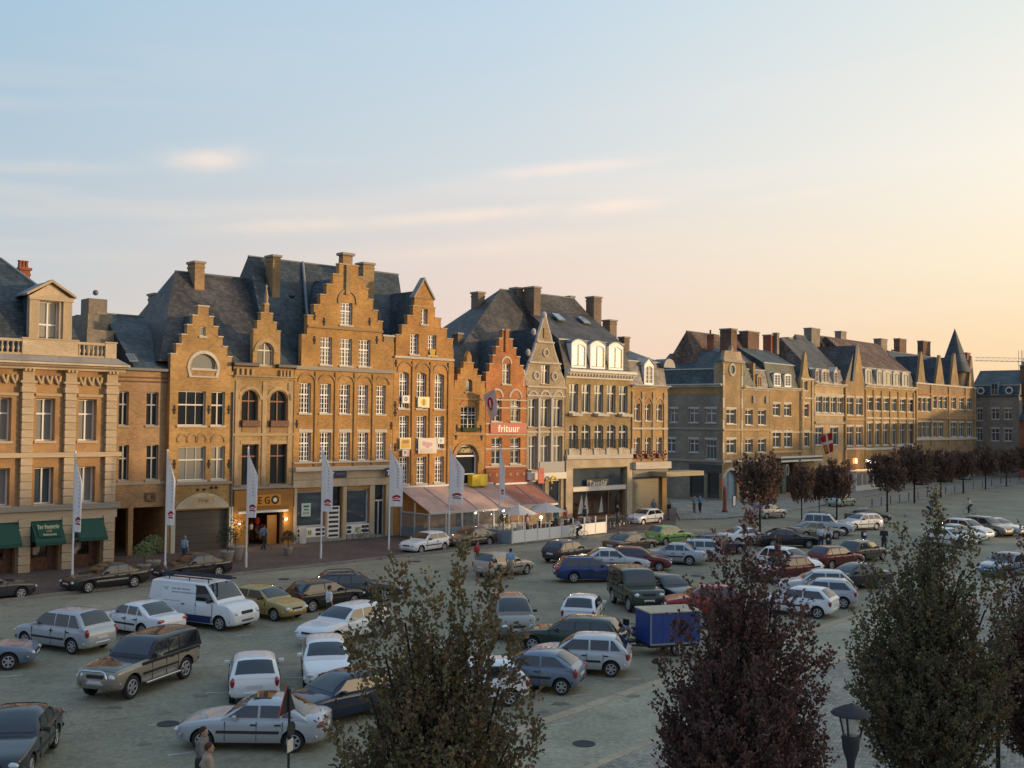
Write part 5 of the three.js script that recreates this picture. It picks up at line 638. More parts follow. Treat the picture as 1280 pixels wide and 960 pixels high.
{
  const b = farHouse('corner_turret_house', 'ochre corner house front with tall pedimented bay, oculus and arched blue door', PF, 0, 903, 962, { rows: [[512, 530, [[909, 919]]], [549, 566, [[909, 919]]], [512, 531, [[932.5, 940], [948.5, 956.5]], { lintel: M.sand }], [549, 566, [[932.5, 940], [948.5, 956.5]], { lintel: M.sand }]], seed: 42 }); const Y = b.Y; b.mid = 925;
  const x1 = b.x(928, 480), xm = b.x(915, 450); const dx0 = b.x(904.5, 600), dx1 = b.x(921, 600); win(b, dx0, dx1, 0.15, Y(587), { rise: 0.9, nx: 2, frame: M.bluePaint, pane: M.bluePaint, sill: null, depth: 0.3 }); archBand(b, dx0, dx1, Y(587) - 0.9, 0.9, 0.3, M.palestone, 0.1);
  { const r = 0.55, oc = []; for (let k = 0; k < 20; k++) oc.push([xm - 0.05 + r * Math.cos(k / 20 * 6.2832), Y(463) + r * Math.sin(k / 20 * 6.2832)]); b.holes.push(oc); const t = new THREE.TorusGeometry(r + 0.1, 0.16, 8, 24); t.translate(xm - 0.05, Y(463), 0.02); add(b.g, 'oculus_ring', t, M.palestone); add(b.g, 'oculus_pane', bx(xm - 0.8, xm + 0.7, Y(463) - 0.7, Y(463) + 0.7, -0.38, -0.3), M.glass); }
  const yt = Y(454), ye = Y(487); front(b, [[0, 0], [b.w, 0], [b.w, ye], [x1, ye], [x1, yt], [0, yt]], M.farTan); add(b.g, 'side_wall', bx(b.w - 0.3, b.w, 0, ye, -9, -0.4), M.farTan);
  course(b, yt, Y(451), 0.3, M.greystone, -0.15, x1 + 0.15); add(b.g, 'pediment', slab([[0.1, Y(451)], [x1 - 0.1, Y(451)], [x1 - 0.5, Y(440)], [xm + 0.35, Y(440)], [xm, Y(433)], [xm - 0.35, Y(440)], [0.5, Y(440)]], null, -0.4, 0.05), M.sandGrey); add(b.g, 'turret_body', bx(0.2, x1 - 0.2, ye - 0.5, yt, -1.3, -0.41), M.sandGrey); add(b.g, 'turret_roof', poly([[0.1, yt, -0.4], [x1 - 0.1, yt, -0.4], [x1 - 0.1, yt, -1.4], [0.1, yt, -1.4], [x1 / 2, Y(440), -0.9]], [[0, 1, 4], [1, 2, 4], [2, 3, 4], [3, 0, 4]]), M.slateGreen);
  for (const [a, c] of [[0.0, 0.35], [x1 - 0.35, x1]]) for (let k = 0; k < 9; k++) { const h = (Y(456) - Y(580)) / 9; add(b.g, 'quoin', bevelBox(a, c, Y(580) + h * k + 0.02, Y(580) + h * (k + 1) - 0.02, -0.1, 0.08, 0.02), k % 2 ? M.palestone : M.sand); }
  course(b, Y(538.5), Y(536), 0.18, M.sand); course(b, Y(577.5), Y(574.5), 0.2, M.palestone); cornice(b, ye, Y(483.5), 0.5, M.palestone, x1, b.w); for (const px of [941, 957]) add(b.g, 'console', bevelBox(b.x(px - 1, 500), b.x(px + 1.5, 500), Y(503), Y(494), -0.02, 0.2, 0.03), M.greystone);
  mansard(b, x1 - 0.1, b.w, -0.1, ye + 0.3, 0.6, Y(460), b.y(945, 440, -5), 9, M.paleSlate, M.slateWarm); for (const [a, c] of [[931, 938], [947, 953]]) dormer(b, b.x(a, 474), b.x(c, 474), Y(483), Y(468), -0.05, 1.4, { mat: M.sand, rise: 0.2, roof: M.lead, side: M.paleSlate }); for (const px of [943.5]) add(b.g, 'party_chimney', bx(b.x(px, 450), b.x(px + 2.5, 450), Y(486), Y(452), -1.6, -0.2), M.tan);
  chimney(b, 929, 949, 415, 432, -5, M.darkbrick, { deep: 1.3, side: 0.3 }); hipRoof(b, x1 - 3, b.w + 1, -4, -10, Y(470), b.y(930, 423, -7), 1.5, 1.5, M.rooftile, -7, 'rear_roof');
  add(b.g, 'rear_wall', bx(x1 - 3, b.w + 0.9, 0, Y(470), -10, -4.2), M.redbrick);
}
{
  const b = farHouse('white_dormer_house', 'ochre far-row house with two bright white dormers in dark slate', PF, 0, 962.3, 1001, { rows: [[505, 520, [[967, 974], [981, 988]]], [540, 559, [[967, 975], [981, 989]]]], seed: 43 }); const Y = b.Y, ye = Y(488); b.holes.push([[b.x(966, 580), 0.3], [b.x(994, 580), 0.3], [b.x(994, 580), Y(577)], [b.x(966, 580), Y(577)]]);
  for (const px of [970.5, 984.5]) archBand(b, b.x(px - 3, 536), b.x(px + 3, 536), Y(540), 0.5, 0.15, M.sand, 0.06); front(b, [[0, 0], [b.w, 0], [b.w, ye], [0, ye]], M.farOchre); shell(b, M.farOchre, 9, ye); recess(b, b.x(966, 580), b.x(994, 580), 0.3, Y(577), 3, M.brown); cornice(b, ye, Y(484.5), 0.5, M.palestone, 0, b.w); course(b, Y(541), Y(539.5), 0.12, M.palestone); course(b, Y(566), Y(563), 0.2, M.sand);
  mansard(b, 0, b.w, -0.1, Y(485), 0.8, Y(455), b.y(980, 440, -4), 9, M.slateGreen, M.slateGreen); for (const [a, c] of [[967.5, 976], [981, 989]]) dormer(b, b.x(a, 475, -0.1), b.x(c, 475, -0.1), Y(483.5), Y(468), -0.1, 1.6, { mat: M.white, rise: 0.1, roof: M.lead }); chimney(b, 957, 972, 419, 436, -5, M.redbrick, { deep: 1.2 }); chimney(b, 969, 974, 416, 432, -4.5, M.grey, { deep: 0.6 }); chimney(b, 981, 991, 422, 440, -5, M.grey, { deep: 1 }); hipRoof(b, 1, b.w - 0.5, -3.5, -9.5, Y(470), b.y(980, 426, -6.5), 1.2, 2, M.rooftile, -6.5, 'rear_roof'); add(b.g, 'rear_wall', bx(1, b.w - 0.5, 0, Y(470), -9.5, -3.6), M.redbrick);
  sign(b.g, b.x(966, 572), b.x(1018, 572), Y(577), Y(570), 1.2, (c, w, h) => { c.fillStyle = '#d8d4c8'; c.fillRect(0, 0, w, h); c.fillStyle = '#2a241e'; c.fillRect(0, h * 0.3, w, h * 0.35); }, 'shop_canopy', M.white, 60); add(b.g, 'canopy_deck', bevelBox(b.x(966, 572), b.x(1018, 572), Y(572), Y(570.5), 0, 1.13, 0.02), M.offwhite);
  { const t = new THREE.TorusGeometry(0.7, 0.1, 8, 20); t.scale(0.5, 1, 1); t.translate(b.x(975, 587), Y(587), 1.0); add(b.g, 'ring_sign', t, M.palestone); add(b.g, 'green_door', bevelBox(b.x(977, 595), b.x(982, 595), 0.3, Y(580), -0.3, 0.1, 0.03), M.greenPaint); }
}
{
  const b = farHouse('narrow_gable_house', 'narrow far-row house with slim pointed gable in pale brick', PF, 0.15, 1001, 1017.5, { rows: [[505, 521, [[1003, 1010]]], [540, 558, [[1003, 1010.5]]], [476, 488, [[1004.5, 1008.5]], { nx: 1, transom: 0 }]], seed: 44 }); const Y = b.Y, c = b.x(1007, 450), ys = Y(474);
  front(b, [[0, 0], [b.w, 0], [b.w, ys], [c + 0.9, Y(470)], [c + 0.3, Y(444)], [c, Y(440)], [c - 0.3, Y(444)], [c - 0.9, Y(470)], [0, ys]], M.buff); shell(b, M.buff, 8, ys); course(b, Y(499), Y(497), 0.12, M.palestone); course(b, Y(541), Y(539.5), 0.12, M.palestone); course(b, Y(475), Y(473), 0.1, M.palestone); frontRoof(b, 0, b.w, ys - 0.2, Y(452), -0.42, -7, M.slateGreen); for (const px of [1002, 1014]) add(b.g, 'pilaster', bevelBox(b.x(px, 520), b.x(px + 2.5, 520), Y(566), Y(476), -0.06, 0.12, 0.02), M.sand);
}
{
  const b = farHouse('bay_window_house', 'far-row house with wide banks of tall windows and brown slate roof', PF, 0, 1018, 1056.5, { rows: [[496, 516, [[1021, 1027], [1030, 1036], [1039.5, 1045], [1048, 1053]]], [534, 556, [[1020, 1028], [1038.5, 1047]], {}]], seed: 45 }); const Y = b.Y, ye = Y(483); front(b, [[0, 0], [b.w, 0], [b.w, ye], [0, ye]], M.sand); shell(b, M.sand, 9, ye); cornice(b, ye, Y(479.5), 0.5, M.palestone, 0, b.w); course(b, Y(530), Y(527), 0.2, M.greystone); course(b, Y(520), Y(518), 0.12, M.palestone); course(b, Y(494), Y(492.5), 0.1, M.palestone);
  mansard(b, 0, b.w, -0.1, Y(480), 0.7, Y(462), b.y(1037, 430, -5), 10, M.paleSlate, M.slateWarm); for (const [a, c, g] of [[1020, 1024, 0], [1027.5, 1037, 0], [1043, 1048, 1]]) dormer(b, b.x(a, 472), b.x(c, 472), Y(479), Y(464), -0.05, 1.5, { mat: M.palestone, rise: 0.2, gable: !!g, roof: M.palestone });
  hipRoof(b, b.x(1010, 470, -3), b.w + 0.8, -2.5, -11, Y(468), b.y(1040, 425, -6.5), 3, 0, M.slateWarm, -6.5, 'rear_roof'); add(b.g, 'rear_wall', bx(0, b.w + 0.5, 0, Y(468), -11, -2.6), M.redbrick); chimney(b, 1010, 1025, 411, 432, -6, M.grey, { deep: 1.2, side: 0.3 }); chimney(b, 1047, 1058, 414.5, 428, -6, M.grey, { deep: 1.0, side: 0.4 });
}
{
  const b = farHouse('sharp_gable_house', 'far-row house with one tall sharp brick gable and lit arched doorway', PF, 0.25, 1057, 1080.5, { rows: [[497, 519, [[1059.5, 1066], [1071, 1077.5]], { rise: 0.15 }], [533, 557, [[1059.5, 1066], [1071, 1077.5]]]], seed: 46 }); const Y = b.Y, c = b.x(1073, 440), ys = Y(477);
  front(b, [[0, 0], [b.w, 0], [b.w, ys], [c, Y(429)], [c - 1.5, ys], [0, ys]], M.farOchre); shell(b, M.farOchre, 9, ys); for (const s of [[[c, Y(429)], [b.w, ys]], [[c, Y(429)], [c - 1.5, ys]]]) add(b.g, 'gable_coping', bar(V3(s[0][0], s[0][1], -0.2), V3(s[1][0], s[1][1], -0.2), 0.16, 0.16, 6), M.palestone);
  add(b.g, 'roof', poly([[c - 3.5, ys - 0.2, -0.42], [b.w + 0.3, ys - 0.2, -0.42], [c, Y(431), -0.42], [c - 3.5, ys - 0.2, -9], [b.w + 0.3, ys - 0.2, -9], [c, Y(431), -9]], [[0, 2, 5, 3], [1, 4, 5, 2], [0, 1, 2]]), M.slateWarm); course(b, Y(525), Y(523), 0.1, M.sand); course(b, Y(562), Y(559.5), 0.16, M.palestone);
}
{
  const b = farHouse('many_dormer_house', 'long far-row house with six pale dormers above a close rank of pilasters', PF, 0, 1081, 1144, { rows: [[498, 514, [[1084, 1090], [1094, 1100], [1104.5, 1110], [1115, 1120], [1125.5, 1131], [1136, 1141]]], [529, 556, [[1084, 1090], [1094, 1100], [1104.5, 1110], [1115, 1120], [1125.5, 1131], [1136, 1141]]]], shops: [[1086, 1100, 574], [1105, 1120, 574], [1125, 1140, 574]], seed: 47 }); const Y = b.Y, ye = Y(486); front(b, [[0, 0], [b.w, 0], [b.w, ye], [0, ye]], M.farGold); shell(b, M.farGold, 10, ye); cornice(b, ye, Y(482), 0.5, M.palestone, 0, b.w); for (const px of [1082, 1092, 1102, 1112.5, 1123, 1133.5, 1142]) add(b.g, 'pilaster', bevelBox(b.x(px - 1, 520), b.x(px + 1, 520), Y(560), Y(489), -0.06, 0.15, 0.02), M.buff); course(b, Y(524), Y(522), 0.14, M.palestone); course(b, Y(562), Y(559), 0.2, M.palestone); add(b.g, 'balcony', bevelBox(b.x(1118, 560), b.x(1138, 560), Y(559), Y(555), 0, 0.5, 0.03), M.palestone);
  mansard(b, 0, b.w, -0.1, Y(482), 0.7, Y(462), b.y(1112, 432, -6), 12, M.slateWarm, M.rooftile); for (const [a, c] of [[1082, 1090], [1096.5, 1103], [1104.5, 1115], [1117, 1125], [1128, 1136]]) dormer(b, b.x(a, 472), b.x(c, 472), Y(482), Y(465), -0.05, 1.6, { mat: M.palestone, rise: 0.3, roof: M.palestone, pane: M.glassCurtain });
  hipRoof(b, -2, b.w - 4, -3, -12, Y(468), b.y(1080, 428, -7), 1, 6, M.rooftile, -7, 'rear_roof'); add(b.g, 'rear_wall', bx(-1, b.w - 3, 0, Y(468), -12, -3.1), M.redbrick); chimney(b, 1096, 1109, 424, 448, -6, M.grey, { deep: 1.2, side: 0.4 }); chimney(b, 1114, 1121, 441, 452, -5, M.redbrick, { deep: 0.8, pots: 3 }); chimney(b, 1121, 1133, 424, 450, -5, M.darkbrick, { deep: 1, side: 0.3 });
}
{
  const b = farHouse('three_gable_house', 'far gabled block with three slim gables and tall slate spire on its end turret', PF, 0.1, 1144.5, 1220, { rows: [[499, 515, [[1147, 1150], [1153, 1156], [1159, 1162]]], [496, 511, [[1166, 1170], [1174, 1177], [1180, 1183], [1190, 1194], [1200, 1204], [1210, 1214]]], [528, 546, [[1147, 1150], [1153, 1156], [1159, 1162], [1166, 1170], [1174, 1178], [1190, 1195], [1200, 1204], [1210, 1214]]]], shops: [[1148, 1160, 575], [1168, 1182, 572], [1188, 1212, 570]], seed: 48 }); const Y = b.Y, ye = Y(483); const gab = [[1146, 1158, 444], [1168, 1182, 445], [1187, 1200, 440], [1210, 1219, 440]], out = [[0, 0], [b.w, 0], [b.w, ye]];
  for (const [a, c, t] of [...gab].reverse()) { const x0 = b.x(a, 470), x1 = b.x(c, 470), m = (x0 + x1) / 2; out.push([x1, ye], [x1 - (x1 - x0) * 0.08, ye], [m + 0.25, Y(t)], [m - 0.25, Y(t)], [x0 + (x1 - x0) * 0.08, ye]); frontRoof(b, x0, x1, ye - 0.1, Y(t + 5), -0.42, -5, M.slate); } out.push([0, ye]); front(b, out, M.farTan); shell(b, M.farTan, 10, ye); course(b, Y(495), Y(493), 0.12, M.orange); course(b, Y(524), Y(516), 0.15, M.tan); course(b, Y(550), Y(547), 0.2, M.palestone); course(b, ye, Y(481), 0.2, M.palestone);
  for (const px of [1145.5, 1164, 1186, 1207, 1218]) add(b.g, 'pilaster', bevelBox(b.x(px - 1, 520), b.x(px + 1, 520), Y(556), ye, -0.06, 0.16, 0.02), M.buff); hipRoof(b, 0, b.w - 2, -0.3, -10, ye - 0.3, b.y(1170, 447, -5), 1, 3, M.slate, -5); const sx = b.x(1198, 470, -2), sy = Y(462), sp = new THREE.ConeGeometry(2.9, b.y(1198, 410, -2) - sy, 8); sp.translate(sx, (sy + b.y(1198, 410, -2)) / 2, -2.6); add(b.g, 'spire', sp, M.slate); const tw = new THREE.CylinderGeometry(2.3, 2.3, sy - ye + 3, 8); tw.translate(sx, (sy + ye - 3) / 2, -2.6); add(b.g, 'turret', tw, M.farTan); chimney(b, 1150, 1163, 427, 448, -6, M.darkbrick, { deep: 1, side: 0.3 }); chimney(b, 1208, 1213, 441, 456, -4, M.redbrick, { deep: 0.6, side: 0.2 }); for (const [a, c, t] of [[1185, 1200, 566], [1206, 1219, 567]]) { const x0 = b.x(a, t), x1 = b.x(c, t), y1 = Y(t); add(b.g, 'awning', poly([[x0, y1, 0.1], [x0, y1 - 0.8, 1.6], [x1, y1 - 0.8, 1.6], [x1, y1, 0.1], [x0, y1 - 1.05, 1.6], [x1, y1 - 1.05, 1.6]], [[0, 1, 2, 3], [1, 4, 5, 2]]), M.redAwning); } add(b.g, 'rear_parapet', bx(0.2, 5, ye - 1, b.y(1150, 446, -5), -6, -5), M.sand);
}
// ---- houses that close the square on the right and stand in front of the low sun
{
  const E0 = G(1222, 597), u = PF.n.clone(), n = PF.u.clone().multiplyScalar(-1); const PE = { O: E0, u, n, turn: Math.atan2(-u.z, u.x) };
  const b = farHouse('end_house', 'grey house closing the square with dark green mansard and round dormers', PE, -4, 1214, 1274, { rows: [[511, 524, [[1240, 1248], [1256, 1264]]], [511, 526, [[1222, 1227]], {}], [536, 551, [[1240, 1248], [1256, 1264]]], [536, 551, [[1222, 1227]]]], seed: 49 }); const Y = b.Y, ye = Y(496); front(b, [[0, 0], [b.w, 0], [b.w, ye], [0, ye]], M.grey); shell(b, M.grey, 10, ye); cornice(b, ye, Y(494), 0.3, M.lead, 0, b.w); mansard(b, 0, b.w, -0.1, Y(494), 0.7, Y(481.5), b.y(1248, 463, -5), 10, M.slateGreen, M.slateGreen); dormer(b, b.x(1238, 488), b.x(1248, 488), Y(494), Y(479), -0.05, 1.4, { mat: M.bluePaint, rise: 0.2 }); for (const px of [1225.5, 1261]) { const t = new THREE.TorusGeometry(0.55, 0.16, 8, 18); t.translate(b.x(px, 488), Y(488.5), -0.1); add(b.g, 'round_dormer', t, M.palestone); }
  chimney(b, 1271, 1284, 456, 500, -2, M.darkbrick, { deep: 1.4, side: 0.3 });
  // plain terrace beyond the frame: only its height matters for the evening shade
  let px = 1274, x = b.w; const hs = [14.2, 13.8, 14.4, 14, 14.6, 14.4, 15.2, 16.2, 17, 16.4, 17.2, 16.6, 16, 17, 16.4, 17]; const W = 9.5;
  hs.forEach((h, i) => { const P = PE.O.clone().addScaledVector(PE.n, -4).addScaledVector(PE.u, onPlane(PE, 1214, 540, -4).s + x + i * W); const g = thing('terrace_house', ['red brick', 'ochre brick', 'grey stone', 'tan brick'][i % 4] + ' terrace house with slate roof, number ' + ['one', 'two', 'three', 'four', 'five', 'six', 'seven', 'eight', 'nine', 'ten', 'eleven', 'twelve', 'thirteen', 'fourteen', 'fifteen', 'sixteen'][i] + ' after the grey end house', 'building', [P.x, 0, P.z], PE.turn); const t = { g, holes: [] }; seed(60 + i); const he = h - 4; for (let f = 0; f < (he > 11 ? 4 : 2); f++) for (let k = 0; k < 3; k++) win(t, 1.2 + k * 2.8, 2.5 + k * 2.8, 1 + f * 3.5, 3.1 + f * 3.5, {}); add(g, 'front_wall', slab([[0, 0], [W, 0], [W, he], [0, he]], t.holes, -0.4, 0), [M.redbrick, M.farOchre, M.grey, M.tan][i % 4]); shell({ g, w: W }, M.darkbrick, 10, he); hipRoof({ g }, 0, W, 0.3, -10.3, he, h, 0, 0, M.slate); });
}
// stone wing of the hall on the right side of the square: it keeps the low sun off the parking bays
{ const g = thing('hall_wing', 'long stone hall wing with two rows of arched windows', 'building', [86, 0, -84], -Math.PI / 2), L = 110, t = { g, holes: [] }; seed(71); for (let k = 0; k < 22; k++) for (const [a, c] of [[1, 4.4], [6, 9.6]]) win(t, 1.6 + k * 5, 3.6 + k * 5, a, c, { rise: 0.9, nx: 2, transom: 0.35, pane: M.glass }); add(g, 'front_wall', slab([[0, 0], [L, 0], [L, 11], [0, 11]], t.holes, -0.4, 0), M.greystone); shell({ g, w: L }, M.greystone, 11, 11); hipRoof({ g }, 0, L, 0.3, -11.3, 11, 14.6, 0, 0, M.slate); }

// ---------------------------------------------------------------- vehicles
const csg = new Evaluator(); csg.attributes = ['position', 'normal']; csg.useGroups = true;
const interp = (pts, x) => { if (x <= pts[0][0]) return pts[0][1]; for (let i = 1; i < pts.length; i++) if (x <= pts[i][0]) { const t = (x - pts[i - 1][0]) / (pts[i][0] - pts[i - 1][0]); return pts[i - 1][1] + (pts[i][1] - pts[i - 1][1]) * t; } return pts[pts.length - 1][1]; };
function smoothPts(pts, n = 4) { const c = new THREE.CatmullRomCurve3(pts.map((p) => V3(p[0], p[1], 0)), false, 'centripetal'), o = c.getPoints(pts.length * n).map((p) => [p.x, p.y]); o.sort((a, b) => a[0] - b[0]); return o; }
function loft(stations, section) { // rings of points joined into a skin with both ends closed
  const rings = stations.map(section), n = rings[0].length, pos = [], idx = []; for (const r of rings) for (const p of r) pos.push(p[0], p[1], p[2]);
  for (let i = 0; i < rings.length - 1; i++) for (let k = 0; k < n; k++) { const a = i * n + k, b = i * n + (k + 1) % n, c = a + n, d = b + n; idx.push(a, c, b, b, c, d); }
  for (const e of [0, rings.length - 1]) { const c = rings[e].reduce((s, p) => [s[0] + p[0] / n, s[1] + p[1] / n, s[2] + p[2] / n], [0, 0, 0]), ci = pos.length / 3; pos.push(...c); for (let k = 0; k < n; k++) { const a = e * n + k, b = e * n + (k + 1) % n; e === 0 ? idx.push(ci, a, b) : idx.push(ci, b, a); } }
  const g = new THREE.BufferGeometry(); g.setAttribute('position', new THREE.Float32BufferAttribute(pos, 3)); g.setIndex(idx); return g; }
const carTypes = {
  hatch: { L: 3.86, W: 1.66, H: 1.42, wb: 2.46, fo: 0.74, r: 0.29, belt: 0.9, nose: 0.68, cowl: 0.93, bf: 0.80, rf: 0.18, rr: -1.38, br: -1.86, wins: [0.5], tail: 0.9 },
  hatch5: { L: 3.9, W: 1.66, H: 1.44, wb: 2.48, fo: 0.74, r: 0.29, belt: 0.9, nose: 0.68, cowl: 0.93, bf: 0.82, rf: 0.2, rr: -1.4, br: -1.86, wins: [0.46, 0.86], tail: 0.9 },
  ka: { L: 3.62, W: 1.64, H: 1.38, wb: 2.45, fo: 0.62, r: 0.28, belt: 0.88, nose: 0.66, cowl: 0.92, bf: 0.86, rf: 0.2, rr: -1.0, br: -1.68, wins: [0.56], tail: 0.88 },
  sedan: { L: 4.5, W: 1.72, H: 1.42, wb: 2.64, fo: 0.86, r: 0.31, belt: 0.91, nose: 0.68, cowl: 0.93, bf: 0.72, rf: 0.06, rr: -1.0, br: -1.72, wins: [0.47, 0.9], tail: 0.93, deck: 0.95 },
  liftback: { L: 4.18, W: 1.7, H: 1.4, wb: 2.54, fo: 0.82, r: 0.3, belt: 0.9, nose: 0.66, cowl: 0.92, bf: 0.78, rf: 0.12, rr: -0.95, br: -1.66, wins: [0.46, 0.9], tail: 0.93, deck: 0.96 },
  estate: { L: 4.5, W: 1.72, H: 1.46, wb: 2.64, fo: 0.86, r: 0.31, belt: 0.92, nose: 0.68, cowl: 0.95, bf: 0.76, rf: 0.1, rr: -1.78, br: -2.14, wins: [0.36, 0.66], tail: 0.92, rails: true },
  mpv: { L: 4.17, W: 1.73, H: 1.62, wb: 2.58, fo: 0.78, r: 0.31, belt: 0.98, nose: 0.74, cowl: 1.02, bf: 1.02, rf: 0.3, rr: -1.45, br: -1.94, wins: [0.42, 0.78], tail: 0.98 },
  suv: { L: 4.4, W: 1.8, H: 1.75, wb: 2.62, fo: 0.8, r: 0.35, belt: 1.08, nose: 0.86, cowl: 1.1, bf: 0.72, rf: 0.22, rr: -1.85, br: -2.1, wins: [0.36, 0.68], tail: 1.08, lift: 0.1, rails: true },
  jeep: { L: 4.4, W: 1.8, H: 1.95, wb: 2.6, fo: 0.72, r: 0.37, belt: 1.2, nose: 1.0, cowl: 1.18, bf: 0.62, rf: 0.3, rr: -2.0, br: -2.1, wins: [0.34, 0.66], tail: 1.2, lift: 0.14, boxy: 1 },
  pickup: { L: 4.75, W: 1.78, H: 1.76, wb: 2.95, fo: 0.84, r: 0.38, belt: 1.12, nose: 0.92, cowl: 1.14, bf: 0.62, rf: 0.1, rr: -2.28, br: -2.42, wins: [0.3, 0.56], tail: 1.12, lift: 0.16, boxy: 0.6 },
  van: { L: 4.95, W: 1.94, H: 2.02, wb: 2.84, fo: 0.78, r: 0.32, belt: 1.16, nose: 0.86, cowl: 1.2, bf: 1.3, rf: 0.62, rr: -2.62, br: -2.72, wins: [0.27], tail: 1.16, boxy: 1, panel: true },
};
const wheelGeos = {};
function wheelGeo(r) { const k = r.toFixed(2); if (wheelGeos[k]) return wheelGeos[k]; const w = 0.19, h = w / 2, ri = r * 0.66;
  const tyre = new THREE.LatheGeometry([[0.02, -h * 0.7], [ri, -h * 0.75], [r * 0.9, -h], [r * 0.985, -h * 0.75], [r, 0], [r * 0.985, h * 0.75], [r * 0.9, h], [ri, h * 0.8], [ri * 0.97, h * 0.35], [0.02, h * 0.3]].map((p) => new THREE.Vector2(...p)), 22); tyre.rotateX(Math.PI / 2);
  const geos = [new THREE.TorusGeometry(ri * 0.95, ri * 0.09, 6, 22)]; geos[0].translate(0, 0, h * 0.72); for (let i = 0; i < 6; i++) { const s = bevelBox(0.02, ri * 0.95, -ri * 0.15, ri * 0.15, h * 0.45, h * 0.8, 0.012); s.rotateZ(i * Math.PI / 3); geos.push(s); } const c = new THREE.CylinderGeometry(ri * 0.34, ri * 0.4, h * 0.5, 12); c.rotateX(Math.PI / 2); c.translate(0, 0, h * 0.65); geos.push(c);
  return (wheelGeos[k] = { tyre, rim: merge(geos) }); }
const carCache = {};
function carGeo(kind) {
  if (carCache[kind]) return carCache[kind];
  const t = carTypes[kind], xF = t.wb / 2 + t.fo, xR = xF - t.L, hw = t.W / 2, lift = t.lift || 0, bx8 = t.boxy || 0, gr = 0.2 + lift;
  // lower body: heights of bonnet, waist and tail along the length
  const top = smoothPts([[xR, t.tail - 0.22], [xR + 0.05, t.tail - 0.06], [xR + 0.22, t.deck ? t.deck : t.belt + 0.02], [t.br, t.deck ? t.deck + 0.01 : t.belt + 0.02], [(t.br + t.bf) / 2, t.belt + 0.01], [t.bf - 0.1, t.cowl], [t.bf + (xF - t.bf) * 0.5, t.cowl - (t.cowl - t.nose) * (0.34 - bx8 * 0.1)], [xF - 0.2, t.nose + 0.07 + bx8 * 0.03], [xF - 0.06, t.nose - 0.02], [xF, t.nose - 0.16]]);
  const wid = [[xR, 0.76 + bx8 * 0.12], [xR + 0.06, 0.86 + bx8 * 0.07], [xR + 0.22, 0.945], [xR + 0.6, 0.99], [0, 1], [xF - 0.9, 0.99], [xF - 0.45, 0.955 + bx8 * 0.02], [xF - 0.18, 0.88 + bx8 * 0.07], [xF - 0.06, 0.78 + bx8 * 0.1], [xF, 0.66 + bx8 * 0.16]], bot = [[xR, gr + 0.2], [xR + 0.05, gr + 0.1], [xR + 0.3, gr + 0.02], [xF - 0.3, gr], [xF - 0.06, gr + 0.06], [xF, gr + 0.14]];
  const st = []; for (let i = 0; i <= 44; i++) { const u = i / 44; st.push(xR + (xF - xR) * (0.5 - 0.5 * Math.cos(Math.PI * u) * 0.55 - (0.5 - u) * 0.45 * -1 * 0 + (u - 0.5) * 0.45)); }
  const xs = st.map((x) => Math.max(xR, Math.min(xF, x))); xs[0] = xR; xs[xs.length - 1] = xF;
  const half = (x) => { const w = hw * interp(wid, x), b = interp(bot, x), y = interp(top, x), s = Math.min(y - 0.03, t.belt - 0.05), h = s - b; return [[0, b], [w * 0.8, b], [w * 0.94, b + 0.05], [w * 0.985, b + h * 0.2], [w, b + h * 0.45], [w, b + h * 0.6], [w * 0.985, b + h * 0.82], [w * 0.965, s - 0.01], [w * 0.94, s + (y - s) * 0.35], [w * 0.88, s + (y - s) * 0.62], [w * 0.66, s + (y - s) * 0.86], [w * 0.35, y - (y - s) * 0.03], [0, y]]; };
  const ring = (x) => { const h = half(x); return [...h.map(([z, y]) => [x, y, z]), ...h.slice(1, -1).reverse().map(([z, y]) => [x, y, -z])]; };
  let tub = loft(xs, ring); tub = toCreasedNormals(tub, 0.7); const brush = new Brush(tub, M.glass); brush.updateMatrixWorld(); let res = brush; const rim = t.r * 1.17, cutMat = M.black;
  for (const sx of [t.wb / 2, -t.wb / 2]) for (const sz of [1, -1]) { const c = new THREE.CylinderGeometry(rim, rim, 0.36, 24); c.rotateX(Math.PI / 2); c.translate(sx, t.r + 0.015 + lift * 0.1, sz * (hw - 0.1)); const cb = new Brush(c, cutMat); cb.updateMatrixWorld(); res = csg.evaluate(res, cb, SUBTRACTION); }
  const pick = (mat) => { const g = res.geometry, mats = Array.isArray(res.material) ? res.material : [res.material], ix = g.index, P = g.attributes.position, N = g.attributes.normal, pos = [], nor = []; const groups = g.groups.length ? g.groups : [{ start: 0, count: ix ? ix.count : P.count, materialIndex: 0 }]; for (const gp of groups) if (mats[gp.materialIndex] === mat) for (let i = gp.start; i < gp.start + gp.count; i++) { const v = ix ? ix.getX(i) : i; pos.push(P.getX(v), P.getY(v), P.getZ(v)); nor.push(N.getX(v), N.getY(v), N.getZ(v)); } const o = new THREE.BufferGeometry(); o.setAttribute('position', new THREE.Float32BufferAttribute(pos, 3)); o.setAttribute('normal', new THREE.Float32BufferAttribute(nor, 3)); return clean(o); };
  const body = pick(M.glass), liner = pick(M.black), liners = [[1, 1], [1, -1], [-1, 1], [-1, -1]].map(([sx, sz]) => { const P = liner.attributes.position.array, N = liner.attributes.normal.array, p = [], n = []; for (let i = 0; i < P.length; i += 9) if ((P[i] + P[i + 3] + P[i + 6]) * sx > 0 && (P[i + 2] + P[i + 5] + P[i + 8]) * sz > 0) for (let k = 0; k < 9; k++) { p.push(P[i + k]); n.push(N[i + k]); } const o = new THREE.BufferGeometry(); o.setAttribute('position', new THREE.Float32BufferAttribute(p, 3)); o.setAttribute('normal', new THREE.Float32BufferAttribute(n, 3)); return clean(o); });
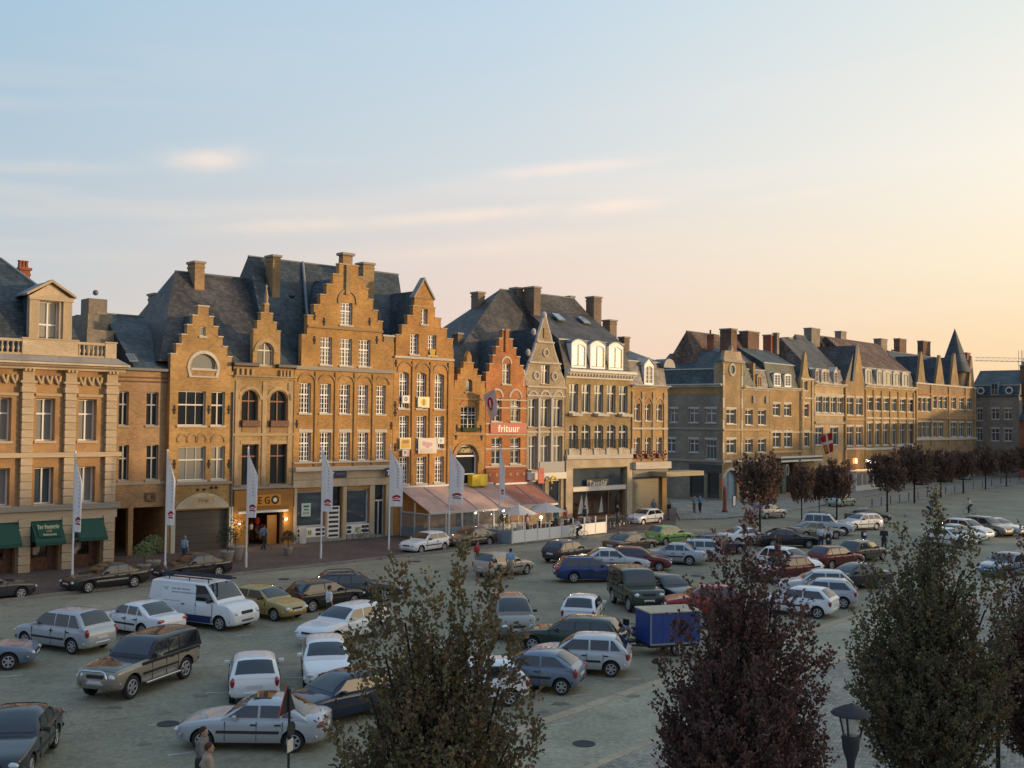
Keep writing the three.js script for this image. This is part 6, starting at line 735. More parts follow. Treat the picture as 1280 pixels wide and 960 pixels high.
  // cabin above the waist
  const y0 = t.belt - 0.06, y1 = t.H, wb0 = hw * 0.945, wt = hw * (0.76 + bx8 * 0.12), hwAt = (y) => wb0 + (wt - wb0) * Math.max(0, (y - t.belt) / (y1 - t.belt));
  const roofC = smoothPts([[t.br, t.belt - 0.02], [t.br + (t.rr - t.br) * 0.5, t.belt + (y1 - t.belt) * 0.52], [t.rr, y1 - 0.06], [t.rr + 0.22, y1 - 0.015], [(t.rr + t.rf) / 2, y1], [t.rf - 0.2, y1 - 0.03], [t.rf, y1 - 0.09], [t.rf + (t.bf - t.rf) * 0.5, t.belt + (y1 - t.belt) * 0.52], [t.bf, t.cowl - 0.04]]);
  const yt = (x) => interp(roofC, x), crown = (x, f) => { const h = Math.min(1, Math.max(0, (yt(x) - t.belt) / 0.3)); return yt(x) - h * (0.035 * f * f + 0.075 * Math.pow(f, 8) * (1 - bx8 * 0.5)); };
  const cs = []; for (let i = 0; i <= 30; i++) cs.push(t.br + (t.bf - t.br) * i / 30);
  const cabRing = (x) => { const Y = Math.max(y0 + 0.02, yt(x)), h = []; h.push([0, y0], [wb0, y0]); const wTop = hwAt(Y), fs = [1, 0.97, 0.9, 0.75, 0.5, 0]; const yS = Math.max(y0 + 0.01, crown(x, 1) - 0.02); h.push([hwAt((y0 + yS) / 2), (y0 + yS) / 2], [hwAt(yS), yS]); for (const f of fs.slice(1)) h.push([wTop * f, Math.max(y0 + 0.012, crown(x, f))]); return [...h.map(([z, y]) => [x, y, z]), ...h.slice(1, -1).reverse().map(([z, y]) => [x, y, -z])]; };
  const cabin = clean(toCreasedNormals(loft(cs, cabRing), 0.7));
  // glass laid 6 mm proud of the cabin skin
  const patch = (xa, xb, f0, n = 6) => { const v = [], idx = [], m = 8; for (let i = 0; i <= n; i++) for (let k = 0; k <= m; k++) { const x = xa + (xb - xa) * i / n, f = f0 * (2 * k / m - 1), y = crown(x, Math.abs(f)); const e = 0.02, sl = (crown(x + e, Math.abs(f)) - crown(x - e, Math.abs(f))) / (2 * e), l = Math.hypot(sl, 1); v.push(x - sl / l * 0.01, y + 0.01 / l + 0.004, hwAt(yt(x)) * f); } for (let i = 0; i < n; i++) for (let k = 0; k < m; k++) { const a = i * (m + 1) + k; idx.push(a, a + m + 1, a + 1, a + 1, a + m + 1, a + m + 2); } const g = new THREE.BufferGeometry(); g.setAttribute('position', new THREE.Float32BufferAttribute(v, 3)); g.setIndex(idx); g.computeVertexNormals(); const q = clean(g); return xb < xa ? q : flipG(q); };
  const flipG = (g) => { const p = g.attributes.position.array, n = g.attributes.normal.array; for (let i = 0; i < p.length; i += 9) for (let k = 0; k < 3; k++) { let s = p[i + 3 + k]; p[i + 3 + k] = p[i + 6 + k]; p[i + 6 + k] = s; s = n[i + 3 + k]; n[i + 3 + k] = n[i + 6 + k]; n[i + 6 + k] = s; } for (let i = 0; i < n.length; i++) n[i] = -n[i]; return g; };
  const screen = patch(t.bf - (t.bf - t.rf) * 0.16, t.rf - 0.02, 0.88), rear = patch(t.br + (t.rr - t.br) * (t.deck ? 0.14 : 0.22), t.rr + 0.02, 0.84);
  // side glass between the slanting pillars
  const ya = t.belt + 0.05, yb = y1 - 0.14, fx = (y) => { const k = (y - t.belt) / (y1 - t.belt); return t.bf + (t.rf - t.bf) * k - 0.14 - 0.05 * k; }, rx = (y) => { const k = (y - t.belt) / (y1 - t.belt); return t.br + (t.rr - t.br) * k + 0.2 + (t.deck ? 0.12 : 0.03); };
  const sides = [], cuts = [0, ...t.wins, 1]; for (let i = 0; i < cuts.length - 1; i++) { if (t.panel && i > 0) break; const quad = []; const f0 = cuts[i], f1 = cuts[i + 1], gap = 0.035, X = (f, y) => fx(y) + (rx(y) - fx(y)) * f, cutX = (f) => X(f, (ya + yb) / 2); const xa = (y) => (i === 0 ? X(0, y) : cutX(f0) - gap), xb = (y) => (i === cuts.length - 2 ? X(1, y) : cutX(f1) + gap); for (let k = 0; k <= 4; k++) { const y = ya + (yb - ya) * k / 4; quad.push([xa(y), y], [Math.min(xa(y) - 0.02, xb(y)), y]); }
    const mk = (s) => { const v = [], idx = []; for (const [x, y] of quad) v.push(x, y, s * (hwAt(y) + 0.008)); for (let k = 0; k < 4; k++) { const a = k * 2; s > 0 ? idx.push(a, a + 2, a + 1, a + 1, a + 2, a + 3) : idx.push(a, a + 1, a + 2, a + 1, a + 3, a + 2); } const g = new THREE.BufferGeometry(); g.setAttribute('position', new THREE.Float32BufferAttribute(v, 3)); g.setIndex(idx); g.computeVertexNormals(); return clean(g); }; sides.push(mk(1), mk(-1)); }
  const ell = (x, y, z, a, b, c) => { const g = new THREE.SphereGeometry(1, 12, 8); g.scale(a, b, c); g.translate(x, y, z); return g; };
  const nY = t.nose - 0.1, hz = hw * (0.62 + bx8 * 0.06), heads = [1, -1].map((s) => { const g = ell(0, 0, 0, 0.1, 0.085 + bx8 * 0.02, 0.2 - bx8 * 0.05); g.rotateY(s * 0.45); g.translate(xF - 0.1 + bx8 * 0.02, nY, s * hz); return g; });
  const tails = [1, -1].map((s) => (t.deck ? ell(xR + 0.07, t.tail - 0.16, s * hw * 0.72, 0.07, 0.09, 0.2) : ell(xR + 0.09, t.tail - 0.14, s * hw * 0.83, 0.09, 0.17, 0.085)));
  const plateF = bevelBox(xF - 0.03, xF + 0.012, gr + 0.24, gr + 0.35, -0.26, 0.26, 0.004), plateR = bevelBox(xR - 0.012, xR + 0.05, t.deck ? 0.55 : 0.58 + lift, t.deck ? 0.66 : 0.69 + lift, -0.26, 0.26, 0.004);
  const grille = bevelBox(xF - 0.09, xF + 0.004 - bx8 * 0, nY - 0.05, nY + 0.05 + bx8 * 0.03, -hw * 0.36, hw * 0.36, 0.01);
  const mould = [1, -1].map((s) => bevelBox(-t.wb / 2 + t.r * 1.3, t.wb / 2 - t.r * 1.3, 0.52 + lift, 0.6 + lift, s > 0 ? hw - 0.02 : -hw - 0.014, s > 0 ? hw + 0.014 : -hw + 0.02, 0.008));
  const mirror = [1, -1].map((s) => { const g = bevelBox(-0.06, 0.06, -0.06, 0.06, -0.1, 0.1, 0.03); g.translate(t.bf - 0.42, t.belt + 0.07, s * (hw + 0.06)); return g; });
  const bumper = (x0, x1) => { const pts = []; for (let i = 0; i <= 8; i++) { const f = i / 4 - 1, e = 1 - Math.pow(Math.abs(f), 3); pts.push(V3(x0 + (x1 - x0) * e, gr + 0.24, f * hw * 0.93)); } const g = new THREE.TubeGeometry(new THREE.CatmullRomCurve3(pts), 20, 0.07, 6); return g; };
  const bumpF = bumper(xF - 0.28, xF - 0.045), bumpR = bumper(xR + 0.24, xR + 0.04);
  const handles = []; const hx = t.wins.length > 1 ? [0.44, 0.78] : [0.52]; for (const f of hx) for (const s of [1, -1]) { const x = fx(t.belt) + (rx(t.belt) - fx(t.belt)) * f; handles.push(bevelBox(x - 0.02, x + 0.16, t.belt - 0.16, t.belt - 0.12, s > 0 ? hw * 0.965 : -hw - 0.01, s > 0 ? hw + 0.01 : -hw * 0.965, 0.008)); }
  const seams = []; if (true) { const fr = t.panel ? [0.0, 0.3] : [0.0, ...t.wins.map((w) => w * 0.97)]; for (const f of fr) for (const sd of [1, -1]) { const x = Math.max(-t.wb / 2 + t.r * 1.0, Math.min(t.wb / 2 - t.r * 1.25, fx(t.belt) + (rx(t.belt) - fx(t.belt)) * f)); seams.push(bx(x - 0.006, x + 0.006, gr + 0.12, t.belt - 0.06, sd > 0 ? hw * 0.94 : -hw - 0.002, sd > 0 ? hw + 0.002 : -hw * 0.94)); } }
  const rails = t.rails ? [1, -1].map((s) => tube([V3(t.rf - 0.25, y1 - 0.05, s * wt * 0.9), V3(t.rf - 0.45, y1 + 0.04, s * wt * 0.9), V3((t.rf + t.rr) / 2, y1 + 0.05, s * wt * 0.9), V3(t.rr + 0.3, y1 + 0.03, s * wt * 0.9), V3(t.rr + 0.1, y1 - 0.05, s * wt * 0.9)], 0.022, 6)) : [];
  const hood = (() => { const v = [], idx = [], n = 8, m = 8, xa = t.bf - 0.02, xb = xF - 0.16; for (let i = 0; i <= n; i++) for (let k = 0; k <= m; k++) { const x = xa + (xb - xa) * i / n, f = 0.8 * (2 * k / m - 1), hh = half(x), z = hh[4][0] * f, az = Math.abs(z); let y = hh[12][1]; for (let q = 12; q > 8; q--) if (az >= hh[q][0] && az <= hh[q - 1][0]) y = hh[q][1] + (hh[q - 1][1] - hh[q][1]) * (az - hh[q][0]) / (hh[q - 1][0] - hh[q][0]); v.push(x, y + 0.008, z); } for (let i = 0; i < n; i++) for (let k = 0; k < m; k++) { const a = i * (m + 1) + k; idx.push(a, a + 1, a + m + 1, a + 1, a + m + 2, a + m + 1); } const g = new THREE.BufferGeometry(); g.setAttribute('position', new THREE.Float32BufferAttribute(v, 3)); g.setIndex(idx); g.computeVertexNormals(); return clean(g); })();
  return (carCache[kind] = { t, xF, xR, hw, body, liners, cabin, screen, rear, sides, heads, tails, plateF, plateR, grille, mould, mirror, bumpF, bumpR, handles, seams, rails, hood, roofY: y1, wt });
}
const paints = {};
function paint(r, g, b, metal = 0.35) { const k = [r, g, b, metal].join(); return paints[k] || (paints[k] = phys(r, g, b, { roughness: 0.5, metalness: metal * 0.8, specularIntensity: 0.35, clearcoat: 1, clearcoatRoughness: 0.05 })); }
const C = { silver: paint(0.42, 0.45, 0.47, 0.55), paleSilver: paint(0.52, 0.55, 0.56, 0.45), white: paint(0.74, 0.75, 0.74, 0), black: paint(0.012, 0.013, 0.016, 0.1), charcoal: paint(0.035, 0.04, 0.045, 0.3), teal: paint(0.018, 0.035, 0.045, 0.3), navy: paint(0.012, 0.025, 0.06, 0.2), blue: paint(0.02, 0.045, 0.16, 0.2), blueGrey: paint(0.16, 0.21, 0.28, 0.5), maroon: paint(0.14, 0.02, 0.022, 0.2), red: paint(0.3, 0.02, 0.02, 0.1), gold: paint(0.4, 0.3, 0.1, 0.4), champagne: paint(0.4, 0.37, 0.31, 0.5), bronze: paint(0.27, 0.24, 0.19, 0.5), green: paint(0.2, 0.38, 0.1, 0.1), darkGreen: paint(0.03, 0.05, 0.035, 0.3), brown: paint(0.1, 0.085, 0.07, 0.3), grey: paint(0.16, 0.175, 0.18, 0.5), paleGreen: paint(0.34, 0.42, 0.38, 0.4), brownGrey: paint(0.2, 0.18, 0.15, 0.4) };
M.tyre = std(0.02, 0.02, 0.021, 0.9); M.rim = std(0.5, 0.5, 0.5, 0.35, null, { metalness: 0.7 }); M.trim = std(0.025, 0.026, 0.028, 0.6); M.carGlass = phys(0.014, 0.018, 0.02, { roughness: 0.03, ior: 1.85 }); M.headlamp = phys(0.6, 0.62, 0.62, { roughness: 0.1, clearcoat: 1, metalness: 0.3 }); M.tailamp = phys(0.28, 0.012, 0.01, { roughness: 0.15, clearcoat: 1 }); M.plate = std(0.62, 0.6, 0.57, 0.5); M.chrome = std(0.6, 0.6, 0.6, 0.15, null, { metalness: 1 });
function car(kind, color, label, place, o = {}) {
  const q = carGeo(kind), t = q.t; let pos, az;
  if (place.f) { const A = G(...place.f), B = G(...place.r), d = A.clone().sub(B).normalize(), mid = A.clone().add(B).multiplyScalar(0.5); az = Math.atan2(d.x, -d.z); const side = V3(-d.z, 0, d.x), away = side.dot(mid) > 0 ? 1 : -1; pos = mid.addScaledVector(side, away * (t.W / 2 - 0.1)); }
  else { az = place.az * D2R; const P = G(...place.at), d = V3(Math.sin(az), 0, -Math.cos(az)); const e = place.end === 'rear' ? -q.xR - 0.0 : place.end === 'front' ? -q.xF : 0; pos = P.addScaledVector(d, e); }
  const g = thing(o.name || 'parked_car', label, o.category || 'car', [pos.x, 0.006, pos.z], Math.PI / 2 - az, o.group === undefined ? 'cars parked on the square' : o.group);
  const body = add(g, 'body', q.body, color); for (const l of q.liners) add(body, 'wheel_arch_liner', l, M.trim); add(g, 'cabin', q.cabin, o.roof || color);
  add(g, 'windscreen', q.screen, M.carGlass); if (!t.panel) add(g, 'rear_window', q.rear, M.carGlass); for (const s of q.sides) add(g, 'side_window', s, M.carGlass);
  for (const s of q.heads) add(g, 'headlight', s, M.headlamp); for (const s of q.tails) add(g, 'tail_light', s, M.tailamp);
  add(g, 'number_plate', q.plateF, M.plate); add(g, 'number_plate', q.plateR, M.plate); add(g, 'grille', q.grille, M.trim); for (const s of q.mirror) add(g, 'wing_mirror', s, o.mirror || (rnd() > 0.5 ? color : M.trim)); const bm = o.bumper || (rnd() > 0.6 ? M.trim : color); add(g, 'bumper', q.bumpF, bm); add(g, 'bumper', q.bumpR, bm);
  for (const s of q.mould) add(g, 'side_moulding', s, o.mould || M.trim); for (const s of q.handles) add(g, 'door_handle', s, M.trim); for (const s of q.seams) add(g, 'door_seam', s, M.trim); if (o.rails !== false) for (const s of q.rails) add(g, 'roof_rail', s, M.trim); if (o.hood) add(g, 'bonnet', q.hood, o.hood);
  const wg = wheelGeo(t.r); for (const sx of [1, -1]) for (const sz of [1, -1]) { const w = add(g, 'wheel', wg.tyre, M.tyre); w.position.set(sx * t.wb / 2, t.r, sz * (q.hw - 0.125)); if (sz < 0) w.rotation.y = Math.PI; w.rotation.z = rnd() * 6; add(w, 'rim', wg.rim, o.rim || M.rim); }
  return { g, q, pos, az }; }
seed(101);
const CAR = (...a) => car(...a);
CAR('sedan', C.charcoal, 'dark grey saloon at the kerb before the outermost green awning', { f: [24, 749.5], r: [-40, 757] });
CAR('sedan', C.black, 'glossy black saloon parked at the kerb before the stone townhouse', { f: [110.6, 741.5], r: [167, 734.5] }, { mould: M.chrome, bumper: C.black });
CAR('sedan', C.black, 'black saloon parked at the kerb before the roller shutter shop', { f: [220.5, 727], r: [274, 721] }, { bumper: C.black });
CAR('mpv', C.silver, 'silver compact MPV with its tail beside the white saloon', { f: [20, 808], r: [103, 820] }, { bumper: C.silver });
CAR('sedan', C.blueGrey, 'blue grey saloon nosing into view before the silver MPV', { f: [9, 838], r: [-88, 842] }, { bumper: C.blueGrey });
CAR('sedan', C.white, 'white saloon parked behind the silver MPV and gold pickup', { f: [118, 789], r: [186, 800] }, { bumper: C.white });
{ const p = CAR('pickup', C.bronze, 'two-tone black and gold pickup with hardtop and bull bar', { f: [168.3, 872], r: [226.5, 850] }, { roof: C.black, hood: C.black, bumper: C.silver, mould: C.black, category: 'pickup' }), q = p.q; 
  add(p.g, 'bull_bar', tube([V3(q.xF - 0.05, 0.45, -0.55), V3(q.xF + 0.1, 0.7, -0.55), V3(q.xF + 0.1, 1.0, -0.45), V3(q.xF + 0.1, 1.03, 0), V3(q.xF + 0.1, 1.0, 0.45), V3(q.xF + 0.1, 0.7, 0.55), V3(q.xF - 0.05, 0.45, 0.55)], 0.035, 8), M.chrome); for (const s of [1, -1]) { add(p.g, 'side_step', bevelBox(-0.95, 0.95, 0.38, 0.46, s * (q.hw + 0.04) - 0.1, s * (q.hw + 0.04) + 0.1, 0.03), M.chrome); add(p.g, 'body_band', bevelBox(-2.2, 1.0, 0.98, 1.1, s > 0 ? q.hw * 0.955 : -q.hw - 0.006, s > 0 ? q.hw + 0.006 : -q.hw * 0.955, 0.02), C.black); } }
CAR('sedan', C.charcoal, 'charcoal saloon standing nose-out alone across from the gold pickup', { at: [-16, 990], az: 170, end: 'front' }, { bumper: C.charcoal });
{ const v = CAR('van', C.white, 'white panel van with blue skirt, ladder rack and dark lettering', { f: [286, 790.5], r: [203, 780] }, { name: 'panel_van', category: 'van', group: null, bumper: M.trim, rails: false }), q = v.q; for (const s of [1, -1]) { add(v.g, 'skirt', bevelBox(-0.95, 0.95, 0.3, 0.52, s > 0 ? q.hw - 0.03 : -q.hw - 0.012, s > 0 ? q.hw + 0.012 : -q.hw + 0.03, 0.01), C.blue); }
  const rail = [1, -1].map((s) => add(v.g, 'roof_rack', [bar(V3(0.7, q.roofY + 0.12, s * 0.62), V3(-2.2, q.roofY + 0.12, s * 0.62), 0.03), ...[0.5, -0.6, -1.8].map((x) => bar(V3(x, q.roofY - 0.06, s * 0.62), V3(x, q.roofY + 0.12, s * 0.62), 0.025))], M.iron)); add(v.g, 'ladder', [bar(V3(1.5, q.roofY + 0.17, 0.3), V3(-2.7, q.roofY + 0.17, 0.3), 0.04), bar(V3(1.5, q.roofY + 0.17, 0.0), V3(-2.7, q.roofY + 0.17, 0.0), 0.04), ...Array.from({ length: 13 }, (_, k) => bar(V3(1.4 - k * 0.33, q.roofY + 0.17, 0), V3(1.4 - k * 0.33, q.roofY + 0.17, 0.3), 0.02))], M.iron);
  const tx = canvasTex(512, 256, (c, w, h) => { c.fillStyle = '#e3e5e3'; c.fillRect(0, 0, w, h); c.fillStyle = '#9fc0c8'; c.beginPath(); c.moveTo(10, 40); c.lineTo(110, 36); c.lineTo(70, 90); c.closePath(); c.fill(); c.fillStyle = '#3c4850'; c.font = 'bold 40px sans-serif'; c.fillText('van der Maele', 150, 66, 300); c.font = 'bold 36px sans-serif'; c.fillText('Keuken Installaties bv', 150, 112, 350); c.fillStyle = '#9aa4a6'; c.fillRect(20, 220, 260, 10); }); const pl = new THREE.PlaneGeometry(2.0, 0.8); const m = add(v.g, 'lettering', pl, new THREE.MeshStandardMaterial({ map: tx, roughness: 0.4 })); m.position.set(-0.95, 1.42, (q.hw * 0.945 + q.wt) / 2 + 0.02 - 0.001); m.rotation.x = -Math.atan2(q.hw * 0.945 - q.wt, q.roofY - 1.16); m.position.z += 0.014; }
CAR('hatch', C.gold, 'mustard gold hatchback parked beyond the white van', { f: [346.6, 777.5], r: [293, 769] }, { bumper: C.gold, mould: C.gold });
CAR('hatch', C.black, 'black three-door hatchback beside the mustard hatchback', { f: [446, 757.5], r: [386, 766] }, { bumper: C.black });
CAR('estate', C.teal, 'dark teal estate with roof rails behind the black hatchback', { f: [478, 752], r: [420, 754] }, { bumper: C.teal });
CAR('estate', C.white, 'white estate car with sunlit side near the bearded passer-by', { f: [420.3, 808.6], r: [470, 796] }, { bumper: C.white, mould: C.silver, rails: false });
CAR('hatch5', C.white, 'white hatchback seen from behind above the silver saloon', { at: [318, 884], az: -14, end: 'rear' }, { bumper: C.white });
CAR('hatch', C.white, 'white hatchback parked nose-out beside the leafy tree', { at: [409, 866], az: 168, end: 'front' }, { bumper: C.white });
CAR('hatch', C.navy, 'dark blue hatchback half hidden by the leafy tree', { f: [409, 910], r: [470, 896] }, { bumper: C.navy });
{ const p = CAR('liftback', C.silver, 'silver five-door saloon with sunroof in front of the white hatchback', { f: [246, 939], r: [373.5, 941] }, { bumper: C.silver }); add(p.g, 'sunroof', bevelBox(-0.55, 0.0, p.q.roofY - 0.01, p.q.roofY + 0.016, -0.4, 0.4, 0.01), M.carGlass); }
CAR('hatch5', C.champagne, 'sand coloured small hatchback with two people beside it', { f: [656, 718.5], r: [623.7, 723] }, { bumper: C.silver });
CAR('hatch', C.white, 'white rounded hatchback parked before the glazed terrace', { f: [524.6, 693], r: [556.5, 688.5] }, { bumper: C.white });
CAR('sedan', C.brown, 'dark brown saloon parked before the glazed terrace', { f: [580.6, 685.5], r: [611, 682] }, { bumper: C.brown, mould: M.chrome });
CAR('estate', C.blue, 'bright blue estate car with pale hubcaps', { f: [773.5, 728.5], r: [717.4, 729] }, { bumper: M.trim });
CAR('hatch5', C.charcoal, 'charcoal hatchback seen from behind beyond the blue estate', { f: [737, 700], r: [704, 705] }, {});
CAR('sedan', C.paleSilver, 'pale silver saloon tucked behind the blue estate', { f: [790, 715.5], r: [748, 715] }, { bumper: C.paleSilver });
CAR('hatch5', C.maroon, 'maroon hatchback facing the silver saloon', { f: [820, 714.5], r: [778, 713] }, { bumper: C.maroon });
CAR('sedan', C.brown, 'dark saloon with sunlit flank beyond the maroon hatchback', { f: [816, 689], r: [782, 693] }, { bumper: M.trim });
CAR('hatch5', C.green, 'lime green hatchback on the far side of the bays', { f: [862, 679], r: [829, 682] }, { bumper: C.green });
CAR('sedan', C.silver, 'silver saloon facing the maroon hatchback', { f: [815, 705], r: [858, 707] }, { bumper: C.silver });
CAR('estate', C.paleSilver, 'pale silver estate behind the silver saloon', { f: [842, 701], r: [878.7, 702] }, { bumper: C.paleSilver });
CAR('hatch', C.navy, 'dark navy hatchback beside the pale silver estate', { f: [920, 693], r: [893, 694.5] }, { bumper: C.navy });
CAR('sedan', C.white, 'white saloon glimpsed through the red-leaved tree', { f: [958, 682], r: [925, 683] }, { bumper: C.white });
CAR('sedan', C.black, 'black saloon beyond the red-leaved tree', { f: [1008, 685.5], r: [970, 685] }, { bumper: C.black });
CAR('sedan', C.grey, 'grey saloon between the black saloon and the silver off-roader', { f: [1042, 674], r: [1010, 674.5] }, { bumper: C.grey });
CAR('suv', C.paleSilver, 'silver off-roader with roof rails in the far bays', { f: [1054, 670], r: [1014, 668] }, { bumper: M.trim });
CAR('estate', C.white, 'white estate in the far bays', { f: [1068.5, 664], r: [1095, 662.5] }, { bumper: C.white });
CAR('sedan', C.charcoal, 'charcoal saloon hidden behind the white estate', { f: [1108, 654], r: [1078, 655] }, {});
CAR('sedan', C.paleGreen, 'pale green saloon driving on the far carriageway', { f: [1069, 632], r: [1050, 634] }, { group: null });
CAR('hatch5', C.silver, 'silver hatchback parked under the dark pavement tree', { f: [979, 647.5], r: [958, 649] }, {});
CAR('mpv', C.white, 'white van-like car facing out beyond the dark grey saloon', { at: [1022, 722], az: 142, end: 'front' }, { bumper: C.white });
CAR('hatch5', C.maroon, 'maroon hatchback beside the white van-like car', { f: [1071, 709], r: [1040, 712] }, { bumper: C.maroon });
CAR('hatch5', C.brown, 'brown hatchback seen from behind near the scooter riders', { f: [1105, 700], r: [1076, 704] }, {});
CAR('sedan', C.charcoal, 'dark grey saloon before the maroon hatchback', { f: [1056, 738], r: [1096, 736] }, { bumper: C.charcoal });
CAR('hatch5', C.maroon, 'dull maroon hatchback beside the red-leaved tree', { f: [978, 728], r: [1000, 726] }, {});
CAR('hatch', C.silver, 'silver three-door hatchback with red tail lamp beside the white hatchback', { f: [1003, 758], r: [1042, 760.5] }, { bumper: C.silver });
CAR('hatch5', C.paleSilver, 'pale hatchback standing behind the silver three-door', { f: [1003, 747], r: [1040, 748] }, {});
CAR('hatch', C.white, 'white hatchback with open glare half behind the red-leaved tree', { f: [967, 768], r: [1013.8, 773] }, { bumper: C.white });
CAR('jeep', C.darkGreen, 'dark boxy off-roader facing out between the bays', { at: [812, 768], az: 168, end: 'front' }, { bumper: M.trim, name: 'off_roader' });
CAR('hatch', C.charcoal, 'charcoal hatchback between the off-roader and the red-leaved tree', { at: [862, 760], az: 158, end: 'front' }, {});
CAR('hatch5', C.red, 'red hatchback peeping from behind the blue box trailer', { f: [862, 771], r: [902, 771] }, {});
CAR('hatch5', C.paleSilver, 'pale silver hatchback with orange tail lamp behind the blue grey hatchback', { f: [692, 843], r: [750.8, 846] }, { bumper: C.paleSilver, rim: M.rim });
CAR('ka', C.blueGrey, 'small rounded blue grey hatchback at the end of its row', { f: [630, 863], r: [687.5, 868] }, { bumper: M.trim });
CAR('estate', C.darkGreen, 'dark green estate behind the pale silver hatchback', { f: [664, 815], r: [748, 821.5] }, { rails: false });
CAR('mpv', C.brownGrey, 'taupe people carrier facing out beside the small white hatchback', { at: [648, 803], az: 172, end: 'front' }, { bumper: M.trim });
CAR('hatch', C.white, 'small white hatchback seen from behind beyond the dark green estate', { at: [722, 789], az: 12, end: 'rear' }, { bumper: C.white });
CAR('hatch5', C.white, 'white hatchback mostly hidden behind the leafy tree', { f: [556, 886], r: [622, 884] }, { bumper: C.white });
// row on the right, noses toward the plaza
[['mpv', C.paleSilver, 1238, 676, 'silver people carrier in the nose-out row beside the tree', 'tallest'], ['mpv', C.brownGrey, 1262, 672, 'brownish people carrier in the nose-out row', ''], ['sedan', C.silver, 1281, 671, 'silver saloon last in the nose-out row', ''], ['sedan', C.paleGreen, 1230, 681, 'pale green saloon in the nose-out row', ''], ['hatch', C.white, 1217, 686, 'white hatchback first in the nose-out row', '']].forEach(([k, c, px, py, l]) => CAR(k, c, l, { at: [px, py], az: 146, end: 'front' }, {}));
CAR('sedan', C.blueGrey, 'blue grey saloon under the dark red-leaved tree', { f: [1243, 726], r: [1300, 716] }, {});
CAR('estate', C.charcoal, 'charcoal estate under the far pavement trees', { f: [1178, 605], r: [1196, 602] }, {}); CAR('sedan', C.silver, 'silver saloon under the far pavement trees', { f: [1205, 602], r: [1222, 599] }, {}); CAR('hatch5', C.navy, 'navy hatchback under the far pavement trees', { f: [1150, 608], r: [1166, 606] }, {});
CAR('hatch', C.white, 'white hatchback parked at the cream roller shutter', { f: [804.4, 657], r: [824, 655] }, { bumper: C.white });

// ---------------------------------------------------------------- flags, terrace, lamps, signs
M.pole = std(0.72, 0.72, 0.7, 0.4); M.cloth = std(0.6, 0.6, 0.6, 0.9);
const flagTex = canvasTex(128, 512, (c, w, h) => { c.fillStyle = '#ececec'; c.fillRect(0, 0, w, h); c.fillStyle = '#b01822'; c.beginPath(); c.moveTo(w * 0.15, h * 0.84); c.quadraticCurveTo(w * 0.5, h * 0.76, w * 0.86, h * 0.82); c.lineTo(w * 0.8, h * 0.85); c.quadraticCurveTo(w * 0.5, h * 0.81, w * 0.2, h * 0.87); c.fill(); c.fillRect(w * 0.2, h * 0.88, w * 0.62, h * 0.022); c.fillStyle = '#3a2a30'; c.fillRect(w * 0.42, h * 0.8, w * 0.2, h * 0.016); c.fillRect(w * 0.3, h * 0.855, w * 0.4, h * 0.012); c.fillStyle = '#c6c4c8'; for (let k = 0; k < 9; k++) c.fillRect(w * 0.48, h * (0.2 + k * 0.055), w * 0.14, h * 0.03); });
M.flag = new THREE.MeshPhysicalMaterial({ map: flagTex, roughness: 0.95, side: THREE.DoubleSide, transmission: 0.25, thickness: 0 });
[[90, 735, 565, 0.58, 55, 'white banner flag on a pole between the green awnings'], [206, 722, 563, 0.62, 60, 'white banner flag on a pole beside the dark passage'], [307.5, 709, 560, 0.72, 62, 'white banner flag on a pole before the orange shop'], [401, 698, 558, 0.85, 62, 'white banner flag on a pole before the striped bank door'], [486, 687.5, 557, 1.05, 70, 'white banner flag on a pole at the corner of the glazed terrace'], [561, 679, 558, 1.15, 75, 'white banner flag on a pole before the yellow box sign'], [624, 671.5, 556, 0.6, 45, 'furled white banner flag on a pole before the orange gable']].forEach(([px, py, top, W, face, label], i) => {
  const P = G(px, py, 0.13), h = heightOf(P, px, top) - 0.13; const g = thing('banner_flag', label, 'flag', [P.x, 0.13, P.z], 0, 'banner flags along the pavement');
  add(g, 'pole', [bar(V3(0, 0, 0), V3(0, h, 0), 0.055, 0.04, 10), bar(V3(0, 0, 0), V3(0, 0.9, 0), 0.075, 0.07, 10)], M.pole); add(g, 'finial', (() => { const s = new THREE.SphereGeometry(0.07, 10, 8); s.translate(0, h, 0); return s; })(), M.pole);
  const n = 22, m = 10, L = Math.min(4.2, h * 0.6), v = [], uv = [], idx = []; seed(200 + i); const ph = rr(0, 6), f = face * D2R; // cloth hangs in soft folds from a short arm and the pole
  for (let a = 0; a <= n; a++) for (let b = 0; b <= m; b++) { const t = a / n, s = b / m, spread = W * (0.12 + 0.88 * Math.min(1, t * 3.2)) * (1 - 0.12 * t), x = 0.05 + s * spread, fold = Math.sin(s * 7 + ph + t * 2.4) * 0.09 * Math.min(1, t * 3) * s + Math.sin(s * 13 - t * 3) * 0.03; const y = h - 0.05 - t * L - s * 0.55 * (1 - t) * Math.min(1, 1) * 0.9 - 0.0; v.push(x * Math.sin(f) + fold * Math.cos(f), y, x * 0.35 * Math.cos(f) + fold * Math.sin(f) + 0.0); uv.push(s, 1 - t); if (a < n && b < m) { const q = a * (m + 1) + b; idx.push(q, q + m + 1, q + 1, q + 1, q + m + 1, q + m + 2); } }
  const cg = new THREE.BufferGeometry(); cg.setAttribute('position', new THREE.Float32BufferAttribute(v, 3)); cg.setAttribute('uv', new THREE.Float32BufferAttribute(uv, 2)); cg.setIndex(idx); cg.computeVertexNormals(); add(g, 'cloth', cg, M.flag); });
function solveOff(pl, px, py, h) { let a = -2, b = 14; for (let i = 0; i < 40; i++) { const m = (a + b) / 2; if (onPlane(pl, px, py, m).h < h) a = m; else b = m; } return (a + b) / 2; }
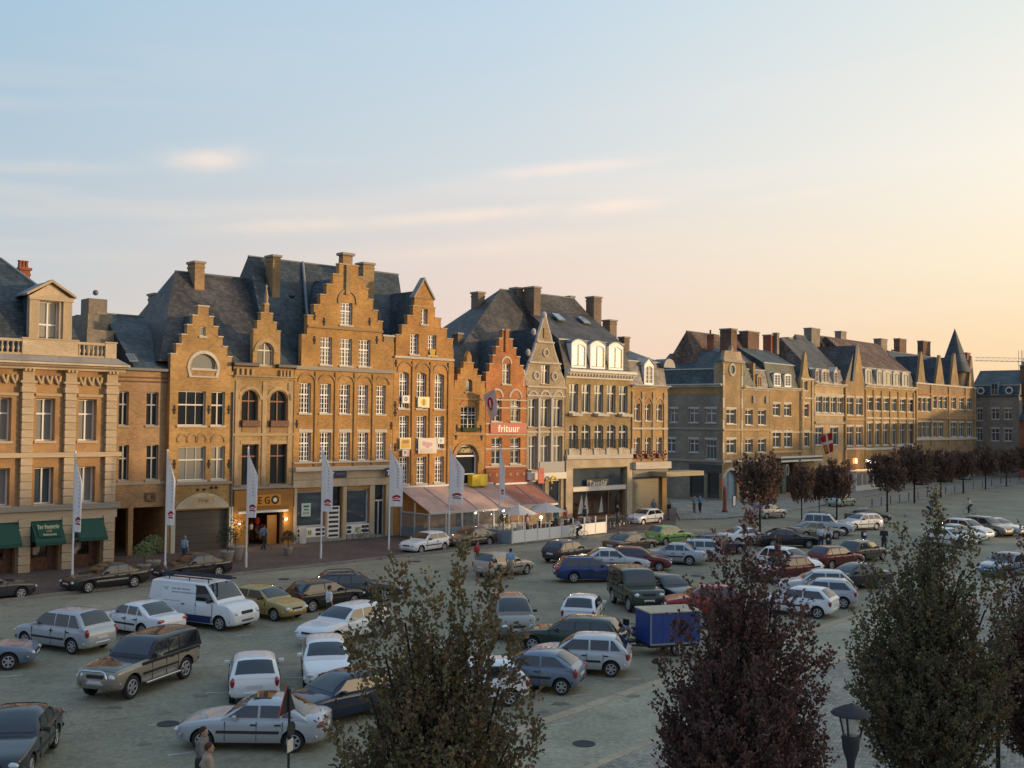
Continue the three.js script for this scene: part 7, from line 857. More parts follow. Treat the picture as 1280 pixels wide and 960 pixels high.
function lampGlobe(parent, x, y, z, r = 0.12, I = 6) { const s = new THREE.SphereGeometry(r, 14, 10); s.translate(x, y, z); add(parent, 'globe', s, M.globe); const l = new THREE.PointLight(new THREE.Color().setRGB(1, 0.78, 0.5), I); l.position.set(x, y, z + r + 0.03); l.castShadow = true; l.shadow.radius = 3; parent.add(l); }
M.globe = new THREE.MeshStandardMaterial({ color: 0xffffff, emissive: new THREE.Color().setRGB(1, 0.86, 0.66), emissiveIntensity: 1.6, roughness: 0.5 });
const kin = (P, turn) => ({ P, turn });
{ // glazed terrace with sloping awning before the poster house and cafe
  const s0 = onPlane(PM, 498, 610, 0.05).s, top = onPlane(PM, 498, 610, 0.05).h; let lo = 1, hi = 9; for (let i = 0; i < 40; i++) { const m = (lo + hi) / 2; if (onPlane(PM, 537, 641, m).s > s0) lo = m; else hi = m; } const offB = (lo + hi) / 2, hB = onPlane(PM, 537, 641, offB).h; const P = PM.O.clone().addScaledVector(PM.u, s0);
  const g = thing('glazed_terrace', 'glazed cafe terrace under a long dusty pink awning', 'terrace', [P.x, 0.13, P.z], PM.turn); const z1 = offB, w = onPlane(PM, 655, 626, z1).s - s0, yb = hB - 0.13, yt = top - 0.13, n = 6;
  const wing = (x0, x1, mat, nm, zz, ya, yc) => { const a = new THREE.Group(); a.name = nm; g.add(a); add(a, 'awning_cloth', poly([[x0, ya, 0.1], [x0, yc, zz], [x1, yc, zz], [x1, ya, 0.1]], [[0, 1, 2, 3]]), mat); add(a, 'front_rail', bevelBox(x0, x1, yc - 0.16, yc + 0.02, zz - 0.02, zz + 0.08, 0.02), M.whiteMetal); add(a, 'wall_rail', bevelBox(x0, x1, ya - 0.02, ya + 0.16, 0.02, 0.25, 0.02), M.whiteMetal); const k = Math.max(2, Math.round((x1 - x0) / 2.6)); for (let i = 0; i <= k; i++) { const x = x0 + (x1 - x0) * i / k; add(a, 'awning_arm', bar(V3(x, ya + 0.03, 0.1), V3(x, yc + 0.04, zz), 0.03), M.whiteMetal); } };
  wing(0, w, M.awning, 'awning', z1, yt, yb); const w2 = onPlane(PM, 697, 619.5, z1 * 0.8).s - s0; wing(w + 0.25, w2, M.awningRed, 'awning', z1 * 0.8, yt - 0.1, yb + 0.05);
  for (let i = 0; i <= n; i++) { const x = w * i / n; add(g, 'post', bevelBox(x - 0.06, x + 0.06, 0, yb - 0.15, z1 - 0.12, z1, 0.02), M.whiteMetal); }
  for (let i = 0; i < n; i++) { const x0 = w * i / n + 0.07, x1 = w * (i + 1) / n - 0.07; add(g, 'glass_panel', bx(x0, x1, 0.85, yb - 0.16, z1 - 0.08, z1 - 0.06), M.terraceGlass); add(g, 'lower_panel', bevelBox(x0, x1, 0.02, 0.83, z1 - 0.1, z1 - 0.04, 0.01), M.blueGreyPanel); }
  for (let i = 0; i <= 2; i++) { const z = 0.5 + (z1 - 0.6) * i / 2; add(g, 'post', bevelBox(-0.06, 0.06, 0, yt - (yt - yb) * z / z1 - 0.12, z - 0.07, z + 0.05, 0.02), M.whiteMetal); } for (let i = 0; i < 2; i++) { const za = 0.56 + (z1 - 0.6) * i / 2, zb = 0.4 + (z1 - 0.6) * (i + 1) / 2; add(g, 'glass_panel', bx(-0.02, 0.0, 0.85, yb - 0.2, za, zb), M.terraceGlass); add(g, 'lower_panel', bevelBox(-0.03, 0.03, 0.02, 0.83, za, zb, 0.01), M.blueGreyPanel); add(g, 'side_rail', bevelBox(-0.05, 0.05, yb - 0.2, yb - 0.1, za, zb, 0.01), M.whiteMetal); }
  seed(9); for (let i = 0; i < 7; i++) { const x = 0.8 + i * (w - 1.2) / 7, z = z1 * rr(0.35, 0.7); const tb = thing('cafe_table', 'round dark cafe table set inside the glazed terrace', 'table', [0, 0, 0], 0, 'tables in the glazed terrace'); tb.position.copy(P).addScaledVector(PM.u, x).addScaledVector(PM.n, z).setY(0.13); const t = new THREE.CylinderGeometry(0.38, 0.38, 0.04, 18); t.translate(0, 0.73, 0); add(tb, 'table_top', t, M.wood); add(tb, 'stem', bar(V3(0, 0, 0), V3(0, 0.72, 0), 0.04), M.iron); const f = new THREE.CylinderGeometry(0.22, 0.25, 0.04, 14); f.translate(0, 0.02, 0); add(tb, 'foot', f, M.iron); }
  for (const [x, y, z] of [[2.4, 1.9, z1 - 0.5], [w * 0.5, 1.75, z1 - 0.4], [w * 0.8, 1.8, z1 - 0.4]]) { const l = new THREE.Group(); l.name = 'wall_lamp'; g.add(l); add(l, 'stem', bar(V3(x, y, z), V3(x, 0, z), 0.025), M.iron); lampGlobe(l, x, y, z, 0.12, 1.5); }
}
{ // white barrier round the open-air tables
  const A = G(640, 680, 0.13), B = G(757.5, 666.5, 0.13), d = B.clone().sub(A), L = d.length(), dir = d.clone().normalize(), turn = Math.atan2(-dir.z, dir.x); const g = thing('terrace_fence', 'white panel barrier with posts round the open-air tables', 'fence', [A.x, 0.13, A.z], turn); const n = 8, h = heightOf(A, 640, 664) - 0.13;
  for (let i = 0; i < n; i++) { add(g, 'panel', bevelBox(L * i / n + 0.06, L * (i + 1) / n - 0.06, 0.05, h, -0.03, 0.03, 0.015), M.white); } for (let i = 0; i <= n; i++) add(g, 'post', [bevelBox(L * i / n - 0.05, L * i / n + 0.05, 0, h + 0.55, -0.05, 0.05, 0.015)], M.offwhite);
  for (let i = 0; i < 2; i++) add(g, 'panel', bevelBox(-0.03, 0.03, 0.05, h, -0.1 - 1.3 * (i + 1) + 0.05, -0.1 - 1.3 * i, 0.015), M.bluePanel);
  const put = (px, py, name, label, cat, grp) => { const P = G(px, py, 0.13); return thing(name, label, cat, [P.x, 0.13, P.z], turn, grp); };
  [[648, 667, 632, 1.55, 'cream square parasol over the tables beside the awning'], [682, 662, 629, 1.75, 'grey cream parasol over the tables next to the shopfront']].forEach(([px, py, t, r, label], i) => { const p = put(px, py, 'parasol', label, 'parasol'), P = G(px, py, 0.13), H = heightOf(P, px, t) - 0.13 + 0.1; add(p, 'pole', bar(V3(0, 0, 0), V3(0, H + 0.1, 0), 0.03), M.offwhite); const k = 8, v = [[0, H, 0]], f = []; for (let q = 0; q < k; q++) { const a = q / k * 6.2832; v.push([r * Math.cos(a), H - 0.75, r * Math.sin(a)]); } for (let q = 0; q < k; q++) f.push([0, (q + 1) % k + 1, q + 1]); add(p, 'canopy', poly(v, f), M.parasol); for (let q = 0; q < k; q++) add(p, 'rib', bar(V3(0, H - 0.02, 0), V3(v[q + 1][0], H - 0.77, v[q + 1][2]), 0.012, 0.012, 5), M.offwhite); const bs = new THREE.CylinderGeometry(0.28, 0.32, 0.1, 14); bs.translate(0, 0.05, 0); add(p, 'base', bs, M.greystone); });
  const chairGeo = (() => ({ seat: bevelBox(-0.22, 0.22, 0.43, 0.47, -0.22, 0.22, 0.015), back: bevelBox(-0.22, 0.22, 0.5, 0.86, -0.25, -0.21, 0.015), legs: [[-0.2, -0.2], [0.2, -0.2], [-0.2, 0.2], [0.2, 0.2]].map(([x, z]) => bar(V3(x, 0, z), V3(x * 0.95, 0.44, z * 0.95), 0.016, 0.016, 6)) }))();
  seed(21); [[650, 670, 'white'], [660, 667, 'white'], [668, 668, 'white'], [676, 664, 'dark'], [690, 664, 'dark'], [700, 661, 'white'], [712, 661, 'dark'], [722, 658, 'dark'], [735, 658, 'white'], [664, 673, 'dark'], [745, 658, 'dark']].forEach(([px, py, k]) => { const c = put(px, py, 'terrace_chair', k === 'white' ? 'white slatted terrace chair behind the white barrier' : 'dark terrace chair behind the white barrier', 'chair', k === 'white' ? 'white terrace chairs' : 'dark terrace chairs'); c.rotation.y = rr(0, 6.28); const m = k === 'white' ? M.offwhite : M.iron; add(c, 'seat', chairGeo.seat, m); add(c, 'backrest', chairGeo.back, m); for (const l of chairGeo.legs) add(c, 'leg', l, m); });
  [[656, 668], [684, 665], [706, 660], [728, 657]].forEach(([px, py]) => { const tb = put(px, py, 'terrace_table', 'pale round table behind the white barrier', 'table', 'open-air tables'); const t = new THREE.CylinderGeometry(0.42, 0.42, 0.04, 18); t.translate(0, 0.74, 0); add(tb, 'table_top', t, M.offwhite); add(tb, 'stem', bar(V3(0, 0, 0), V3(0, 0.73, 0), 0.04), M.iron); const f = new THREE.CylinderGeometry(0.24, 0.26, 0.04, 14); f.translate(0, 0.02, 0); add(tb, 'foot', f, M.iron); });
  [[676, 670, 'globe lamp on a short white post of the barrier'], [630, 668, 'globe lamp on a post at the terrace entrance']].forEach(([px, py, label]) => { const l = put(px, py, 'globe_lamp', label, 'lamp'); add(l, 'post', bar(V3(0, 0, 0), V3(0, 1.35, 0), 0.035), M.offwhite); lampGlobe(l, 0, 1.48, 0, 0.14, 2); });
  const pot = (px, py, label, c, s, leaf) => { const p = put(px, py, 'potted_shrub', label, 'plant'); const b = new THREE.LatheGeometry([[0.0, 0], [0.2, 0], [0.27, 0.4], [0.3, 0.42], [0.3, 0.48], [0.24, 0.48], [0.0, 0.44]].map((q) => new THREE.Vector2(q[0] * s, q[1] * s)), 14); add(p, 'pot', b, c); seed(px); const v = []; for (let k = 0; k < 700; k++) { const a = rr(0, 6.28), e = rr(-0.3, 1.4), r = s * 0.5 * Math.cbrt(rnd()), x = r * Math.cos(a) * Math.cos(e), y = s * (0.85 + 0.1) + r * 1.1 * Math.sin(e), z = r * Math.sin(a) * Math.cos(e); const q = V3(rr(-1, 1), rr(-1, 1), rr(-1, 1)).normalize().multiplyScalar(0.07), w = V3(rr(-1, 1), rr(-1, 1), rr(-1, 1)).normalize().multiplyScalar(0.05); v.push(x - q.x, y - q.y, z - q.z, x + w.x, y + w.y, z + w.z, x + q.x, y + q.y, z + q.z); } const g2 = new THREE.BufferGeometry(); g2.setAttribute('position', new THREE.Float32BufferAttribute(v, 3)); g2.computeVertexNormals(); add(p, 'foliage', clean(g2), leaf).userData.kind = 'stuff'; add(p, 'stem', bar(V3(0, 0.3 * s, 0), V3(0, 0.9 * s, 0), 0.03), M.wood); };
  pot(629, 673, 'dark shrub in a red pot by the terrace entrance', M.redbrick, 1.3, M.leafDark); pot(294, 700, 'bushy green shrub in a pot beside the orange shop', M.greystone, 1.9, M.leafGreen); pot(284, 703, 'low dark shrub in a pot beside the roller shutter', M.greystone, 1.5, M.leafDark); pot(191, 716, 'pale green shrub in a pot before the dark passage', M.greystone, 1.5, M.leafPale); pot(180, 719, 'small pale green shrub in a pot by the brown house', M.greystone, 1.3, M.leafPale); pot(360, 694, 'small dark shrub in a pot by the orange shop door', M.greystone, 1.1, M.leafDark);
}
// lamps of the orange shop, and the glow in the far arched doorway
[[298, 655, 'small lit lamp on the orange shop pier beside the roller shutter house'], [357, 649, 'small lit lamp on the orange shop pier beside the bank front']].forEach(([px, py, label]) => { const q = onPlane(PM, px, py, 0.35); const l = thing('shop_lamp', label, 'lamp', [q.P.x, q.P.y, q.P.z], PM.turn); add(l, 'bracket', bar(V3(0, 0, -0.3), V3(0, 0, 0), 0.02), M.iron); lampGlobe(l, 0, 0, 0.05, 0.1, 3); });
{ const q = onPlane(PF, 1067, 575, 0.5); const l = thing('doorway_lamp', 'glowing amber lantern in the doorway of the sharp-gabled house', 'lamp', [q.P.x, q.P.y, q.P.z], PF.turn); add(l, 'bracket', bar(V3(0, 0.3, -0.3), V3(0, 0.3, 0.1), 0.03), M.iron); add(l, 'lantern', bevelBox(-0.3, 0.3, -0.5, 0.3, 0, 0.4, 0.08), M.amber); const p = new THREE.PointLight(new THREE.Color().setRGB(1, 0.5, 0.15), 25); p.position.set(0, -0.1, 0.5); p.castShadow = true; l.add(p); }
[[1083, 576], [1088, 577], [1093, 577]].forEach(([px, py]) => { const q = onPlane(PF, px, py, 1.2); const l = thing('cafe_lamp', 'white globe lamp before the long far-row house', 'lamp', [q.P.x, q.P.y, q.P.z], PF.turn, 'lamps before the far cafe'); add(l, 'bracket', bar(V3(0, 0, -1.1), V3(0, 0, 0), 0.02), M.iron); lampGlobe(l, 0, 0, 0.05, 0.2, 5); });
// red round signs by the blue door
[[903, 603, 'orange red disc sign on the side-street edge of the arched blue door'], [924.5, 603, 'orange red disc sign between the arched blue door and the copper tree']].forEach(([px, py, label]) => { const q = onPlane(PF, px, py, 1); const s = thing('disc_sign', label, 'sign', [q.P.x, q.P.y, q.P.z], PF.turn); const c = new THREE.CylinderGeometry(0.33, 0.33, 0.06, 24); c.rotateX(Math.PI / 2); add(s, 'disc', c, M.redSign); add(s, 'arm', bar(V3(0, 0, -0.95), V3(0, 0, -0.04), 0.025), M.iron); });
{ const P = G(917.5, 633, 0.12); const s = thing('pavement_board', 'white menu board standing before the blue door', 'sign', [P.x, 0.12, P.z], PF.turn); add(s, 'board', bevelBox(-0.32, 0.32, 0.05, 1.15, -0.03, 0.03, 0.02), M.white); add(s, 'frame', slab([[-0.36, 0], [0.36, 0], [0.36, 1.2], [-0.36, 1.2]], [[[-0.31, 0.06], [0.31, 0.06], [0.31, 1.14], [-0.31, 1.14]]], -0.04, 0.04), M.iron); }
{ const P = G(906, 640, 0.12), s = thing('red_pillar', 'slim red pillar post before the blue door', 'bollard', [P.x, 0.12, P.z]); add(s, 'shaft', (() => { const g = new THREE.LatheGeometry([[0, 0], [0.28, 0], [0.28, 0.2], [0.2, 0.35], [0.18, 2.1], [0.24, 2.2], [0.12, 2.6], [0, 2.65]].map((q) => new THREE.Vector2(...q)), 14); return g; })(), M.redbrick); }
// ---- street lamp, poles, road sign and notice board on the plaza
function at(px, d) { const r = rayOf(px, 700); const k = d / Math.hypot(r.x, r.z); return V3(r.x * k, 0, r.z * k); }
const streetLamp = (px, d, topPy, label) => { const P = at(px, d), H = topPy ? heightOf(P, px, topPy) : 4.2; const l = thing('street_lamp', label, 'street lamp', [P.x, 0.008, P.z], 0.4); add(l, 'post', [bar(V3(0, 0, 0), V3(0, 0.9, 0), 0.09, 0.075, 12), bar(V3(0, 0.9, 0), V3(0, H - 0.95, 0), 0.055, 0.045, 12)], M.iron); const lat = (p) => new THREE.LatheGeometry(p.map((q) => new THREE.Vector2(...q)), 20);
  const cup = lat([[0, H - 1.05], [0.055, H - 1.05], [0.07, H - 0.9], [0.13, H - 0.72], [0.14, H - 0.58], [0.155, H - 0.54], [0.13, H - 0.5], [0, H - 0.5]]); add(l, 'housing', cup, M.iron); const gl = lat([[0.1, H - 0.5], [0.14, H - 0.3], [0.19, H - 0.1]]); add(l, 'glass', gl, M.lampGlass); const hat = lat([[0.02, H], [0.1, H - 0.02], [0.26, H - 0.1], [0.32, H - 0.15], [0.3, H - 0.165], [0.2, H - 0.12], [0.02, H - 0.1]]); add(l, 'hood', hat, M.iron); for (const a of [0.4, 2.5, 4.6]) add(l, 'bracket', bar(V3(0.14 * Math.cos(a), H - 0.55, 0.14 * Math.sin(a)), V3(0.27 * Math.cos(a), H - 0.13, 0.27 * Math.sin(a)), 0.018), M.iron); return l; };
streetLamp(1063.5, 18.5, 881, 'black street lamp with wide hood and glass cup between the two trees'); streetLamp(1246.5, 27.5, 800, 'black street lamp post with its head lost in the green-leaved tree');
{ const P = at(365, 24.5), H = heightOf(P, 365, 862); const s = thing('road_sign', 'triangular warning sign on a thin grey pole seen from behind', 'road sign', [P.x, 0.006, P.z], 1.25); add(s, 'pole', bar(V3(0, 0, 0), V3(0, H, 0), 0.03), M.iron); const tri = [[-0.33, H - 0.5], [0.33, H - 0.5], [0, H + 0.08]]; add(s, 'plate', slab(tri, null, -0.05, -0.035), M.iron); add(s, 'rim', slab([[-0.36, H - 0.52], [0.36, H - 0.52], [0, H + 0.11]], [[[-0.29, H - 0.48], [0.29, H - 0.48], [0, H + 0.03]]], -0.075, -0.052), M.redSign); const r = new THREE.CylinderGeometry(0.16, 0.16, 0.03, 18); r.rotateX(Math.PI / 2); r.translate(0, H - 0.85, 0.05); add(s, 'round_plate', r, M.iron); add(s, 'paper_notice', bevelBox(-0.13, 0.1, H - 1.35, H - 1.08, 0.03, 0.05, 0.005), M.offwhite); }
{ const P = G(1138, 957); const s = thing('notice_board', 'dark notice panel on two legs under the green-leaved tree', 'sign', [P.x, 0.008, P.z], 0.2); add(s, 'panel', bevelBox(-0.35, 0.35, 0.5, 1.7, -0.03, 0.03, 0.02), M.iron); for (const x of [-0.28, 0.28]) add(s, 'leg', bar(V3(x, 0, 0), V3(x, 0.5, 0), 0.025), M.iron); add(s, 'crossbar', bar(V3(-0.28, 0.22, 0), V3(0.28, 0.22, 0), 0.018), M.iron); }
// posts along the pale strip of the far pavement
{ let k = 0; for (let px = 1090; px < 1276; px += 11.5) { const t = (px - 1090) / 186, P = G(px, 634 - 33 * t, 0.13); const b = add(scene, 'bollard', [bar(V3(0, 0, 0), V3(0, 0.85, 0), 0.05, 0.045, 10), (() => { const s = new THREE.SphereGeometry(0.07, 10, 8); s.translate(0, 0.88, 0); return s; })()], M.iron); b.position.copy(P).setY(0.13); b.userData = { label: 'thin black bollard on the pale far pavement strip', category: 'bollard', group: 'bollards on the pale strip' }; k++; } }
{ const P = G(1080, 690), l = add(scene, 'parking_meter', [bar(V3(0, 0, 0), V3(0, 1.0, 0), 0.08, 0.08, 10), bevelBox(-0.18, 0.18, 1.0, 1.5, -0.12, 0.12, 0.04)], M.iron); l.position.copy(P); l.userData = { label: 'black and grey ticket machine among the far bays', category: 'parking meter' }; add(l, 'display', bevelBox(-0.12, 0.12, 1.2, 1.42, 0.1, 0.13, 0.01), M.white); l.rotation.y = 0.3; }
// blue box trailer
{ const A = G(812, 823), B = G(880, 819), d = B.clone().sub(A).normalize(), turn = Math.atan2(-d.z, d.x); const g = thing('box_trailer', 'blue box trailer with cream roof edge parked beside the red-leaved tree', 'trailer', [A.x, 0.006, A.z], turn); const L = 2.25; add(g, 'box', bevelBox(0, L, 0.48, 1.72, -1.45, 0, 0.05), M.trailerBlue); add(g, 'roof', bevelBox(-0.03, L + 0.03, 1.721, 1.79, -1.48, 0.03, 0.03), M.cream); for (const x of [0.02, L - 0.08]) add(g, 'corner_strip', bevelBox(x, x + 0.07, 0.5, 1.72, -0.02, 0.012, 0.008), M.zinc); add(g, 'chassis', bx(0.05, L - 0.05, 0.36, 0.5, -1.45, -0.1), M.iron); const wg = wheelGeo(0.29); for (const z of [-0.1, -1.45]) { const w = add(g, 'wheel', wg.tyre, M.tyre); w.position.set(L * 0.55, 0.29, z); if (z < -1) w.rotation.y = Math.PI; add(w, 'rim', wg.rim, M.rim); } add(g, 'drawbar', [bar(V3(0, 0.42, -0.3), V3(-1.1, 0.45, -0.77), 0.04), bar(V3(0, 0.42, -1.25), V3(-1.1, 0.45, -0.77), 0.04), bar(V3(-1.0, 0, -0.77), V3(-1.0, 0.6, -0.77), 0.03)], M.iron); for (let k = 1; k < 4; k++) add(g, 'panel_rib', bevelBox(L * k / 4 - 0.02, L * k / 4 + 0.02, 0.5, 1.7, -0.02, 0.01, 0.006), M.trailerBlue); add(g, 'lower_rail', bevelBox(0.02, L - 0.02, 0.47, 0.55, -0.03, 0.014, 0.008), M.zinc); for (const z of [-0.2, -1.25]) add(g, 'tail_light', bevelBox(L, L + 0.03, 0.55, 0.65, z - 0.08, z + 0.08, 0.01), M.tailamp); }

// flags hung from the fronts, the far glass porch, and the tower crane beyond the roofs
function wallFlag(pl, px, py, off, label, W, H, draw) { const q = onPlane(pl, px, py, 0.05), g = thing('wall_flag', label, 'flag', [q.P.x, q.P.y, q.P.z], pl.turn); add(g, 'pole', bar(V3(0, 0, 0), V3(0, 0.9, off), 0.03), M.pole); const n = 10, m = 6, v = [], uv = [], idx = []; for (let a = 0; a <= n; a++) for (let b = 0; b <= m; b++) { const t = a / n, s = b / m; v.push(Math.sin(s * 5 + t * 4) * 0.12 * t + t * 0.2 * W, 0.9 - s * 0.3 - t * H + s * -0.15, off - s * W * (1 - 0.35 * t)); uv.push(s, 1 - t); if (a < n && b < m) { const k = a * (m + 1) + b; idx.push(k, k + m + 1, k + 1, k + 1, k + m + 1, k + m + 2); } } const cg = new THREE.BufferGeometry(); cg.setAttribute('position', new THREE.Float32BufferAttribute(v, 3)); cg.setAttribute('uv', new THREE.Float32BufferAttribute(uv, 2)); cg.setIndex(idx); cg.computeVertexNormals(); add(g, 'cloth', cg, new THREE.MeshStandardMaterial({ map: canvasTex(128, 128, draw), roughness: 0.95, side: THREE.DoubleSide })); }
wallFlag(PM, 603, 500, 1.6, 'white and red flag hung between the cafe gable and the orange gable', 1.5, 2.2, (c, w, h) => { c.fillStyle = '#cfcad0'; c.fillRect(0, 0, w, h); c.fillStyle = '#b01c20'; c.beginPath(); c.arc(w * 0.55, h * 0.45, w * 0.25, 0, 7); c.fill(); c.fillStyle = '#e8e4e0'; c.fillRect(w * 0.48, h * 0.3, w * 0.14, h * 0.3); });
wallFlag(PF, 1021, 548, 2.2, 'red patterned flag hung on the house with banks of windows', 1.8, 2.6, (c, w, h) => { c.fillStyle = '#b02a26'; c.fillRect(0, 0, w, h); c.fillStyle = '#e0d8cc'; c.fillRect(w * 0.4, 0, w * 0.16, h); c.fillRect(0, h * 0.4, w, h * 0.16); c.fillStyle = '#c8a030'; c.fillRect(w * 0.6, h * 0.6, w * 0.3, h * 0.3); });
{ const P = G(1070, 614, 0.12), B = G(1095, 610, 0.12), L = P.distanceTo(B), g = thing('glass_porch', 'white framed glass porch before the sharp-gabled house', 'porch', [P.x, 0.12, P.z], PF.turn), n = 5, H = 2.5; for (let i = 0; i <= n; i++) add(g, 'post', bevelBox(L * i / n - 0.06, L * i / n + 0.06, 0, H, -0.06, 0.06, 0.02), M.white); for (let i = 0; i < n; i++) { add(g, 'glass_panel', bx(L * i / n + 0.07, L * (i + 1) / n - 0.07, 0.75, H - 0.1, -0.02, 0.0), M.terraceGlass); add(g, 'lower_panel', bevelBox(L * i / n + 0.07, L * (i + 1) / n - 0.07, 0.02, 0.73, -0.04, 0.03, 0.01), M.offwhite); } add(g, 'roof', bevelBox(-0.2, L + 0.2, H, H + 0.15, -2.6, 0.2, 0.04), M.palestone); for (const x of [0, L]) add(g, 'side_panel', bx(x - 0.03, x + 0.03, 0.02, H, -2.5, -0.08), M.offwhite); }
{ const d = 420, P = at(1279, d), top = heightOf(P, 1279, 452), g = thing('tower_crane', 'faint tower crane with long jib beyond the end house', 'crane', [P.x, 0, P.z], 0.15); const mast = [], jib = []; for (const [x, z] of [[-0.8, -0.8], [0.8, -0.8], [-0.8, 0.8], [0.8, 0.8]]) mast.push(bar(V3(x, 0, z), V3(x, top + 4, z), 0.09, 0.09, 4)); for (let y = 0; y < top; y += 2.4) mast.push(bar(V3(-0.8, y, 0.8), V3(0.8, y + 2.4, 0.8), 0.09, 0.09, 4)); add(g, 'mast', mast, M.zinc); for (const [y, z] of [[top, -0.6], [top, 0.6], [top + 1.2, 0]]) jib.push(bar(V3(8, y, z), V3(-18, y, z), 0.06, 0.06, 4)); for (let x = -18; x < 8; x += 2) jib.push(bar(V3(x, top, 0.6), V3(x + 1, top + 1.2, 0), 0.035, 0.035, 4), bar(V3(x + 1, top + 1.2, 0), V3(x + 2, top, 0.6), 0.035, 0.035, 4)); add(g, 'jib', jib, M.zinc); add(g, 'cab', bevelBox(-1, 1, top - 2.2, top, 0.9, 2.4, 0.2), M.zinc); add(g, 'counterweight', bevelBox(6, 8, top - 2, top, -0.7, 0.7, 0.1), M.greystone); }

// ---------------------------------------------------------------- trees: trunk, limbs, and a crown of single leaves on rising spires
M.bark = std(0.05, 0.042, 0.035, 0.95, barkTex);
M.leaf = new THREE.MeshPhysicalMaterial({ vertexColors: true, roughness: 0.85, side: THREE.DoubleSide, transmission: 0.3, thickness: 0 });
function leafCloud(spires, count, size, palette) { // spires: {a: start, b: tip, r: radius at the foot}
  const pos = new Float32Array(count * 12), nor = new Float32Array(count * 12), col = new Float32Array(count * 12), idx = new Uint32Array(count * 6); const tot = spires.map((s) => s.a.distanceTo(s.b) * Math.sqrt(s.r)), sum = tot.reduce((x, y) => x + y, 0); let si = 0, acc = 0; const q = V3(), u = V3(), v = V3(), n = V3(), ax = V3(), c = [0, 0, 0];
  const twig = []; // leaves sit in tufts on short twigs
  for (let i = 0; i < count; i++) { const k = i / count * sum; while (si < spires.length - 1 && k > acc + tot[si]) { acc += tot[si]; si++; twig.length = 0; } const s = spires[si];
    if (i % 12 === 0 || !twig.length) { const t = Math.pow(rnd(), 0.85), w = s.r * (0.12 + 1.0 * Math.pow(1 - t, 0.75)) * Math.min(1, 0.45 + t * 3), a = rnd() * 6.2832, rad = w * Math.sqrt(0.12 + 0.88 * rnd()); ax.subVectors(s.b, s.a).normalize(); u.set(-ax.z, 0, ax.x); if (u.lengthSq() < 0.01) u.set(1, 0, 0); u.normalize(); v.crossVectors(ax, u); const out = u.clone().multiplyScalar(Math.cos(a)).addScaledVector(v, Math.sin(a)); const foot = s.a.clone().lerp(s.b, t).addScaledVector(out, rad * 0.75); const tip = foot.clone().addScaledVector(out, rr(0.06, 0.2) * (0.4 + s.r)).addScaledVector(ax, rr(0.2, 0.5)); twig[0] = foot; twig[1] = tip; const p = palette[Math.floor(rnd() * palette.length)], b = rr(0.7, 1.3); c[0] = p[0] * b; c[1] = p[1] * b; c[2] = p[2] * b; }
    const f = rnd(); q.lerpVectors(twig[0], twig[1], f); q.x += rr(-0.045, 0.045); q.y += rr(-0.035, 0.035); q.z += rr(-0.045, 0.045); u.subVectors(twig[1], twig[0]).normalize().multiplyScalar(0.9); u.x += rr(-0.8, 0.8); u.y += rr(-0.5, 0.8); u.z += rr(-0.8, 0.8); u.normalize(); v.set(rr(-1, 1), rr(-1, 1), rr(-1, 1)).cross(u).normalize(); n.crossVectors(v, u).normalize(); const L = size * rr(0.7, 1.25), W = L * 0.36, o = i * 12; const P = [[0, 0, 0], [u.x * L * 0.5 + v.x * W, u.y * L * 0.5 + v.y * W, u.z * L * 0.5 + v.z * W], [u.x * L, u.y * L - 0.01, u.z * L], [u.x * L * 0.5 - v.x * W, u.y * L * 0.5 - v.y * W, u.z * L * 0.5 - v.z * W]]; const br = rr(0.8, 1.2);
    for (let j = 0; j < 4; j++) { pos[o + j * 3] = q.x + P[j][0]; pos[o + j * 3 + 1] = q.y + P[j][1]; pos[o + j * 3 + 2] = q.z + P[j][2]; nor[o + j * 3] = n.x; nor[o + j * 3 + 1] = n.y; nor[o + j * 3 + 2] = n.z; col[o + j * 3] = c[0] * br; col[o + j * 3 + 1] = c[1] * br; col[o + j * 3 + 2] = c[2] * br; } const e = i * 6, b4 = i * 4; idx[e] = b4; idx[e + 1] = b4 + 1; idx[e + 2] = b4 + 2; idx[e + 3] = b4; idx[e + 4] = b4 + 2; idx[e + 5] = b4 + 3; }
  const g = new THREE.BufferGeometry(); g.setAttribute('position', new THREE.BufferAttribute(pos, 3)); g.setAttribute('normal', new THREE.BufferAttribute(nor, 3)); g.setAttribute('color', new THREE.BufferAttribute(col, 3)); g.setIndex(new THREE.BufferAttribute(idx, 1)); return g; }
const purple = [[0.139, 0.058, 0.044], [0.105, 0.052, 0.043], [0.164, 0.070, 0.047], [0.088, 0.052, 0.039]], olive = [[0.137, 0.129, 0.046], [0.114, 0.091, 0.046], [0.168, 0.100, 0.046], [0.091, 0.091, 0.040], [0.181, 0.152, 0.052]], mixed = [[0.176, 0.111, 0.047], [0.156, 0.137, 0.049], [0.117, 0.081, 0.044], [0.195, 0.124, 0.047], [0.130, 0.124, 0.047]];
const farLeaf = [[0.169, 0.098, 0.065], [0.130, 0.081, 0.060], [0.195, 0.107, 0.065], [0.117, 0.081, 0.057]];
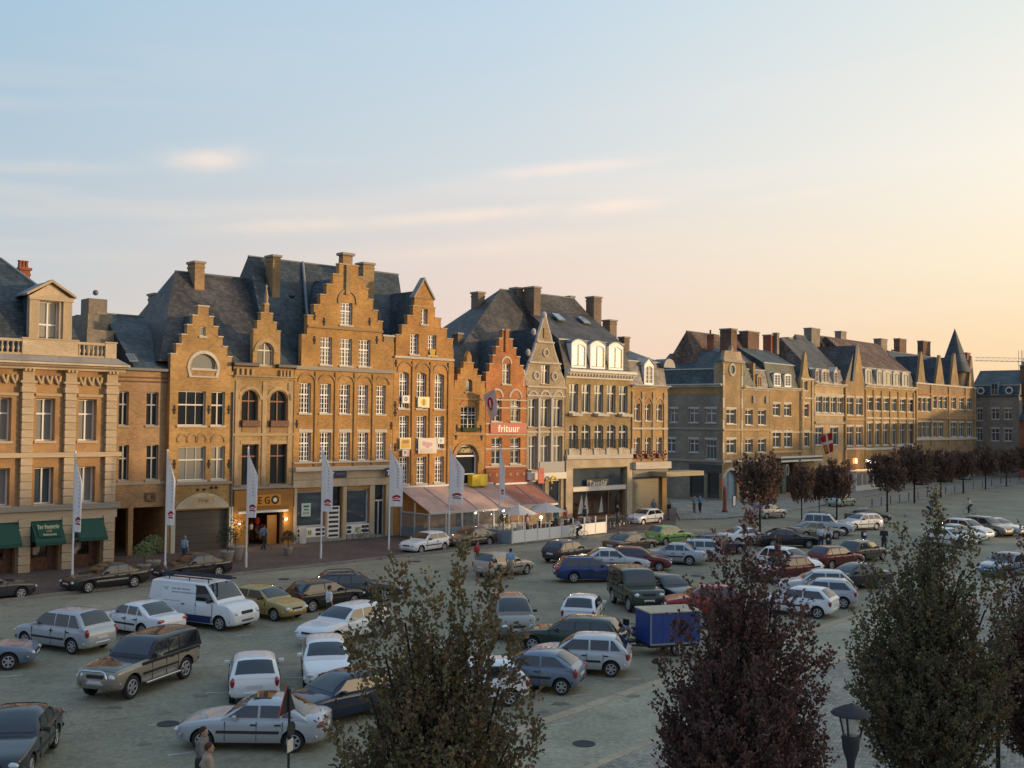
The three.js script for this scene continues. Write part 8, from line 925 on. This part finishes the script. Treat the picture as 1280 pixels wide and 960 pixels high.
// near trees: tips measured in the picture; depth within the crown from its width
function nearTree(label, px, d, tips, count, palette, sd, clear = 1.7, low = 0.85) { seed(sd); const P = at(px, d), t = thing('copper_tree', label, 'tree', [P.x, 0.01, P.z]); const dir = P.clone().setY(0).normalize(), side = V3(-dir.z, 0, dir.x); const mpp = d / FPX * 1.02; const spires = [], limbs = []; let H = 0;
  tips.forEach(([tx, ty, w], i) => { const lat = (tx - px) * mpp, h = heightOf(P, tx, ty), dep = i ? rr(-0.5, 0.5) * Math.min(1.3, Math.abs(lat) + 0.5) : 0; H = Math.max(H, h); const b = side.clone().multiplyScalar(lat).addScaledVector(dir, dep).setY(h); const foot = Math.max(clear, h - (i ? rr(2.4, 3.2) : h - clear)); const a = V3(lat * 0.35, 0, 0); const A = side.clone().multiplyScalar(lat * 0.35).addScaledVector(dir, dep * 0.35).setY(Math.max(clear, foot)); spires.push({ a: A, b, r: w * mpp * 0.5 }); limbs.push([V3(0, Math.max(clear * 0.9, A.y - 0.7), 0), A, b]); });
  // filling spires round the back and middle so that the crown is a volume
  const Rm = Math.max(...tips.map(([tx]) => Math.abs(tx - px))) * mpp; for (let k = 0; k < 54; k++) { const a = k * 2.4, rr0 = Rm * Math.sqrt((k + 0.5) / 54) * 0.92, h = clear + (H - clear) * (1.0 - 0.74 * Math.pow(rr0 / Rm, 0.95)) * rr(0.74, 0.95); const b = V3(Math.cos(a) * rr0, h, Math.sin(a) * rr0), A = V3(b.x * 0.45, Math.max(clear, h - rr(1.6, 2.6)), b.z * 0.45); spires.push({ a: A, b, r: rr(0.35, 0.5) }); limbs.push([V3(0, Math.max(clear * 0.9, A.y - 0.5), 0), A, b]); }
  for (let k = 0; k < 12; k++) { const a = k * 0.55 + rr(0, 0.3), r0 = Rm * rr(low * 0.5, low), h = clear + rr(0.2, 1.2); const b = V3(Math.cos(a) * r0, h + 0.5, Math.sin(a) * r0); spires.push({ a: V3(b.x * 0.3, clear, b.z * 0.3), b, r: 0.4 }); limbs.push([V3(0, clear * 0.9, 0), V3(b.x * 0.3, clear + 0.2, b.z * 0.3), b]); }
  add(t, 'crown', leafCloud(spires, Math.round(count * 2.7), 0.08, palette), M.leaf).userData.kind = 'stuff'; add(t, 'trunk', [bar(V3(0, 0, 0), V3(0, clear, 0), 0.13, 0.1, 12), bar(V3(0, clear, 0), V3(0, H * 0.62, 0), 0.1, 0.03, 10)], M.bark);
  for (const l of limbs) add(t, 'limb', new THREE.TubeGeometry(new THREE.CatmullRomCurve3([l[0], l[1], l[1].clone().lerp(l[2], 0.35).add(V3(rr(-0.06, 0.06), 0, rr(-0.06, 0.06))), l[1].clone().lerp(l[2], 0.72)]), 8, 0.018, 5), M.bark); return t; }
nearTree('leafy tree with brown and olive leaves beside the white hatchbacks', 548, 17.5, [[575, 692, 52], [500, 722, 80], [470, 755, 70], [615, 735, 80], [540, 730, 70], [640, 800, 70], [450, 800, 70], [655, 865, 60], [432, 905, 60], [600, 790, 90], [520, 800, 90], [668, 915, 50]], 19000, mixed, 301);
nearTree('conical red-leaved tree beside the blue box trailer', 930, 20, [[938, 642, 44], [905, 690, 66], [970, 695, 60], [878, 735, 70], [990, 765, 70], [1006, 800, 56], [858, 790, 64], [1026, 835, 50], [838, 840, 56], [826, 880, 44], [940, 720, 90], [925, 800, 110]], 21000, purple, 302);
nearTree('round-crowned green and copper tree behind the street lamp', 1161, 24.5, [[1168, 628, 52], [1130, 668, 60], [1200, 672, 66], [1102, 718, 60], [1232, 716, 60], [1086, 770, 54], [1248, 770, 50], [1078, 815, 40], [1250, 830, 44], [1165, 700, 90], [1160, 780, 110]], 21000, olive, 303, 1.9, 0.5);
nearTree('dark red-leaved tree beside the green and copper tree', 1300, 27, [[1290, 676, 60], [1266, 712, 52], [1254, 750, 44], [1320, 700, 60], [1262, 800, 44], [1340, 740, 60], [1300, 760, 100]], 13000, purple, 304, 1.9);
// pavement trees of the far row: three crowns, then copies
{ const protos = []; for (let v = 0; v < 3; v++) { seed(320 + v); const spires = [], H = 6.6, clear = 1.9, R = 2.15; for (let k = 0; k < 26; k++) { const a = k * 2.4 + v, r0 = R * Math.sqrt(k / 26) * 0.9, h = clear + (H - clear) * (0.55 + 0.45 * rnd()) * (1.0 - 0.42 * Math.pow(r0 / R, 2)); spires.push({ a: V3(Math.cos(a) * r0 * 0.5, Math.max(clear, h - 2.6), Math.sin(a) * r0 * 0.5), b: V3(Math.cos(a) * r0, h, Math.sin(a) * r0), r: rr(0.6, 0.9) }); } protos.push({ crown: leafCloud(spires, 10000, 0.19, farLeaf), trunk: merge([bar(V3(0, 0, 0), V3(0, 2.4, 0), 0.1, 0.08, 8), bar(V3(0, 2.4, 0), V3(0, 5, 0), 0.08, 0.02, 8)]), limbs: [0, 2.1, 4.2].map((a) => bar(V3(0, 2.2, 0), V3(Math.cos(a) * 0.9, 4.4, Math.sin(a) * 0.9), 0.04, 0.015, 6)) }); }
  const where = [[950, 668, 556, 'dark copper tree before the corner house'], [1002, 654, 571, 'small dark copper tree beside the shop canopy'], [1024, 650, 580, 'slim dark tree between the shop canopy and the sharp gable'], [1046, 652, 566, 'dark copper tree beside the silver off-roader'], [1109, 640, 558, 'dark copper tree before the long far-row house'], [1143, 629, 556, ''], [1176, 622, 556, ''], [1204, 617, 558, ''], [1232, 612, 556, ''], [1258, 608, 556, ''], [1284, 604, 552, ''], [1130, 612, 556, ''], [1190, 604, 560, '']];
  where.forEach(([px, py, top, label], i) => { const P = G(px, py), H = heightOf(P, px, top), s = H / 6.6; const t = thing('pavement_tree', label || 'dark copper tree in the rank before the gabled block', 'tree', [P.x, 0.01, P.z], i * 1.3, label ? 'trees of the far pavement' : 'trees in the far rank'); const p = protos[i % 3]; t.scale.set(s * ([0.88, 0.66, 0.55, 0.86, 1][i] || [1.12, 1.25, 1.05, 1.2, 1.1][i % 5]), s, s * ([0.88, 0.66, 0.55, 0.86, 1][i] || [1.2, 1.05, 1.25, 1.1, 1.15][i % 5])); add(t, 'crown', p.crown, M.leaf).userData.kind = 'stuff'; add(t, 'trunk', p.trunk, M.bark); for (const l of p.limbs) add(t, 'limb', l, M.bark); }); }

// ---------------------------------------------------------------- people, bicycles
// skin from a field of tapered capsules, meshed with surface nets
function capsule(p, a, b, ra, rb) { const bax = b[0] - a[0], bay = b[1] - a[1], baz = b[2] - a[2], pax = p[0] - a[0], pay = p[1] - a[1], paz = p[2] - a[2]; const t = Math.max(0, Math.min(1, (pax * bax + pay * bay + paz * baz) / (bax * bax + bay * bay + baz * baz + 1e-9))); return Math.hypot(pax - bax * t, pay - bay * t, paz - baz * t) - (ra + (rb - ra) * t); }
const smin = (a, b, k) => { const h = Math.max(0, k - Math.abs(a - b)) / k; return Math.min(a, b) - h * h * k * 0.25; };
function netMesh(field, min, max, cell) {
  const n = [0, 1, 2].map((i) => Math.ceil((max[i] - min[i]) / cell) + 1), [nx, ny, nz] = n, F = new Float32Array(nx * ny * nz), id = (x, y, z) => x + nx * (y + ny * z); for (let z = 0; z < nz; z++) for (let y = 0; y < ny; y++) for (let x = 0; x < nx; x++) F[id(x, y, z)] = field([min[0] + x * cell, min[1] + y * cell, min[2] + z * cell]);
  const V = [], I = new Int32Array(nx * ny * nz).fill(-1), idx = [], E = [[0, 1], [2, 3], [4, 5], [6, 7], [0, 2], [1, 3], [4, 6], [5, 7], [0, 4], [1, 5], [2, 6], [3, 7]];
  for (let z = 0; z < nz - 1; z++) for (let y = 0; y < ny - 1; y++) for (let x = 0; x < nx - 1; x++) { const c = []; let m = 0; for (let k = 0; k < 8; k++) { const v = F[id(x + (k & 1), y + ((k >> 1) & 1), z + (k >> 2))]; c.push(v); if (v < 0) m++; } if (m === 0 || m === 8) continue; let sx = 0, sy = 0, sz = 0, q = 0; for (const [a, b] of E) if ((c[a] < 0) !== (c[b] < 0)) { const t = c[a] / (c[a] - c[b]); sx += (a & 1) + ((b & 1) - (a & 1)) * t; sy += ((a >> 1) & 1) + (((b >> 1) & 1) - ((a >> 1) & 1)) * t; sz += (a >> 2) + ((b >> 2) - (a >> 2)) * t; q++; } I[id(x, y, z)] = V.length / 3; V.push(min[0] + (x + sx / q) * cell, min[1] + (y + sy / q) * cell, min[2] + (z + sz / q) * cell); }
  const quad = (a, b, c, d, f) => { if (a < 0 || b < 0 || c < 0 || d < 0) return; f ? idx.push(a, b, c, a, c, d) : idx.push(a, c, b, a, d, c); };
  for (let z = 1; z < nz - 1; z++) for (let y = 1; y < ny - 1; y++) for (let x = 1; x < nx - 1; x++) { const s = F[id(x, y, z)] < 0; if (s !== F[id(x + 1, y, z)] < 0) quad(I[id(x, y - 1, z - 1)], I[id(x, y, z - 1)], I[id(x, y, z)], I[id(x, y - 1, z)], s); if (s !== F[id(x, y + 1, z)] < 0) quad(I[id(x - 1, y, z - 1)], I[id(x - 1, y, z)], I[id(x, y, z)], I[id(x, y, z - 1)], s); if (s !== F[id(x, y, z + 1)] < 0) quad(I[id(x - 1, y - 1, z)], I[id(x, y - 1, z)], I[id(x, y, z)], I[id(x - 1, y, z)], s); }
  const g = new THREE.BufferGeometry(); g.setAttribute('position', new THREE.Float32BufferAttribute(V, 3)); g.setIndex(idx); g.computeVertexNormals(); return clean(g); }
const poses = { // x forward, z right; joints in metres for a figure of about 1.74 m
  stand: { hip: [[0, 0.93, -0.09], [0, 0.93, 0.09]], knee: [[0.03, 0.5, -0.1], [0.0, 0.5, 0.1]], ank: [[0, 0.08, -0.1], [-0.02, 0.08, 0.11]], pel: [0, 0.97, 0], chest: [0.0, 1.3, 0], neck: [-0.01, 1.47, 0], head: [0.02, 1.62, 0], sh: [[-0.01, 1.41, -0.19], [-0.01, 1.41, 0.19]], elb: [[-0.03, 1.13, -0.25], [-0.02, 1.13, 0.25]], wri: [[0.06, 0.9, -0.25], [0.07, 0.9, 0.26]] },
  walk: { hip: [[0, 0.92, -0.09], [0, 0.92, 0.09]], knee: [[0.2, 0.52, -0.1], [-0.02, 0.5, 0.1]], ank: [[0.24, 0.09, -0.1], [-0.3, 0.16, 0.1]], pel: [0, 0.96, 0], chest: [0.03, 1.3, 0], neck: [0.03, 1.47, 0], head: [0.06, 1.62, 0], sh: [[0.02, 1.41, -0.19], [0.03, 1.41, 0.19]], elb: [[-0.12, 1.16, -0.23], [0.12, 1.14, 0.23]], wri: [[-0.04, 0.93, -0.24], [0.3, 1.0, 0.21]] },
  ride: { hip: [[-0.2, 0.98, -0.09], [-0.2, 0.98, 0.09]], knee: [[0.2, 0.86, -0.12], [0.08, 0.6, 0.12]], ank: [[0.12, 0.45, -0.12], [-0.02, 0.2, 0.12]], pel: [-0.2, 1.0, 0], chest: [0.02, 1.28, 0], neck: [0.14, 1.43, 0], head: [0.2, 1.57, 0], sh: [[0.1, 1.37, -0.19], [0.1, 1.37, 0.19]], elb: [[0.28, 1.16, -0.25], [0.28, 1.16, 0.25]], wri: [[0.5, 1.06, -0.23], [0.5, 1.06, 0.23]] },
};
const poseCache = {};
function poseGeo(name, skirt) { const key = name + (skirt || ''); if (poseCache[key]) return poseCache[key]; const j = poses[name], limbs = (p, f, inf) => { let d = 1e3; for (const s of [0, 1]) { if (f.leg) { d = smin(d, capsule(p, j.hip[s], j.knee[s], 0.085 + inf, 0.06 + inf), 0.04); d = smin(d, capsule(p, j.knee[s], j.ank[s], 0.058 + inf, 0.042 + inf), 0.03); } if (f.arm) { d = smin(d, capsule(p, j.sh[s], j.elb[s], 0.052 + inf, 0.042 + inf), 0.03); } if (f.fore) d = smin(d, capsule(p, j.elb[s], j.wri[s], 0.04 + inf, 0.028 + inf), 0.02); } if (f.torso) { let q = capsule(p, j.pel, j.chest, 0.115 + inf, 0.125 + inf); q = smin(q, capsule(p, [j.chest[0], j.chest[1] - 0.06, -0.07], [j.chest[0], j.chest[1] - 0.06, 0.07], 0.105 + inf, 0.105 + inf), 0.08); q = smin(q, capsule(p, j.sh[0], j.sh[1], 0.06 + inf, 0.06 + inf), 0.09); d = smin(d, q, 0.05); } return d; };
  const ex = (c, p, sx, sy, sz) => { const x = (p[0] - c[0]) / sx, y = (p[1] - c[1]) / sy, z = (p[2] - c[2]) / sz, l = Math.hypot(x, y, z); return (l - 1) * Math.min(sx, sy, sz); }; const h = j.head;
  const headF = (p) => { let d = ex([h[0], h[1] + 0.02, h[2]], p, 0.098, 0.115, 0.078); d = smin(d, ex([h[0] + 0.035, h[1] - 0.06, h[2]], p, 0.06, 0.06, 0.055), 0.03); d = smin(d, capsule(p, [h[0] + 0.095, h[1] + 0.02, 0], [h[0] + 0.112, h[1] - 0.015, 0], 0.012, 0.017), 0.012); d = smin(d, capsule(p, [h[0] + 0.085, h[1] - 0.055, -0.018], [h[0] + 0.085, h[1] - 0.055, 0.018], 0.01, 0.01), 0.008); for (const s of [-1, 1]) { d = smin(d, ex([h[0] - 0.005, h[1], s * 0.08], p, 0.022, 0.032, 0.012), 0.008); d = Math.max(d, -(Math.hypot(p[0] - h[0] - 0.105, p[1] - h[1] - 0.02, p[2] - s * 0.032) - 0.016)); } return d; };
  const body = netMesh((p) => { let d = limbs(p, { leg: 1, arm: 1, fore: 1, torso: 1 }, 0); d = smin(d, capsule(p, j.chest, j.neck, 0.06, 0.05), 0.05); d = smin(d, capsule(p, j.neck, h, 0.05, 0.055), 0.02); return d; }, [-0.55, 0.0, -0.42], [0.75, 1.75, 0.42], 0.02); const head = netMesh(headF, [h[0] - 0.14, h[1] - 0.16, -0.12], [h[0] + 0.16, h[1] + 0.17, 0.12], 0.009);
  const hands = []; for (const s of [0, 1]) { const w = V3(...j.wri[s]), e = V3(...j.elb[s]), d = w.clone().sub(e).normalize(), side = V3(0, 0, s ? 1 : -1), across = V3().crossVectors(d, side).normalize(); const palm = new THREE.SphereGeometry(1, 10, 8); palm.scale(0.042, 0.05, 0.018); palm.applyQuaternion(new THREE.Quaternion().setFromRotationMatrix(new THREE.Matrix4().makeBasis(across, d, V3().crossVectors(across, d)))); const c = w.clone().addScaledVector(d, 0.045); palm.translate(c.x, c.y, c.z); hands.push(palm); for (let f = 0; f < 4; f++) { const k = (f - 1.5) * 0.02, L = [0.032, 0.038, 0.035, 0.026][f], a = c.clone().addScaledVector(across, k).addScaledVector(d, 0.035), m = a.clone().addScaledVector(d, L), t = m.clone().addScaledVector(d, L * 0.7).addScaledVector(side, -L * 0.7); hands.push(bar(a, m, 0.009, 0.0085, 6), bar(m, t, 0.0085, 0.007, 6)); } const ta = c.clone().addScaledVector(across, 0.036).addScaledVector(d, -0.01), tm = ta.clone().addScaledVector(across, 0.03).addScaledVector(d, 0.025), tt = tm.clone().addScaledVector(d, 0.028); hands.push(bar(ta, tm, 0.011, 0.009, 6), bar(tm, tt, 0.009, 0.008, 6)); }
  const R = [[-0.55, 0.0, -0.45], [0.75, 1.75, 0.45]]; const shirt = netMesh((p) => Math.max(limbs(p, { arm: 1, torso: 1, fore: skirt ? 0 : 0 }, 0.014), j.pel[1] - 0.06 - p[1] - 0.02), ...R, 0.02); const trousers = netMesh((p) => { let d = limbs(p, { leg: 1 }, 0.018); d = smin(d, capsule(p, j.pel, [j.pel[0], j.pel[1] - 0.04, 0], 0.135, 0.13), 0.05); return Math.max(d, 0.1 - p[1]); }, ...R, 0.02);
  const shoes = [0, 1].map((s) => { const a = j.ank[s], g = new THREE.SphereGeometry(1, 12, 8); g.scale(0.135, 0.05, 0.05); g.translate(a[0] + 0.06, Math.max(0.052, a[1] - 0.045), a[2]); return g; });
  const hair = netMesh((p) => Math.max(ex([h[0] - 0.012, h[1] + 0.03, h[2]], p, 0.108, 0.118, 0.09), (p[0] - h[0] - 0.055) * 0.9 - (p[1] - h[1] - 0.06) * 0.8, h[1] - 0.05 - p[1]), [h[0] - 0.15, h[1] - 0.15, -0.13], [h[0] + 0.15, h[1] + 0.18, 0.13], 0.011);
  const eyes = [-1, 1].map((s) => { const g = new THREE.SphereGeometry(0.012, 8, 6); g.translate(h[0] + 0.086, h[1] + 0.02, s * 0.032); return g; });
  return (poseCache[key] = { body: merge([body, head, ...hands]), shirt, trousers, shoes, hair, eyes }); }
M.skin = std(0.42, 0.25, 0.17, 0.6); M.eye = std(0.03, 0.025, 0.02, 0.3); const cl = (r, g, b) => std(r, g, b, 0.9); M.hairBrown = cl(0.04, 0.025, 0.018); M.hairGrey = cl(0.2, 0.19, 0.18); M.hairRed = cl(0.09, 0.03, 0.02); M.hairBlond = cl(0.3, 0.2, 0.1); M.shoe = cl(0.03, 0.025, 0.02);
function person(label, P, az, pose, shirt, pants, hair, s = 1, group) { const q = poseGeo(pose), g = thing('person', label, 'person', [P.x, P.y || 0.008, P.z], Math.PI / 2 - az * D2R, group); g.scale.setScalar(s); const b = add(g, 'body', q.body, M.skin); for (const e of q.eyes) add(b, 'eye', e, M.eye); add(g, 'shirt', q.shirt, shirt); add(g, 'trousers', q.trousers, pants); for (const x of q.shoes) add(g, 'shoe', x, M.shoe); add(g, 'hair', q.hair, hair); return g; }
const jeans = cl(0.05, 0.07, 0.12), dark = cl(0.03, 0.03, 0.035), beige = cl(0.35, 0.28, 0.2), whiteC = cl(0.62, 0.62, 0.62), sky = cl(0.25, 0.4, 0.52), redC = cl(0.35, 0.03, 0.03), greyC = cl(0.16, 0.16, 0.15), greenC = cl(0.18, 0.32, 0.28), pinkC = cl(0.5, 0.3, 0.32);
person('dark-jacketed person walking behind the silver saloon with a companion', at(256, 27.6), 100, 'walk', greyC, dark, M.hairBrown); person('red-haired person in cream top walking before the silver saloon', at(263, 26.4), 75, 'walk', beige, jeans, M.hairRed, 0.97);
person('person in white top standing behind the white estate', G(411, 781), 60, 'stand', whiteC, dark, M.hairBrown); person('person in red top standing behind the sand coloured hatchback', G(596, 712), 120, 'stand', redC, jeans, M.hairBrown); person('person in pale blue shirt beside the sand coloured hatchback', G(638, 724), 20, 'stand', sky, beige, M.hairBrown, 1.02);
person('person in green top walking past the dark shops of the side street', G(868, 641, 0.12), 200, 'walk', greenC, greyC, M.hairBrown); person('person in blue shirt walking past the dark shops of the side street', G(875, 640.5, 0.12), 200, 'walk', cl(0.12, 0.25, 0.5), dark, M.hairBrown); person('person in dark clothes beside the white hatchback at the cream shutter', G(836, 650, 0.13), 240, 'stand', dark, greyC, M.hairBrown); person('person standing at the cream roller shutter', G(817, 647, 0.13), 200, 'stand', cl(0.14, 0.22, 0.24), dark, M.hairBrown);
person('person in pale blue shirt before the roller shutter', G(230.5, 705, 0.13), 30, 'stand', sky, jeans, M.hairGrey); person('person in blue shirt at the door of the orange shop', G(329, 687.5, 0.13), 30, 'walk', cl(0.14, 0.22, 0.32), dark, M.hairBrown);
person('person in teal shirt among the open-air tables', G(695, 663, 0.13), 150, 'stand', cl(0.08, 0.3, 0.36), dark, M.hairBrown); person('person in maroon top among the open-air tables', G(707, 660, 0.13), 120, 'stand', cl(0.22, 0.03, 0.05), dark, M.hairBrown); person('person in pink top among the open-air tables', G(659, 670, 0.13), 100, 'stand', pinkC, dark, M.hairBlond); person('person in dark blue top beside the white barrier', G(731, 657, 0.13), 60, 'stand', cl(0.04, 0.1, 0.14), dark, M.hairBrown); person('person in dark top near the fence end', G(772, 655, 0.13), 250, 'stand', dark, jeans, M.hairBrown);
person('person in black standing by the brown hatchback', G(1105, 689), 200, 'stand', dark, dark, M.hairBrown);
// bicycles
const ring = (r, t, x, y) => { const g = new THREE.TorusGeometry(r, t, 6, 28); g.translate(x, y, 0); return g; };
function bicycle(label, P, az, color, group) { const g = thing('bicycle', label, 'bicycle', [P.x, P.y || 0.008, P.z], Math.PI / 2 - az * D2R, group); for (const x of [-0.52, 0.52]) { const w = add(g, 'wheel', ring(0.32, 0.018, x, 0.34), M.tyre); const sp = []; for (let k = 0; k < 9; k++) { const a = k * Math.PI / 9; sp.push(bar(V3(x - Math.cos(a) * 0.31, 0.34 - Math.sin(a) * 0.31, 0), V3(x + Math.cos(a) * 0.31, 0.34 + Math.sin(a) * 0.31, 0), 0.003, 0.003, 4)); } add(w, 'spokes', sp, M.rim); } const B = (a, b, r = 0.016) => bar(V3(...a), V3(...b), r, r, 6); add(g, 'frame', [B([-0.52, 0.34, 0], [-0.05, 0.3, 0]), B([-0.05, 0.3, 0], [-0.18, 0.85, 0]), B([-0.05, 0.3, 0], [0.38, 0.8, 0]), B([-0.16, 0.75, 0], [0.36, 0.85, 0]), B([-0.52, 0.34, 0], [-0.16, 0.74, 0]), B([0.52, 0.34, 0], [0.36, 0.95, 0])], color); add(g, 'handlebar', tube([V3(0.42, 1.02, -0.27), V3(0.38, 1.03, -0.12), V3(0.36, 1.0, 0), V3(0.38, 1.03, 0.12), V3(0.42, 1.02, 0.27)], 0.014, 6), M.chrome); const s = new THREE.SphereGeometry(1, 10, 8); s.scale(0.14, 0.035, 0.07); s.translate(-0.2, 0.92, 0); add(g, 'saddle', s, M.trim); const c = new THREE.CylinderGeometry(0.09, 0.09, 0.01, 16); c.rotateX(Math.PI / 2); c.translate(-0.05, 0.3, 0.05); add(g, 'crankset', c, M.chrome); return g; }
{ const P = G(723, 675); bicycle('bicycle ridden past the white barrier', P, 245, M.trim); person('cyclist in pale shirt riding past the white barrier', P, 245, 'ride', cl(0.5, 0.48, 0.5), dark, M.hairBrown); const Q = G(1212, 643); bicycle('bicycle ridden across the empty far square', Q, 250, M.trim); person('cyclist in white shirt riding across the empty far square', Q, 250, 'ride', whiteC, dark, M.hairBrown); const R = G(1162, 646); bicycle('bicycle ridden behind the green-leaved tree', R, 80, M.trim); person('cyclist in pale blue shirt behind the green-leaved tree', R, 80, 'ride', sky, dark, M.hairBrown); }
bicycle('dark bicycle leaning below the striped panel of the bank front', G(452, 675, 0.13), 50, M.iron); [[765, 661], [772, 660], [780, 658.5], [787, 658]].forEach(([px, py], i) => bicycle('dark bicycle parked in the cluster before the glazed shopfront', G(px, py, 0.13), 20 + i * 14, M.iron, 'bicycles before the glazed shopfront'));
// motor scooters
function scooter(label, P, az, color) { const g = thing('motor_scooter', label, 'scooter', [P.x, 0.008, P.z], Math.PI / 2 - az * D2R); for (const x of [-0.6, 0.62]) { const w = add(g, 'wheel', ring(0.22, 0.06, x, 0.28), M.tyre); const c = new THREE.CylinderGeometry(0.15, 0.15, 0.05, 14); c.rotateX(Math.PI / 2); c.translate(x, 0.28, 0); add(w, 'rim', c, M.rim); } const E = (x, y, a, b, c, rz = 0) => { const s = new THREE.SphereGeometry(1, 14, 10); s.scale(a, b, c); s.rotateZ(rz); s.translate(x, y, 0); return s; }; add(g, 'fairing', E(0.5, 0.72, 0.2, 0.32, 0.2, 0.3), color); add(g, 'body', E(-0.4, 0.58, 0.42, 0.2, 0.18), color); add(g, 'footboard', bevelBox(-0.1, 0.45, 0.3, 0.38, -0.16, 0.16, 0.03), M.trim); add(g, 'seat', E(-0.35, 0.8, 0.4, 0.07, 0.15), M.trim); add(g, 'fork', bar(V3(0.62, 0.28, 0), V3(0.42, 1.0, 0), 0.035), M.trim); add(g, 'handlebar', tube([V3(0.3, 1.05, -0.3), V3(0.42, 1.05, -0.1), V3(0.42, 1.05, 0.1), V3(0.3, 1.05, 0.3)], 0.018, 6), M.trim); const h = new THREE.SphereGeometry(0.07, 10, 8); h.translate(0.66, 0.86, 0); add(g, 'headlight', h, M.headlamp); add(g, 'screen', bevelBox(0.5, 0.53, 1.0, 1.25, -0.14, 0.14, 0.01), M.carGlass); return g; }
{ const P = G(1036, 688); scooter('dark scooter ridden between the far bays', P, 200, M.trim); person('rider in white jacket on the dark scooter', P, 200, 'ride', whiteC, dark, M.hairBrown); const Q = G(1026, 687); person('person in white top beside the scooter rider', Q, 180, 'stand', whiteC, jeans, M.hairBrown); scooter('blue scooter with pale screen parked before the blue box trailer', G(790, 810), 215, C.blueGrey); }

renderer.setSize(1024, 768);
renderer.render(scene, camera);
